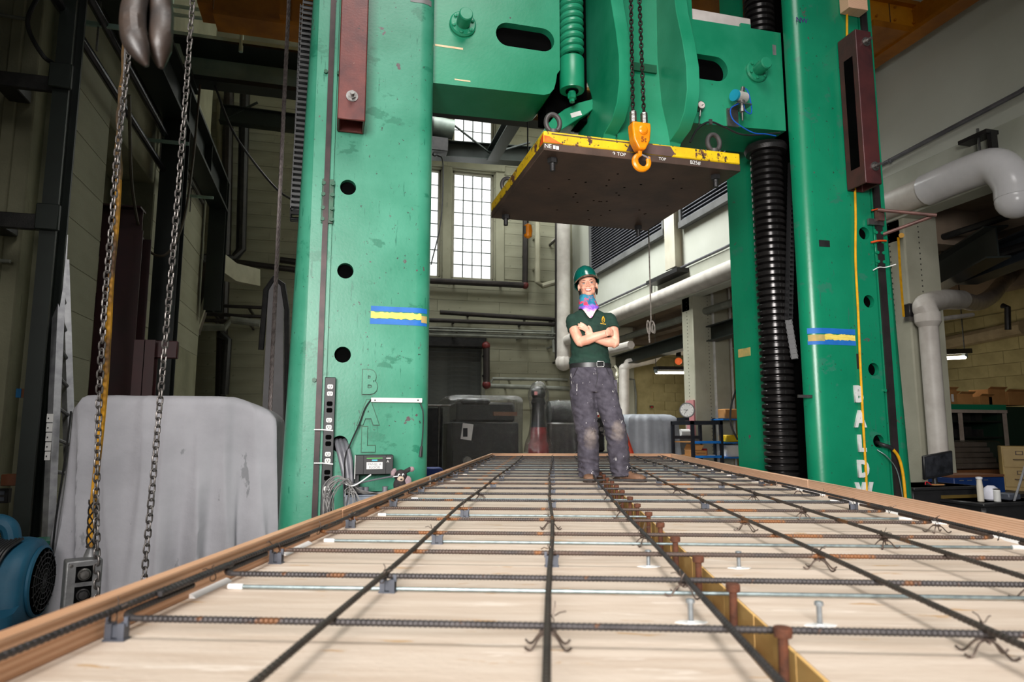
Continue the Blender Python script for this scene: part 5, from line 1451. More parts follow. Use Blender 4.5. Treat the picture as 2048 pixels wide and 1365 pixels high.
# pendant control and hand chains
pt = thing('pendant_control', 'grey push button pendant box hanging from the yellow cable', 'control', at(170, 1110, Y=4.2))
p = at(167, 1118, Y=4.2)
BX = mat('pendant_grey', C(122, 122, 122), C(96, 96, 98), 12, .45, .4, .15, 60)
wt, hb = .165, .46
rz_ = Matrix.Rotation(R(24), 3, 'Z')
MB().bx(p.x-wt/2, p.x+wt/2, 4.14, 4.26, p.z-hb, p.z, rot=rz_).build('case', BX, pt, bev=.008, seg=2)
fwd = rz_ @ V((0, -1, 0))
sid = rz_ @ V((1, 0, 0))
c0 = V((p.x, 4.2, p.z-.07))
for k in range(4):
    c = c0+V((0, 0, -.102*k))+fwd*.06
    MB().box(c, (.076, .004, .080), rz_).build('recess', DARK, pt)
    MB().lathe([(.030, 0), (.031, .018), (.026, .024), (.022, .020), (.020, .032), (.002, .034)], c, fwd, 20).build('button', STEEL if k != 1 else BLKM, pt)
for dx in (-.06, .06):
    MB().lathe([(.008, 0), (.008, .004), (.002, .005)], V((p.x, 4.2, p.z-.022))+fwd*.06+sid*dx, fwd, 8).build('screw', STEEL, pt)
MB().lathe([(.04, 0), (.03, .03), (.022, .05)], p+V((.015, .08, 0)), n=14).build('gland', BX, pt)
gm = MB()
cable_px = [(181, 1095), (183, 1050), (187, 1000), (192, 950), (202, 860), (211, 760), (217, 660), (222, 560), (232, 450), (237, 360), (237, 260), (244, 180), (251, 90), (259, -20), (267, -150)]
cpts = [at(x, y, Y=4.24) for x, y in cable_px]
sl_ = thing('pendant_cable', 'dirty yellow pendant cable hanging beside the left hand chain', 'cable', cpts[0])
cc_ = curve(cpts, 5)
MB().tube(cc_[:46], .017, 8).build('cable', DYCORD, sl_)
MB().tube([p+V((.004*math.sin(i*1.7), .003*math.cos(i*2.3), 0)) for i, p in enumerate(cc_[45:])], [.017+.003*math.sin(i*.9) for i in range(len(cc_)-45)], 8).build('taped_cable', mat('dirty_wrap', C(104, 78, 42), C(62, 48, 32), 9, .6, 0, .4, 40, [(C(196, 140, 30), .64, 6, None)]), sl_)
for k in range(8):
    a = k*PI/4
    MB().tube([cpts[0].lerp(cpts[2], i/14)+V((.021*math.cos(a+i*.55*(1 if k % 2 else -1)), .021*math.sin(a+i*.55*(1 if k % 2 else -1)), 0)) for i in range(15)], .0035, 5).build('grip_strand', BLKM, sl_)
for y in (120, 330, 246):
    q = at(257-.076*(y), y, Y=4.24)
tag(MB().tube(curve([at(252+4*math.sin(k), y, Y=4.20) for k, y in enumerate(range(-60, 560, 60))][:1] + [at(x, y, Y=4.2) for x, y in ((256, 0), (250, 110), (246, 200), (238, 330))]), .006, 6).build('steel_wire', GREYT), 'thin grey strain wire taped along the pendant cable', 'wire')
c1 = [at(x, y, Y=4.17) for x, y in ((194, 1215), (194, 1100), (192, 1000), (196, 880), (199, 770), (210, 600), (226, 420), (234, 310), (247, 200), (258, 100), (263, 0), (268, -120))]
chain('hand_chain', 'left grey hand chain hanging beside the yellow pendant cable', c1, .0395, .030, .0050, CHAINM, group='grey hand chains on the left')
c2 = [at(x, y, Y=4.3) for x, y in ((288, 1175), (291, 1120), (306, 960), (322, 780), (338, 600), (355, 400), (371, 200), (386, -10), (394, -120))]
chain('hand_chain', 'right grey hand chain hanging alone before the canvas cover', c2, .041, .031, .0050, CHAINM, group='grey hand chains on the left')
# big blurred crane hook at top left
t = thing('crane_hook', 'big worn brown double crane hook at the top left', 'hook', at(295, 40, Y=1.9))
HK = mat('worn_bronze_steel', C(44, 32, 24), C(27, 22, 20), 12, .5, 0, .15, 40, [(C(120, 86, 56), .66, 10, None)])
def hook_arm(pts, rs_, name):
    MB().tube(curve([at(x, y, Y=Y_) for x, y, Y_ in pts], 5), rs_, 12).build(name, HK, t)
n_ = 5*5+1
hook_arm([(300, -60, 1.9), (276, -10, 1.88), (266, 30, 1.86), (268, 75, 1.84), (282, 110, 1.83), (294, 132, 1.83)], [(.022+.010*math.sin(PI*i/(n_-1)))*min(1, ((n_-i)/9)**.6) for i in range(n_)], 'left_prong')
hook_arm([(318, -60, 1.9), (320, -10, 1.9), (324, 30, 1.9), (322, 75, 1.88), (320, 110, 1.88), (322, 136, 1.88)], [(.024+.006*math.sin(PI*i/(n_-1)))*min(1, ((n_-i)/8)**.6) for i in range(n_)], 'right_prong')
MB().tube([at(298, 95, Y=1.95), at(297, 72, Y=1.95)], [.014, .008], 10).build('tongue', HK, t)
MB().cyl(at(300, -40, Y=1.9), at(306, -300, Y=1.9), .035, n=14).build('shank', HK, t)
# leaning dark post behind the covered machine
t = thing('dark_post', 'tall dark tapered steel post behind the covered machine', 'post', (-.7, 9.2, 0))
q = [at(x, y, Y=9.2) for x, y in ((520, 900), (575, 900), (566, 575), (560, 562), (545, 560), (537, 575))]
for v_ in q[:2]:
    v_.z = 0
MB().rings([[v_+V((0, d, 0)) for v_ in q] for d in (0, .35)]).build('web', mat('greyish_black', C(78, 74, 76), C(60, 56, 58), 3, .5), t)
MB().tube([at(575, 900, Y=9.2)*1, at(574, 620, Y=9.2), at(566, 570, Y=9.2), at(548, 556, Y=9.2), at(532, 580, Y=9.2), at(522, 700, Y=9.2)], .035, 8).build('edge', BLKM, t)
# small things by the left wall
t = thing('white_bucket', 'white bucket with green rim behind the blue air mover', 'bucket', at(88, 1100, Y=7.0))
b_ = at(88, 1080, Y=7.0)
bz_ = b_.z-.16
MB().lathe([(.12, bz_-.2), (.145, bz_+.16), (.14, bz_+.16), (.115, bz_-.19)], (b_.x, 7.0, 0), n=24).build('body', WHITE, t)
MB().lathe([(.146, bz_+.13), (.153, bz_+.135), (.153, bz_+.165), (.14, bz_+.165)], (b_.x, 7.0, 0), n=24).build('rim', GREEN, t)
MB().bx(b_.x-.03, b_.x+.04, 6.848, 6.86, bz_-.06, bz_+.02).build('label', BLACK, t)
tag(MB().bx(b_.x-.35, b_.x+.17, 6.8, 7.25, 0, bz_-.2).build('low_shelf', PANELE), 'low timber box carrying the white bucket by the left wall', 'box')
t = thing('notice_sheets', 'strip of white paper notices hung on the near dark column', 'paper', at(97, 870, Y=7.25))
for k in range(5):
    a = at(94-k*1.0, 828+k*19, Y=7.22); b = at(106-k*1.6, 845+k*19, Y=7.22)
    MB().bx(a.x, b.x, 7.22, 7.226, b.z, a.z).build('sheet', PAPER, t)
    MB().bx(a.x+.01, a.x+.02, 7.217, 7.22, (a.z+b.z)/2-.01, (a.z+b.z)/2+.004).build('print', BLACK, t)
tag(MB().box(at(39, 787, Y=7.92), (.045, .05, .09)).build('blue_box', mat('blue_print', C(30, 120, 180))), 'small blue box on the near pier beside an orange one', 'box')
tag(MB().box(at(50, 787, Y=7.92), (.045, .05, .09)).build('orange_box', mat('dull_orange', C(120, 70, 40))), 'small dull orange box on the near pier beside a blue one', 'box')
t = thing('wall_outlet', 'dark double outlet box low on the near left pier', 'outlet', at(8, 992, Y=7.85))
p = at(8, 992, Y=7.85)
MB().box(p, (.10, .08, .14)).build('box', BLKM, t, bev=.006)
MB().box(p+V((0, -.042, .03)), (.04, .01, .035)).build('socket', GREYP, t)
MB().box(p+V((0, -.042, -.03)), (.04, .01, .035)).build('socket', GREYP, t)
tag(MB().box(at(28, 960, Y=7.8), (.18, .12, .11)).build('orange_box', mat('rust_orange', C(110, 60, 30)), bev=.006), 'rusty orange box low on the near left pier', 'box')
# ================================================================ things beyond the platform
FILM = NT('clear_stretch_film')
tr_, gl_, mx_, lw_ = FILM.n('ShaderNodeBsdfTransparent'), FILM.n('ShaderNodeBsdfGlossy'), FILM.n('ShaderNodeMixShader'), FILM.n('ShaderNodeLayerWeight')
tr_.inputs[0].default_value = (.90, .90, .90, 1)
gl_.inputs['Roughness'].default_value = .14
bp_ = FILM.n('ShaderNodeBump')
bp_.inputs['Strength'].default_value = 1
bp_.inputs['Distance'].default_value = .06
FILM.l(FILM.noise(7, 6, FILM.map((1, 1, 2.4)), .6), bp_.inputs['Height'])
FILM.l(bp_.outputs[0], gl_.inputs['Normal'])
lw_.inputs[0].default_value = .25
FILM.l(FILM.ramp(lw_.outputs[0], (.09,)*3, (.55,)*3, 0, 1), mx_.inputs[0])
FILM.l(tr_.outputs[0], mx_.inputs[1])
FILM.l(gl_.outputs[0], mx_.inputs[2])
FILM.l(mx_.outputs[0], FILM.t.nodes['Material Output'].inputs[0])
FILM = FILM.m
def wrap(x0, x1, y0, y1, z0, z1, seed, parent, ch_=.12):
    return drape(x0, x1, y0, y1, z0, z1, 26, 16, 18, .05, ch_, seed, FILM, 'plastic_film', parent)
BM = mat('black_machine', C(34, 34, 34), C(22, 22, 22), 4, .35, .2)
wy = 13.6
xa, xb_ = at(896, 850, Y=wy).x, at(1045, 850, Y=wy).x
zt = at(950, 790, Y=wy).z
t = thing('wrapped_machine', 'large black machine wrapped in clear plastic behind the platform', 'machine', ((xa+xb_)/2, wy+.6, 0))
MB().bx(xa+.1, xb_-.05, wy+.1, wy+1.2, 0, zt-.55).build('base', BM, t, bev=.03)
MB().bx(xa+.2, xb_-.1, wy+.2, wy+1.1, zt-.55, zt-.14).build('head', BM, t, bev=.05)
MB().bx(xa+.3, xa+.9, wy+.1, wy+.9, zt-.2, zt-.06).build('cover', BM, t, bev=.05)
MB().bx(xa+.95, xb_-.1, wy+.05, wy+.12, zt-.42, zt-.34).build('wood_batten', mat('brown_batten', C(110, 74, 50)), t)
for k in range(4):
    MB().cyl((xa+.4+.3*k, wy+.1, .9), (xa+.4+.3*k, wy-.02, .9), .09, n=14).build('knob', STEEL, t)
wrap(xa, xb_, wy, wy+1.3, .4, zt, 7, t)
p = at(934, 864, Y=wy-.03)
MB().bx(p.x-.11, p.x+.11, p.y-.01, p.y, p.z-.16, p.z+.16, rot=Matrix.Rotation(R(8), 3, 'Y')).build('paper_sheet', PAPER, t)
p = at(930, 866, Y=wy-.045)
MB().bx(p.x-.04, p.x+.05, p.y-.01, p.y, p.z-.08, p.z+.09).build('paper_print', BLACK, t)
# red post with wrapped head
hx = at(1077, 850, Y=13.0)
t = thing('wrapped_post', 'red and black post with a head wrapped in clear plastic', 'machine', (hx.x, 13.0, 0))
def zpx(py, Y=13.0):
    return at(1077, py, Y=Y).z
RD = mat('red_enamel', C(150, 26, 32), C(120, 20, 26), 5, .3)
MB().lathe([(.24, 0), (.24, .3), (.2, .5), (.22, .9), (.2, zpx(890)), (.165, zpx(882)), (.16, zpx(855))], (hx.x, 13, 0), n=24).build('base', RD, t)
MB().lathe([(.15, zpx(856)), (.13, zpx(835)), (.125, zpx(812)), (.15, zpx(806)), (.11, zpx(795))], (hx.x, 13, 0), n=20).build('neck', BM, t)
MB().sph((hx.x, 13, zpx(787)), (.15, .15, .15), 16, 10).build('head', BM, t)
rs = []
for k, (r_, py) in enumerate(((.30, 905), (.26, 885), (.2, 870), (.17, 850), (.16, 830), (.17, 815), (.20, 802), (.21, 790), (.18, 777), (.12, 768), (.03, 764))):
    z = zpx(py)
    rs.append([V((hx.x+(r_+.02*noise.noise(V((i*.7, k*.9, 3))))*math.cos(2*PI*i/22), 13+r_*math.sin(2*PI*i/22), z+.03*noise.noise(V((i*.5, k, 9))))) for i in range(22)])
MB().rings(rs).build('plastic_film', FILM, t, smooth=60)
MB().box((hx.x-.10, 12.84, zpx(788)), (.06, .02, .07)).build('pink_label', mat('pink_label', C(226, 150, 150)), t)
# second wrapped machine right of the post
xa, xb_ = at(1100, 850, Y=14.2).x, at(1162, 850, Y=14.2).x
zt = at(1130, 800, Y=14.2).z
t = thing('wrapped_machine', 'dark rounded machine in plastic just left of the person', 'machine', ((xa+xb_)/2, 14.6, 0))
MB().bx(xa, xb_, 14.2, 15.1, 0, zt-.5).build('base', mat('dark_brown_machine', C(48, 40, 34), C(36, 30, 26), 4, .4), t, bev=.04)
MB().cyl((xa+.1, 14.6, zt-.28), (xb_, 14.6, zt-.28), .26, n=24).build('drum', BM, t)
wrap(xa-.05, xb_+.05, 14.1, 15.2, .5, zt, 13, t, .22)
# dark frame left of the wrapped machine
t = thing('curtain_stand', 'black curtained stand left of the wrapped machine', 'frame', at(880, 900, Y=14.5))
x0, x1 = at(845, 850, Y=14.5).x, at(886, 850, Y=14.5).x
z1 = at(880, 812, Y=14.5).z
MB().bx(x0, x1, 14.55, 14.6, .2, z1-.05).build('curtain', BLKM, t)
MB().cyl((x1-.08, 14.5, 0), (x1-.08, 14.5, z1), .028, n=8).build('upright', STEEL, t)
MB().cyl((x0, 14.5, z1), (x1+.25, 14.5, z1), .02, n=8).build('top_rail', STEEL, t)
MB().cyl((x0+.02, 14.5, 0), (x0+.02, 14.5, z1), .025, n=8).build('upright', BLKM, t)
tag(MB().box(at(864, 956, Y=10.3), (.28, .3, .30)).build('blue_bin', mat('bin_blue', C(24, 60, 150), C(18, 46, 120), 4, .5), bev=.02), 'small blue bin on the ground beyond the left column', 'bin')
bpy.data.objects['blue_bin'].location.z = 0
tag(MB().bx(at(864, 956, Y=10.3).x-.2, at(864, 956, Y=10.3).x+.2, 10.1, 10.5, 0, at(864, 956, Y=10.3).z-.15).build('crate', BLKM, bev=.01), 'black crate under the small blue bin', 'crate')
# small print plate on the door edge and black machinery behind the person
t = thing('machine_tool', 'dark machine tool with white plate behind the person legs', 'machine', at(1200, 880, Y=13.5))
x0, x1 = at(1174, 880, Y=13.5).x, at(1236, 880, Y=13.5).x
MB().bx(x0, x1, 13.5, 14.2, 0, at(1200, 905, Y=13.5).z).build('bed', BM, t, bev=.03)
MB().bx(x0+.1, x1-.25, 13.6, 14.1, at(1200, 905, Y=13.5).z, at(1200, 835, Y=13.5).z).build('headstock', BM, t, bev=.04)
for k in range(4):
    p = at(1196+7*k, 850+9*(k % 3), Y=13.45)
    MB().cyl(p, p+V((0, .1, 0)), .05, n=12).build('dial', STEEL, t)
p = at(1192, 826, Y=13.55)
MB().bx(p.x-.1, p.x+.06, 13.54, 13.56, p.z-.05, p.z+.05).build('white_plate', PAPER, t)
MB().bx(p.x-.12, p.x+.08, 13.56, 13.58, p.z-.09, p.z+.08).build('red_border', RD, t)
MB().cyl((p.x, 13.6, 0), (p.x, 13.6, p.z), .03, n=8).build('post', BM, t)
# grey tarpaulin covered machine
ty = 13.2
x0, x1 = at(1258, 880, Y=ty).x, at(1360, 880, Y=ty).x
zt = at(1310, 829, Y=ty+.2).z
t = thing('tarp_covered_machine', 'machine under a shiny grey tarpaulin right of the person', 'covered machine', ((x0+x1)/2, ty+.5, 0))
drape(x0, x1, ty, ty+1.1, .1, zt, 30, 22, 20, .05, .16, 31, GCLOTH, 'tarpaulin', t)
MB().bx(x0+.1, x1-.1, ty+.15, ty+1.0, 0, zt-.15).build('machine_body', BM, t)
p = at(1370, 866, Y=14)
tag(MB().tube([p+V((-.12, 0, 0)), p+V((.1, 0, 0))], .08, 14).build('white_roll', PAPER), 'white roll on a grey ledge beside the tarpaulin', 'roll')
tag(MB().bx(p.x-.3, p.x+.25, 13.8, 14.02, 0, p.z-.08).build('grey_cabinet', GREYT), 'grey cabinet carrying the white roll behind the shelf', 'cabinet')
t = thing('red_ladder_leg', 'orange red slanted leg with white panel beside the person', 'stand', at(1260, 880, Y=12.6))
a, b = at(1250, 868, Y=12.6), at(1266, 915, Y=12.6)
k_ = (0-a.z)/(b.z-a.z)
g_ = a+(b-a)*k_
MB().tube([a, g_], .045, 4, flat=(1, .6)).build('leg', mat('red_orange', C(220, 66, 34)), t)
a2, b2 = at(1251, 880, Y=12.65), at(1258, 905, Y=12.65)
MB().rings([[at(x, y, Y=12.65+d) for x, y in ((1250, 874), (1258, 895), (1259, 912), (1251, 912))] for d in (0, .02)]).build('white_panel', PAPER, t)
# shelf with clock
sy = 11.4
SH = mat('black_shelf_frame', C(30, 34, 44), C(22, 26, 34), 5, .4)
x0, x1 = at(1384, 870, Y=sy).x, at(1446, 870, Y=sy).x
zt = at(1384, 842, Y=sy).z
t = thing('tool_shelf', 'black steel shelf with blue shelf edges under the clock', 'shelf', (x0, sy, 0))
for x in (x0, x1-.05):
    for y in (sy, sy+.75):
        MB().bx(x, x+.055, y, y+.055, 0, zt).build('upright', SH, t)
MB().bx(x0, x1+.005, sy, sy+.055, zt-.07, zt).bx(x0, x1, sy+.75, sy+.80, zt-.07, zt).bx(x0, x0+.05, sy, sy+.8, zt-.07, zt).bx(x1-.05, x1, sy, sy+.8, zt-.07, zt).build('top_frame', SH, t)
BE = mat('blue_edge', C(20, 120, 205), C(16, 100, 180), 9, .5)
zs = [at(1400, y, Y=sy).z for y in (884, 913)]
for z in zs:
    MB().bx(x0+.05, x1-.05, sy+.01, sy+.78, z-.02, z).build('shelf_board', CARD, t)
    MB().bx(x0+.05, x1-.05, sy-.005, sy+.01, z-.035, z+.01).build('shelf_edge', BE, t)
MB().bx(x0+.05, x1-.05, sy+.75, sy+.78, zt-.34, zt-.28).build('back_rail', SH, t)
t = thing('cardboard_box', 'open cardboard box printed with a word on the lower shelf', 'box', (x0+.1, sy+.15, zs[1]))
MB().bx(x0+.07, x0+.33, sy+.06, sy+.42, zs[1], zs[1]+.10).build('body', CARD, t, bev=.004)
text('HARDWARE', .034, (x0+.20, sy+.058, zs[1]+.05), FRONT, mat('box_print', C(70, 40, 26)), t, .0005)
tag(MB().bx(x0+.36, x0+.43, sy+.2, sy+.3, zs[1], zs[1]+.13).build('red_can', RD, bev=.01), 'red can on the lower blue edged shelf', 'can')
tag(MB().bx(x0+.24, x0+.47, sy+.02, sy+.35, zs[1]+.0, zs[1]+.012).build('paper_pad', PAPER) if False else MB().bx(x0+.34, x0+.48, sy+.02, sy+.16, zs[1], zs[1]+.02).build('paper_pad', PAPER), 'white papers at the front of the lower shelf', 'paper')
tag(MB().prism([(x0+.1, zs[1]+.105), (x0+.3, zs[1]+.105), (x0+.36, zs[1]+.2), (x0+.16, zs[1]+.22)], sy+.2, sy+.5).build('paper_bag', CARD), 'crumpled brown paper behind the printed box', 'paper')
t = thing('wall_clock', 'round black rimmed clock propped on the shelf corner', 'clock', (x0, sy-.05, zt))
cc = at(1374, 821, Y=sy-.06)
cc = V((cc.x, sy-.06, cc.z))
ax = V((-.55, -1, .05)).normalized()
MB().lathe([(.002, -.04), (.135, -.04), (.140, 0), (.136, .03), (.120, .03), (.118, .012), (.002, .012)], cc, ax, 36).build('rim', BLACK, t)
MB().lathe([(.118, .010), (.118, .014), (.002, .014)], cc, ax, 36).build('face', WHITE, t)
cr = ax.cross(V((0, 0, 1))).normalized()*-1
cu_ = cr.cross(ax)*-1
if cu_.z < 0:
    cu_ = -cu_
for k in range(12):
    a = R(30*k)
    d = cr*math.sin(a)+cu_*math.cos(a)
    MB().cyl(cc+ax*.016+d*.092, cc+ax*.016+d*.108, .004, n=6).build('hour_mark', BLACK, t)
for a, l in ((R(278), .06), (R(215), .085)):
    d = cr*math.sin(a)+cu_*math.cos(a)
    MB().cyl(cc+ax*.02-d*.015, cc+ax*.02+d*l, .004, n=6).build('hand', BLACK, t)
tag(MB().bx(cc.x-.02, cc.x+.05, sy-.06+.02, sy+.3, zt, cc.z-.13).build('clock_rest', SH), 'small black rest block under the clock', 'block')
tag(MB().bx(8.06, 8.10, 14.05, 14.4, .5, 2.2).build('pink_streak', mat('pink_paint', C(196, 120, 124), C(180, 140, 140), 2, .7)), 'pink painted board on the far bay column behind the clock', 'board')
# second shelf seen between the columns: tools and bins
t = thing('tool_rack', 'low rack with blue shelves behind the rear green column', 'shelf', at(1470, 900, Y=13.5))
x0 = at(1448, 880, Y=13.5).x
for py in (838, 885, 915):
    z = at(1460, py, Y=13.5).z
    MB().bx(x0, x0+1.6, 13.5, 14.0, z-.03, z).build('shelf_board', BE, t)
for x in (x0, x0+1.55):
    MB().bx(x, x+.05, 13.9, 13.95, 0, at(1460, 836, Y=13.5).z).build('upright', SH, t)
YB_ = mat('yellow_tool', C(220, 180, 20))
for k, (px, py, c, w_, h_, lab) in enumerate(((1458, 832, CARD, .4, .22, 'orange carton on top of the low rack'), (1460, 880, YB_, .36, .16, 'yellow tool on the middle shelf of the low rack'), (1462, 910, PAPER, .5, .26, 'white bag on the lower shelf of the low rack'))):
    z = at(1460, (838, 885, 915)[k], Y=13.5).z
    tag(MB().bx(x0+.08, x0+.08+w_, 13.55, 13.85, z, z+h_).build(('carton', 'yellow_tool', 'white_bag')[k], c, bev=.02), lab, ('box', 'tool', 'bag')[k])
# rope with slip knot hanging at the right of the person
t = thing('hanging_rope', 'thin grey rope with a coiled end hanging right of the person', 'rope', at(1302, 640, Y=7.6))
RP = mat('rope_fibre', C(150, 142, 134), C(110, 104, 98), 40, .8)
MB().cyl(at(1302, 640, Y=7.6), at(1302, 640, Y=7.6)+V((0, 0, 14)), .009, n=6).build('line', RP, t)
for k in range(3):
    c = at((1297, 1306, 1309)[k], (655, 654, 657)[k], Y=7.6)
    MB().tube([c+V(((.020, .030, .018)[k]*math.sin(R(a)), .012*k+.01*math.cos(R(a)), (.085, .075, .06)[k]*math.cos(R(a)))) for a in range(0, 360, 24)], .009, 6, True).build('coil', RP, t)
MB().tube(curve([at(1302, 640, Y=7.6), at(1298, 660, Y=7.6), at(1299, 686, Y=7.6)]), .010, 6).build('tail', RP, t)
# ================================================================ side bay at right
RY = 9.2
t = thing('storage_rack', 'rack with green top edge and cartons by the far block wall', 'shelf', at(1890, 880, Y=10.5))
x0, x1 = at(1866, 820, Y=10.2).x, at(2012, 815, Y=10.2).x
zt = at(1900, 812, Y=10.2).z
WH2 = mat('dusty_white_steel', C(176, 160, 148), C(150, 136, 124), 5, .6)
MB().bx(x0, x1, 10.2, 11.2, zt-.07, zt+.03).build('green_top', GREEN2, t)
MB().bx(x0, x1, 10.18, 10.24, zt-.13, zt-.07).build('top_angle', WH2, t)
for x in (x0, x0+.62, x1-.05):
    MB().bx(x, x+.05, 10.2, 10.25, 0, zt-.07).build('upright', WH2, t)
for py in (842, 874):
    z = at(1940, py, Y=10.3).z
    MB().bx(x0, x1, 10.3, 11.1, z-.03, z).build('shelf_board', DKGRN, t)
    for k in range(5):
        MB().bx(x0+.2+.28*k, x0+.36+.28*k, 10.5, 10.8, z, z+.14+.05*(k % 2)).build('stored_item', BLKM, t)
MB().bx(x0, x1, 11.15, 11.2, 0, zt).build('back_panel', BLKM, t)
MB().bx(x1, x1+1.6, 10.4, 11.3, 0, zt).build('side_cabinet', mat('deep_green', C(14, 44, 30)), t)
for k, (a, b, y0, h_, rr, lab) in enumerate(((1884, 1905, 782, .28, 8, 'cardboard carton with torn white label on the rack top'), (1910, 1938, 795, .2, -12, 'flattened cardboard carton leaning on the rack top'), (1950, 1975, 790, .16, 0, 'small cardboard carton between two larger ones'), (1968, 2002, 775, .3, 0, 'tall cardboard carton at right end of the rack top'), (2004, 2050, 775, .26, 4, 'dark cardboard carton beyond the rack end'), (1925, 1955, 775, .24, 0, 'long dark carton at the back of the rack top'))):
    xa, xb2 = at(a, 800, Y=10.4).x, at(b, 800, Y=10.4).x
    yy = 10.3 if k != 5 else 10.8
    t = thing('cardboard_carton', lab, 'box', ((xa+xb2)/2, yy, zt+.03), 'cartons on the storage rack')
    MB().bx(xa, xb2, yy, yy+.42, zt+.03, zt+.03+h_, rot=Matrix.Rotation(R(rr), 3, 'Z')).build('body', CARD, t, bev=.005)
    MB().rings([[V((xa, yy, zt+.03+h_)), V((xb2, yy, zt+.03+h_)), V((xb2, yy-.06, zt+.07+h_)), V((xa, yy-.06, zt+.07+h_))], [V((xa, yy, zt+.035+h_)), V((xb2, yy, zt+.035+h_)), V((xb2, yy-.06, zt+.075+h_)), V((xa, yy-.06, zt+.075+h_))]]).build('flap', CARD, t)
    if k == 0:
        MB().bx(xa+.03, xb2-.08, yy-.004, yy, zt+.08, zt+.22).build('label', PAPER, t)
# pallet wrapped in film
py_ = 9.4
x0, x1 = at(1888, 930, Y=py_).x, at(2000, 930, Y=py_).x
zb2, zt2 = at(1940, 938, Y=py_).z, at(1940, 884, Y=py_).z
t = thing('wrapped_pallet', 'film wrapped pallet of grey sheets behind the monitor', 'pallet', ((x0+x1)/2, py_+.5, 0))
GS = mat('grey_sheet_stack', C(100, 88, 78), C(82, 72, 64), 4, .6)
for k in range(5):
    MB().bx(x0+.04*(k % 2), x1-.12*k*.5, py_, py_+.7, zb2+(zt2-zb2)*k/5, zb2+(zt2-zb2)*(k+.94)/5).build('sheet_stack', GS, t, bev=.01)
MB().bx(x0+.05, x1+.12, py_-.02, py_+.7, zb2-.22, zb2-.02).build('timber', mat('brown_timber', C(120, 74, 38), C(96, 58, 30), 3, .7), t)
MB().bx(x0, x1+.2, py_-.02, py_+.7, 0, zb2-.22).build('support', BLKM, t)
drape(x0-.03, x1+.02, py_-.03, py_+.75, zb2, zt2+.02, 20, 14, 8, .02, .05, 41, FILM, 'plastic_film', t)
# black desk with monitor
dx0, dx1 = at(1826, 990, Y=6.1).x, at(1962, 990, Y=6.1).x
dz = at(1900, 974, Y=6.1).z
t = thing('black_cabinet', 'black cabinet with olive front panel carrying the monitor', 'cabinet', ((dx0+dx1)/2, 6.4, 0))
MB().bx(dx0, dx1, 6.1, 6.7, 0, dz).build('body', BLACK, t, bev=.01)
MB().bx(dx0-.02, dx1+.02, 6.06, 6.72, dz-.03, dz).build('top', BLACK, t, bev=.006)
MB().bx(at(1884, 1000, Y=6.09).x, at(1958, 1000, Y=6.09).x, 6.085, 6.1, .1, dz-.09).build('front_panel', mat('olive_panel', C(104, 84, 34), C(92, 74, 30), 3, .6), t)
t = thing('monitor', 'black tilted monitor with reflecting screen on the black cabinet', 'monitor', at(1880, 965, Y=6.25))
m0 = at(1875, 931, Y=6.22)
tl = Matrix.Rotation(R(-8), 3, 'Y') @ Matrix.Rotation(R(10), 3, 'X')
MB().box(m0, (.41, .035, .27), tl).build('bezel', BLACK, t, bev=.008)
MB().box(m0+tl @ V((0, -.019, .008)), (.38, .004, .225), tl).build('screen', mat('dark_screen', C(26, 28, 32), C(52, 54, 60), 9, .12), t)
MB().lathe([(.10, dz), (.10, dz+.012), (.03, dz+.02), (.025, dz+.08)], (m0.x+.03, 6.3, 0), n=20).build('stand', BLACK, t)
p = at(1858, 970, Y=6.15)
tag(MB().tube(curve([p+V((-.05, 0, .0)), p+V((-.04, 0, .03)), p+V((0, 0, .02)), p+V((.03, 0, -.0)), p+V((.07, 0, .003))]), .005, 6).build('red_wire', mat('red_wire', C(210, 30, 50))), 'small red wire on the black cabinet before the monitor', 'wire')
tag(MB().box(at(1876, 970, Y=6.12), (.14, .03, .012)).build('wood_stick', CARD), 'flat wooden stick lying before the monitor', 'stick')
bx0, bx1 = at(1908, 960, Y=7.0).x, at(2010, 965, Y=7.0).x
BB = mat('dark_blue_box', C(14, 52, 110), C(10, 40, 90), 4, .5)
bt = at(1960, 955, Y=7.0).z
t = thing('blue_box', 'dark blue box on the bench behind the white jug', 'box', ((bx0+bx1)/2, 7.2, 0))
MB().bx(bx0, bx1, 7.0, 7.4, bt-.22, bt).build('body', BB, t, bev=.01)
MB().bx(bx0, bx1, 7.0, 7.4, bt, bt+.03).build('lid', mat('brown_lid', C(110, 70, 44)), t)
for k in range(4):
    MB().bx(bx0+.08+.13*k, bx0+.15+.13*k, 6.997, 7.0, bt-.04, bt-.032).build('print', GREYT, t)
tag(MB().bx(bx0, bx1+.6, 6.95, 7.6, 0, bt-.22).build('low_bench', BLKM), 'black bench carrying the dark blue box', 'bench')
# black bin with bottle, jug, can and pole
kx0, kx1 = at(1966, 1000, Y=5.6).x, at(2110, 1000, Y=5.6).x
kz = at(2000, 1006, Y=5.6).z
t = thing('black_bin', 'black bin at the right edge holding bottles and a pole', 'bin', ((kx0+kx1)/2, 5.85, 0))
MB().bx(kx0, kx1, 5.6, 6.15, 0, kz).build('body', BLACK, t, bev=.03)
MB().bx(kx0-.02, kx1+.02, 5.58, 6.17, kz-.04, kz).build('rim', BLACK, t, bev=.01)
def bottle(px, py0, py1, Y, prof_, m, lab, cat, cap=None):
    b0, b1 = at(px, py0, Y=Y), at(px, py1, Y=Y)
    h = b1.z-kz
    t = thing('bottle' if cat == 'bottle' else cat, lab, cat, (b0.x, Y, kz))
    MB().lathe([(r, kz+f*h) for r, f in prof_], (b0.x, Y, 0), n=20).build('body', m, t)
    if cap:
        MB().lathe([(.03, kz+.92*h), (.032, kz+h), (.01, kz+1.02*h)], (b0.x, Y, 0), n=14).build('cap', cap, t)
    return t
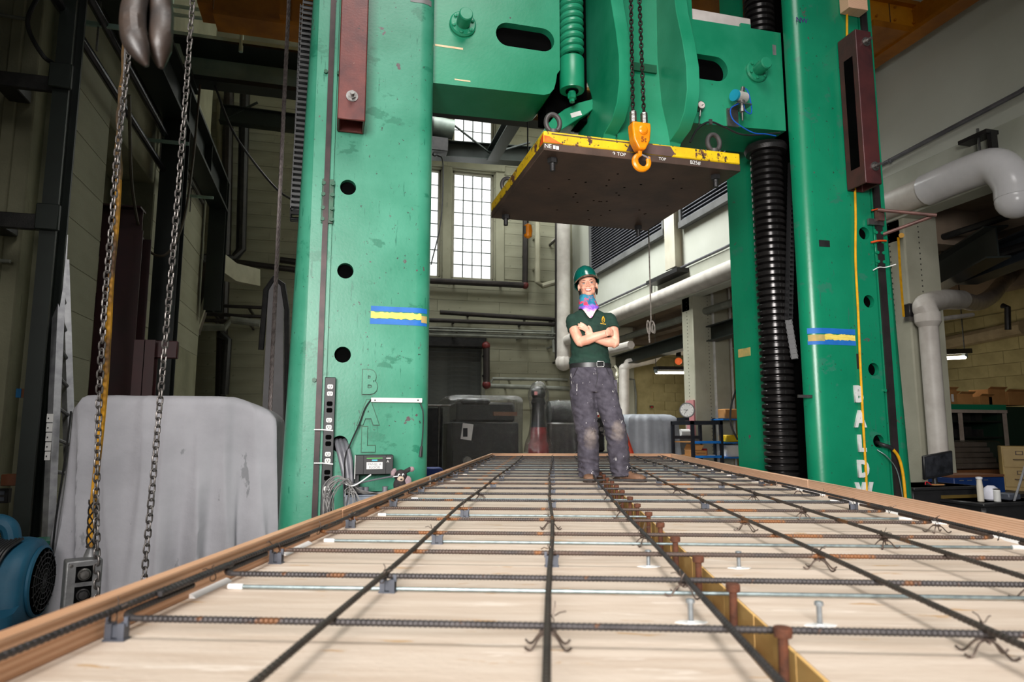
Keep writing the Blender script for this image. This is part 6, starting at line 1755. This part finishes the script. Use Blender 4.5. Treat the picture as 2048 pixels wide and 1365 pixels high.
bottle(1962, 1003, 955, 5.75, [(.03, 0), (.03, .6), (.026, .75), (.024, .92)], mat('cream_plastic', C(220, 212, 196)), 'tall cream spray bottle with blue and white cap by the bin', 'bottle', mat('white_cap', C(230, 232, 240)))
bottle(1984, 1003, 970, 5.78, [(.05, 0), (.075, .1), (.08, .55), (.06, .8), (.03, .95)], mat('white_jug', C(222, 222, 232), C(206, 206, 220), 5, .5), 'rounded white plastic jug in the middle of the bottles', 'bottle')
bottle(1995, 1003, 978, 5.7, [(.033, 0), (.033, .85), (.02, .97)], WHITE, 'white spray can with dark stripes beside the jug', 'can', STEEL)
p = at(1995, 988, Y=5.666)
tag(MB().cyl(at(2028, 1005, Y=5.7), at(2056, 915, Y=5.7), .012, n=10).build('metal_pole', ALU), 'grey metal pole leaning out of the black bin', 'pole')
tag(MB().bx(at(2010, 1002, Y=5.8).x, at(2034, 1002, Y=5.8).x, 5.75, 5.9, kz, kz+.07).build('grey_tool', GREYP, bev=.01), 'grey tool lying on the black bin', 'tool')
# filing cabinet, turned towards the platform
fl = at(2006, 940, Y=8.4)
fz = at(2010, 893, Y=8.4).z
t = thing('filing_cabinet', 'tan filing cabinet with label holders at the right edge', 'cabinet', (fl.x, 8.4, 0), rz=-R(46))
FC = mat('tan_steel', C(176, 148, 88), C(160, 132, 76), 3, .5)
BRS = mat('brass_dark', C(90, 70, 50))
MB().bx(0, .48, 0, .65, 0, fz).build('body', FC, t, bev=.006, local=True)
dh = .30
for k in range(4):
    z1 = fz-.03-k*dh
    dr = MB().bx(.015, .465, -.012, 0, z1-dh+.012, z1).build('drawer', FC, t, bev=.004, local=True)
    MB().bx(.17, .27, -.018, -.012, z1-.10, z1-.04).build('label_holder', BRS, dr, local=True)
    MB().bx(.185, .255, -.020, -.018, z1-.09, z1-.05).build('label', FC, dr, local=True)
    MB().tube([(.14, -.012, z1-.17), (.15, -.04, z1-.17), (.29, -.04, z1-.17), (.30, -.012, z1-.17)], .008, 6).build('handle', BRS, dr, local=True)
# ================================================================ the person standing on the platform
PX, PY = 1205.0, 963.0
base = at(PX, PY, Z=ZPLY)
per = thing('person', 'smiling person in green hard hat, dark green T-shirt and grey work trousers, arms crossed', 'person', base, rz=-YAW)
KP = (base-CAM).dot(FW)/FPX*1.0
def L(px, py, y=0.0):
    """point of the figure: picture column and row near the person, y metres behind the body axis"""
    return V(((px-PX)*KP, y, (PY-py)*KP*1.005))
def fuse(mb, name, m, parent, voxel, it=3, fac=.5, disp=None):
    o = mb.build(name, m, parent, 0, local=True)
    r = o.modifiers.new('r', 'REMESH')
    r.mode, r.voxel_size, r.use_smooth_shade = 'VOXEL', voxel, True
    s = o.modifiers.new('s', 'SMOOTH')
    s.factor, s.iterations = fac, it
    evalmesh(o)
    if disp:
        for v in o.data.vertices:
            n = v.normal
            v.co += n*disp(v.co)
    o.data.polygons.foreach_set('use_smooth', [True]*len(o.data.polygons))
    return o
def ell(mb, rows, n=26):
    """stack of elliptic sections: (centre, rx, ry)"""
    mb.rings([[V(c)+V((rx*math.cos(2*PI*k/n), ry*math.sin(2*PI*k/n), 0)) for k in range(n)] for c, rx, ry in rows])
    return mb
SKIN = NT('skin')
SKIN.l(SKIN.ramp(SKIN.noise(9, 4), C(230, 174, 150), C(214, 150, 126)), SKIN.b.inputs['Base Color'])
SKIN.b.inputs['Roughness'].default_value = .5
SKIN.b.inputs['Subsurface Weight'].default_value = .12
SKIN.b.inputs['Subsurface Radius'].default_value = (.012, .005, .003)
SKIN = SKIN.m
HAIR = mat('dark_hair', C(34, 24, 20), C(22, 16, 14), 60, .5)
SHIRT = mat('dark_green_cotton', C(16, 52, 40), C(12, 42, 33), 14, .85, 0, .3, 90)
# trousers: grey canvas with paint splashes and pale worn knees
n = NT('grey_work_canvas')
col = n.ramp(n.noise(14, 5), C(54, 50, 60), C(78, 74, 84))
col = n.mix(n.ramp(n.noise(6, 4, n.map((3, 3, 1))), ZERO, (.5,)*3, .5, .8), col, C(50, 46, 54))
for kx, kz in ((1181, 868), (1232, 868), (1180, 880), (1235, 858)):
    kp = L(kx, kz, -.09)
    d = n.n('ShaderNodeVectorMath', operation='DISTANCE')
    mp = n.n('ShaderNodeMapping')
    n.l(n.co, mp.inputs[0])
    mp.inputs['Scale'].default_value = (1.1, .6, .8)
    n.l(mp.outputs[0], d.inputs[0])
    d.inputs[1].default_value = (kp.x*1.1, kp.y*.6, kp.z*.8)
    ad = n.n('ShaderNodeMath', operation='MULTIPLY_ADD')
    n.l(n.noise(16, 4), ad.inputs[0])
    ad.inputs[1].default_value = .10
    n.l(d.outputs['Value'], ad.inputs[2])
    col = n.mix(n.ramp(ad.outputs[0], (.46,)*3, ZERO, .045, .12), col, C(160, 146, 134))
spl = n.ramp(n.noise(26, 3, n.map((1.3, 1.3, .55)), .6), ZERO, ONE, .66, .675)
reg = n.ramp(n.noise(4.5, 2), ZERO, ONE, .47, .55)
mm = n.n('ShaderNodeMix', data_type='RGBA', blend_type='MULTIPLY')
mm.inputs[0].default_value = 1
n.l(spl, mm.inputs[6])
n.l(reg, mm.inputs[7])
col = n.mix(mm.outputs[2], col, C(216, 212, 212))
n.l(col, n.b.inputs['Base Color'])
n.b.inputs['Roughness'].default_value = .9
n.bump(n.noise(60, 4), .3)
TROUS = n.m
# ---- skin: head, neck, both arms and hands as one continuous body
b = MB()
HC = L(1181, 566, -.005)                     # head centre
TI = Matrix.Rotation(R(-5), 3, 'Y') @ Matrix.Rotation(R(-6), 3, 'Z')
def H(x, y, z):
    return HC + TI @ V((x, y, z))
b.sph(H(0, .012, .022), (.077, .092, .098), 24, 16, rot=TI)
b.sph(H(0, -.012, -.030), (.064, .070, .080), 22, 14, rot=TI)       # face
b.sph(H(0, -.040, -.078), (.036, .036, .030), 16, 10, rot=TI)       # chin
for s in (-1, 1):
    b.sph(H(s*.036, -.052, -.026), (.024, .020, .020), 14, 9, rot=TI)   # cheek
    b.sph(H(s*.040, -.015, -.062), (.020, .042, .026), 14, 9, rot=TI)   # jaw
    b.sph(H(s*.081, .004, -.012), (.009, .020, .030), 12, 8, rot=TI)    # ear
    b.sph(H(s*.032, -.068, .026), (.024, .012, .008), 12, 8, rot=TI)    # brow
b.tube([H(0, -.076, .018), H(0, -.088, -.004), H(0, -.096, -.018)], [.007, .009, .012], 10)   # nose
for s in (-1, 1):
    b.sph(H(s*.010, -.086, -.021), (.009, .010, .007), 10, 7, rot=TI)
b.sph(H(0, -.066, -.044), (.030, .018, .014), 14, 8, rot=TI)
NB = L(1183, 622, .01)
b.tube([H(0, .02, -.03), H(.006, .022, -.085), NB, NB+V((0, 0, -.05))], [.052, .052, .056, .07], 18)
def arm(pts, rr):
    c = curve(pts, 6)
    m = len(rr)
    rad = []
    for i in range(len(c)):
        t = i/(len(c)-1)*(m-1)
        k = min(int(t), m-2)
        rad.append(rr[k]+(rr[k+1]-rr[k])*(t-k))
    b.tube(c, rad, 14)
SA, EA, WA = L(1149, 636, -.005), L(1160, 687, -.125), L(1211, 672, -.195)
SB, EB, WB = L(1223, 634, -.005), L(1231, 689, -.115), L(1187, 681, -.160)
arm([SA, SA.lerp(EA, .5)+V((-.012, -.005, 0)), EA, EA+(WA-EA)*.08], [.050, .050, .040, .041])
arm([EA, EA.lerp(WA, .30)+V((0, -.006, -.004)), EA.lerp(WA, .65), WA], [.041, .044, .037, .030])
arm([SB, SB.lerp(EB, .5)+V((.012, 0, 0)), EB, EB+(WB-EB)*.08], [.048, .048, .039, .040])
arm([EB, EB.lerp(WB, .3)+V((0, -.004, -.006)), EB.lerp(WB, .65)+V((0, .004, -.004)), WB], [.040, .043, .035, .026])
# her left hand: palm behind the other forearm, four fingers fanned over the upper arm
kn = L(1174, 667, -.170)
d0 = (kn-WB).normalized()
b.tube([WB, WB.lerp(kn, .5), kn], [.026, .029, .027], 14, flat=(.5, 1.1), ref=(0, -1, 0))
for (kx, ky), (tx, ty), ln, yy in (((1173, 658.5), (1160, 649.5), .0070, -.186), ((1171, 660.5), (1155.5, 652.5), .0076, -.184), ((1169.5, 663), (1155, 657), .0076, -.182), ((1169.5, 666), (1157.5, 661.5), .0070, -.178)):
    p0, p2 = L(kx, ky, yy+.004), L(tx, ty, yy+.012)
    p1 = p0.lerp(p2, .52)+V((0, -.008, .002))
    b.tube(curve([WB.lerp(p0, .7), p0, p1, p2], 4), [ln*1.2]*5+[ln*1.08]*4+[ln]*3+[ln*.7], 9)
b.tube(curve([WB.lerp(kn, .25)+V((0, 0, .012)), L(1181, 661, -.168), L(1176, 656, -.168)], 4), [.012]*4+[.0095]*4+[.007], 9)
# her right hand: back of the hand in view, fingers folded in behind the other arm
ka = L(1218.5, 669.5, -.172)
b.tube([WA, WA.lerp(ka, .5), ka], [.028, .030, .028], 14, flat=(.75, 1.0), ref=(0, -1, 0))
for i, dz in enumerate((.020, .007, -.006, -.018)):
    p0 = ka+V((.0, .004, dz))
    b.tube(curve([WA.lerp(p0, .6), p0, p0+V((.028, .028, .0)), p0+V((.030, .062, -.006)), p0+V((.020, .080, -.008))], 4), [.0105]*9+[.0092]*4+[.0085]*3+[.006], 9)
b.tube(curve([WA.lerp(ka, .2)+V((0, 0, .016)), ka+V((-.006, .006, .034)), ka+V((.016, .024, .036))], 4), [.012]*4+[.010]*4+[.007], 9)
body = fuse(b, 'body', SKIN, per, .0042, 3, .5)
# face details
EYE = mat('eye_white', C(236, 232, 230))
IRIS = mat('brown_iris', C(60, 38, 26), None, 3, .2)
for s in (-1, 1):
    e = MB().sph(H(s*.033, -.067, .006), (.0125, .009, .0058), 14, 9, rot=TI).build('eye', EYE, per, local=True)
    MB().sph(H(s*.033+.001, -.0735, .006), (.0052, .004, .0052), 12, 8, rot=TI).build('iris', IRIS, e, local=True)
    MB().tube([H(s*.033-.014, -.0735, .007), H(s*.033-.006, -.0775, .0122), H(s*.033+.006, -.0775, .0122), H(s*.033+.014, -.0735, .007)], [.0016, .0022, .0022, .0016], 6).build('eyelid', HAIR, per, local=True)
    MB().tube([H(s*.016, -.083, .026), H(s*.032, -.084, .033), H(s*.050, -.071, .026)], [.0022, .0026, .0015], 6).build('eyebrow', mat('brow_hair', C(84, 58, 46)) if s < 0 else bpy.data.materials['brow_hair'], per, local=True)
LIP = mat('lips', C(200, 116, 106), C(186, 102, 94), 9, .4)
up = [(-.030, -.038, -.063), (-.018, -.046, -.077), (0, -.049, -.083), (.018, -.046, -.077), (.030, -.038, -.063)]
lo = [(-.030, -.038, -.063), (-.018, -.060, -.074), (0, -.065, -.080), (.018, -.060, -.074), (.030, -.038, -.063)]
def hl(r):
    return [H(x, y-.008, z) for x, z, y in r]
MB().tube(curve(hl(up), 4), [.0018]+[.0026]*15+[.0018], 7).build('upper_lip', LIP, per, local=True)
MB().tube(curve(hl(lo), 4), [.0018]+[.0030]*15+[.0018], 7).build('lower_lip', LIP, per, local=True)
te = MB()
u_, l_ = curve(hl(up), 4), curve(hl(lo), 4)
te.rings([[p+V((0, .001, -.001)) for p in (a, a.lerp(c, .62))] + [q+V((0, .006, 0)) for q in (a.lerp(c, .62), a)] for a, c in zip(u_[1:-1], l_[1:-1])])
te.build('teeth', mat('teeth', C(244, 240, 232), None, 9, .25), per, local=True)
mo = MB()
mo.rings([[a+V((0, .003, 0)), c+V((0, .003, 0)), c+V((0, .008, 0)), a+V((0, .008, 0))] for a, c in zip(u_[1:-1], l_[1:-1])])
mo.build('mouth', mat('mouth_inside', C(90, 30, 30)), per, local=True)
# hair
hb = MB()
hb.sph(H(0, .028, .020), (.083, .090, .098), 22, 14, rot=TI)
for s in (-1, 1):
    for k in range(6):
        x = s*(.070+.003*(k % 3))
        hb.tube(curve([H(x, .0+.013*k, .04), H(x+s*.004, .012+.012*k, -.010), H(x*.96, .020+.010*k, -.042-.010*(k % 3)), H(x*.9+s*.006, .026+.008*k, -.066-.012*(k % 2))], 3), [.010]*4+[.009]*3+[.006]*2+[.002], 7)
for k in range(9):
    x = -.06+.015*k
    hb.tube(curve([H(x, -.050-.022*math.cos(x*20), .074), H(x*1.05, -.056-.022*math.cos(x*20), .060)], 3), [.010, .009, .008, .004], 7)
hb.build('hair', HAIR, per, local=True, smooth=60)
# hard hat
HG = mat('green_hard_hat', C(5, 86, 76), C(4, 76, 68), 6, .22, 0, 0, 60, (), None, .35, .65, .6, .4)
TH = Matrix.Rotation(R(-9), 3, 'Y') @ Matrix.Rotation(R(0), 3, 'Z') @ Matrix.Rotation(R(-18), 3, 'X')
HO = L(1177.5, 554, .016)
def hh(x, y, z):
    return HO + TH @ V((x, y, z))
n_ = 40
rs = []
for f, r_ in [(-.030, 1.0), (-.012, 1.0), (.02, .99), (.045, .95), (.070, .86), (.092, .72), (.108, .52), (.117, .30), (.1205, .06)]:
    rs.append([hh(.104*r_*math.cos(2*PI*k/n_), .132*r_*math.sin(2*PI*k/n_), f+(.004 if abs(math.cos(2*PI*k/n_)) < .22 and f > .03 else 0)) for k in range(n_)])
shell = MB().rings(rs, caps=False)
rs2 = [[p+(HO+TH @ V((0, 0, 0))-p)*.035 for p in r] for r in rs]
shell.rings(list(reversed(rs2)), caps=False)
hat = shell.build('hard_hat', HG, per, local=True, smooth=50)
br = []
for k in range(n_):
    a = 2*PI*k/n_
    front = max(0, -math.sin(a))
    e = .010+.034*front**3
    x, y = math.cos(a), math.sin(a)
    i0 = hh(.103*x, .131*y, -.026)
    o0 = hh((.103+e)*x, (.131+e)*y, -.034-.006*front)
    br.append([i0, o0, o0+TH @ V((0, 0, -.004)), i0+TH @ V((0, 0, -.010))])
MB().rings(br, closed=True).build('brim', HG, hat, local=True, smooth=60)
for s in (-1, 1):
    MB().tube(curve([hh(s*.030, -.135+.01, .0), hh(s*.028, -.10, .062), hh(s*.022, -.03, .116), hh(s*.022, .04, .114), hh(s*.028, .10, .066)], 5), .006, 8).build('ridge', HG, hat, local=True)
# neck gaiter
g_ = NT('tie_dyed_gaiter')
gcol = g_.ramp(g_.noise(15, 4), C(14, 96, 134), C(44, 134, 160))
sx_ = g_.n('ShaderNodeSeparateXYZ')
g_.l(g_.co, sx_.inputs[0])
md_ = g_.n('ShaderNodeMath', operation='MULTIPLY_ADD')
g_.l(g_.noise(14, 3), md_.inputs[0])
md_.inputs[1].default_value = .07
g_.l(sx_.outputs[2], md_.inputs[2])
z_hi, z_lo = L(1180, 604).z+.035, L(1180, 619).z+.035
gcol = g_.mix(g_.ramp(g_.noise(17, 3, g_.map((1, 1, 1.6))), ZERO, ONE, .53, .59), gcol, C(222, 54, 84))
lo_ = g_.n('ShaderNodeMapRange')
g_.l(md_.outputs[0], lo_.inputs[0])
lo_.inputs[1].default_value, lo_.inputs[2].default_value, lo_.inputs[3].default_value, lo_.inputs[4].default_value = z_hi-.025, z_hi-.045, 0, 1
gcol = g_.mix(lo_.outputs[0], gcol, g_.ramp(g_.noise(22, 3), C(120, 80, 196), C(180, 110, 210), .45, .55))
lo_ = g_.n('ShaderNodeMapRange')
g_.l(md_.outputs[0], lo_.inputs[0])
lo_.inputs[1].default_value, lo_.inputs[2].default_value, lo_.inputs[3].default_value, lo_.inputs[4].default_value = z_lo, z_lo-.015, 0, 1
gcol = g_.mix(lo_.outputs[0], gcol, g_.ramp(g_.noise(26, 3), C(238, 206, 200), C(214, 140, 200), .5, .62))
g_.l(gcol, g_.b.inputs['Base Color'])
g_.b.inputs['Roughness'].default_value = .85
gt = g_.m
gb = MB()
rows = [(L(1179, 586, .006), .063, .070), (L(1179, 591, .004), .066, .074), (L(1179.5, 596, .002), .070, .080), (L(1180, 601, 0), .076, .084), (L(1181.5, 607, -.002), .084, .088), (L(1182, 613, -.004), .090, .090), (L(1182, 617, -.008), .084, .084)]
gn = 44
rr_ = []
for i, (c, rx, ry) in enumerate(rows):
    ring = []
    for k in range(gn):
        a = 2*PI*k/gn
        f = max(0, -math.sin(a))
        w_ = 1+.05*noise.noise(V((k*.3, i*.9, 2)))+.085*math.sin(i*2.6+k*.33)*(0 < i < 6)
        t_ = (i/6)**1.6
        ring.append(c+V((rx*w_*math.cos(a)*(1-.25*t_*f**3), ry*w_*math.sin(a)-.052*f*t_, -.098*t_*f**4)))
    rr_.append(ring)
gb.rings(rr_, caps=False)
ga = gb.build('neck_gaiter', gt, per, local=True, smooth=70)
ga.modifiers.new('t', 'SOLIDIFY').thickness = .004
s_ = ga.modifiers.new('s', 'SUBSURF')
s_.levels = s_.render_levels = 1
# T-shirt
sb = MB()
def tz(px, py, rx, ry, y=0):
    return (L(px, py, y), rx, ry)
ell(sb, [tz(1183, 731, .176, .122), tz(1183, 724, .178, .122), tz(1183, 712, .166, .114), tz(1183, 698, .160, .108), tz(1183, 682, .164, .112, -.004), tz(1183, 664, .174, .120, -.008), tz(1183, 650, .182, .120, -.006), tz(1184, 638, .180, .108), tz(1184, 630, .156, .088), tz(1183, 622, .122, .074), tz(1183, 616, .074, .066)])
for (s0, e0, w_) in ((SA, EA, -1), (SB, EB, 1)):
    mid = s0.lerp(e0, .46)+V((w_*.010, -.004, 0))
    sb.tube(curve([L(1184, 636)+V((w_*.07, 0, 0)), s0+V((w_*.0, 0, -.006)), s0.lerp(e0, .24)+V((w_*.012, 0, 0)), mid], 5), [.050]*5+[.056]*5+[.060]*5+[.066], 18)
def wr(co):
    return (.0045+.007*max(0, 1-abs(co.z-1.07)/.09))*noise.noise(V((co.x*7, co.y*7, co.z*30+co.x*6)))+.002*noise.noise(V((co.x*9, co.y*9, co.z*22))) + .003*noise.noise(V((co.x*24+3, co.y*24, co.z*40)))*(1.5 if co.z < 1.13 else .6)
shirt = fuse(sb, 'tshirt', SHIRT, per, .008, 3, .5, wr)
YL = mat('yellow_print', C(230, 176, 30))
def chest(px, py):
    return L(px, py, -.1275+((px-1183)*KP)**2*2.2)
lg = [(1209.2, 634), (1211.6, 640), (1211.2, 645), (1208.8, 647), (1206.6, 645), (1206.6, 639)]
MB().tube(curve([chest(x, y) for x, y in lg + lg[:1]], 4), .0028, 6).tube([chest(1209.2, 636), chest(1208.2, 641), chest(1210, 643.5)], .0026, 6).build('shirt_emblem', YL, per, local=True)
em = MB()
for k in range(7):
    p = chest(1203.4+1.75*k, 649.4+.12*k)
    em.box(p, (.0052, .003, .0075))
em.build('shirt_lettering', YL, per, local=True)
# trousers
tb = MB()
ell(tb, [tz(1184, 726, .160, .108), tz(1184, 733, .172, .122), tz(1185, 745, .186, .132), tz(1187, 758, .194, .138), tz(1189, 772, .192, .134), tz(1190, 786, .170, .115)])
def leg(rows):
    mb_ = []
    for (px, py, y, rx, ry) in rows:
        mb_.append((L(px, py, y), rx, ry))
    ell(tb, mb_, 24)
leg([(1166, 765, 0, .100, .122), (1167, 790, -.004, .106, .120), (1169, 815, -.010, .104, .112), (1172, 840, -.02, .100, .106), (1175, 862, -.03, .098, .102), (1177, 880, -.022, .094, .098), (1177, 905, -.005, .090, .098), (1177, 930, .005, .086, .100), (1178, 948, .004, .084, .106), (1178, 955, .0, .082, .108)])
leg([(1208, 765, 0, .102, .122), (1213, 790, -.004, .108, .120), (1219, 815, -.010, .104, .112), (1227, 840, -.02, .098, .106), (1232, 862, -.03, .096, .102), (1235, 880, -.022, .094, .098), (1238, 905, -.005, .090, .098), (1240, 930, .005, .086, .100), (1242, 946, .004, .086, .106), (1243, 954, .0, .084, .108)])
def wt_(co):
    z = co.z
    a = .009*noise.noise(V((co.x*9, co.y*9, z*11)))+.008*noise.noise(V((co.x*18, co.y*12, z*34+co.x*16)))
    low = max(0, 1-abs(z-.10)/.12)
    kne = max(0, 1-abs(z-.40)/.10)
    return a*(1+1.1*low+.4*kne)+.005*low*math.sin(z*150+co.x*30)+.002*kne*math.sin(z*80+co.x*30)
tr = fuse(tb, 'trousers', TROUS, per, .008, 4, .5, wt_)
MB().bx(L(1228, 0).x, L(1236, 0).x, -.06, .05, L(0, 795).z, L(0, 762).z).build('hammer_loop', TROUS, tr, local=True)
for s in (-1, 1):
    px = 1184+s*33
    MB().tube([L(px-s*4, 738, -.112), L(px+s*4, 756, -.085)], .0035, 6).build('pocket_seam', mat('seam_thread', C(46, 42, 50)) if s < 0 else bpy.data.materials['seam_thread'], tr, local=True)
MB().tube(curve([L(1193, 737, -.136), L(1194, 760, -.143), L(1190, 778, -.13)], 4), .003, 6).build('fly_seam', bpy.data.materials['seam_thread'], tr, local=True)
# belt with buckle and clip
BL = mat('black_leather', (.012, .012, .013), (.02, .02, .02), 20, .4)
blt = [[L(1184, 733)+V((.176*math.cos(a)*k, .126*math.sin(a)*k, dz)) for k, dz in ((1.0, -.019), (1.03, -.019), (1.03, .019), (1.0, .019))] for a in [2*PI*i/40 for i in range(40)]]
be = MB().rings(blt, closed=True).build('belt', BL, per, local=True)
bc_ = L(1201, 732, -.131)
bm = MB().tube([bc_+V((x, .0035 if x > 0 else 0, z)) for x, z in ((-.026, -.022), (.026, -.022), (.030, -.014), (.030, .014), (.026, .022), (-.026, .022), (-.030, .014), (-.030, -.014))], .0045, 8, True, ref=(0, 1, 0))
bm.build('buckle', mat('bright_steel', C(226, 226, 226), None, 9, .25, .8), be, local=True)
kt = mat('key_steel', C(170, 170, 150), C(120, 124, 110), 40, .4, .5)
MB().tube(curve([L(1232, 733, -.05), L(1237, 742, -.05), L(1238, 755, -.04), L(1236, 768, -.04)], 4), .012, 8).sph(L(1236, 752, -.055), (.02, .014, .03), 10, 7).build('key_clip', kt, be, local=True)
# boots
BOOT = mat('tan_boot_leather', C(122, 90, 68), C(96, 66, 48), 14, .7, 0, .3, 60, [(C(160, 130, 104), .62, 20, None)])
SOLE = mat('boot_sole', C(56, 44, 38), C(40, 34, 30), 20, .8)
def boot(heel, ang, lab, k=1.0):
    M_ = Matrix.Rotation(R(ang), 3, 'Z')
    def T(x, y, z):
        return heel + M_ @ V((x*k, y*k, z))
    m = MB()
    up_ = []
    for y, w_, h in ((.045, .020, .05), (.035, .036, .085), (.0, .041, .10), (-.06, .040, .10), (-.10, .043, .082), (-.14, .050, .066), (-.18, .052, .060), (-.215, .044, .052), (-.238, .024, .036)):
        up_.append([T(w_*math.copysign(abs(math.cos(a))**.75, math.cos(a)), y, .026+max(-.3*h*.0, (h-.02)*max(0, math.sin(a))**.7) if math.sin(a) > 0 else .020) for a in [2*PI*i/18 for i in range(18)]])
    m.rings(up_)
    m.tube([T(0, .0, .06), T(0, .0, .16)], [.046, .052], 16)
    o = fuse(m, 'boot', BOOT, per, .006, 4)
    so = [T(x, y, 0) for x, y in ((-.03, .05), (-.042, .02), (-.042, -.08), (-.054, -.16), (-.048, -.215), (-.02, -.245), (.02, -.245), (.048, -.215), (.054, -.16), (.042, -.08), (.042, .02), (.03, .05))]
    MB().rings([[p for p in so], [p+V((0, 0, .024)) for p in so]]).build('sole', SOLE, o, local=True)
    for i in range(5):
        y = -.065-.022*i
        z = .122-.011*i
        MB().tube([T(-.024, y, z-.012), T(0, y-.004, z), T(.024, y, z-.012)], .0028, 6).build('lace', SOLE, o, local=True)
boot(L(1179, 963, .06), -4, 'left')
boot(L(1240, 963, .02), 52, 'right')
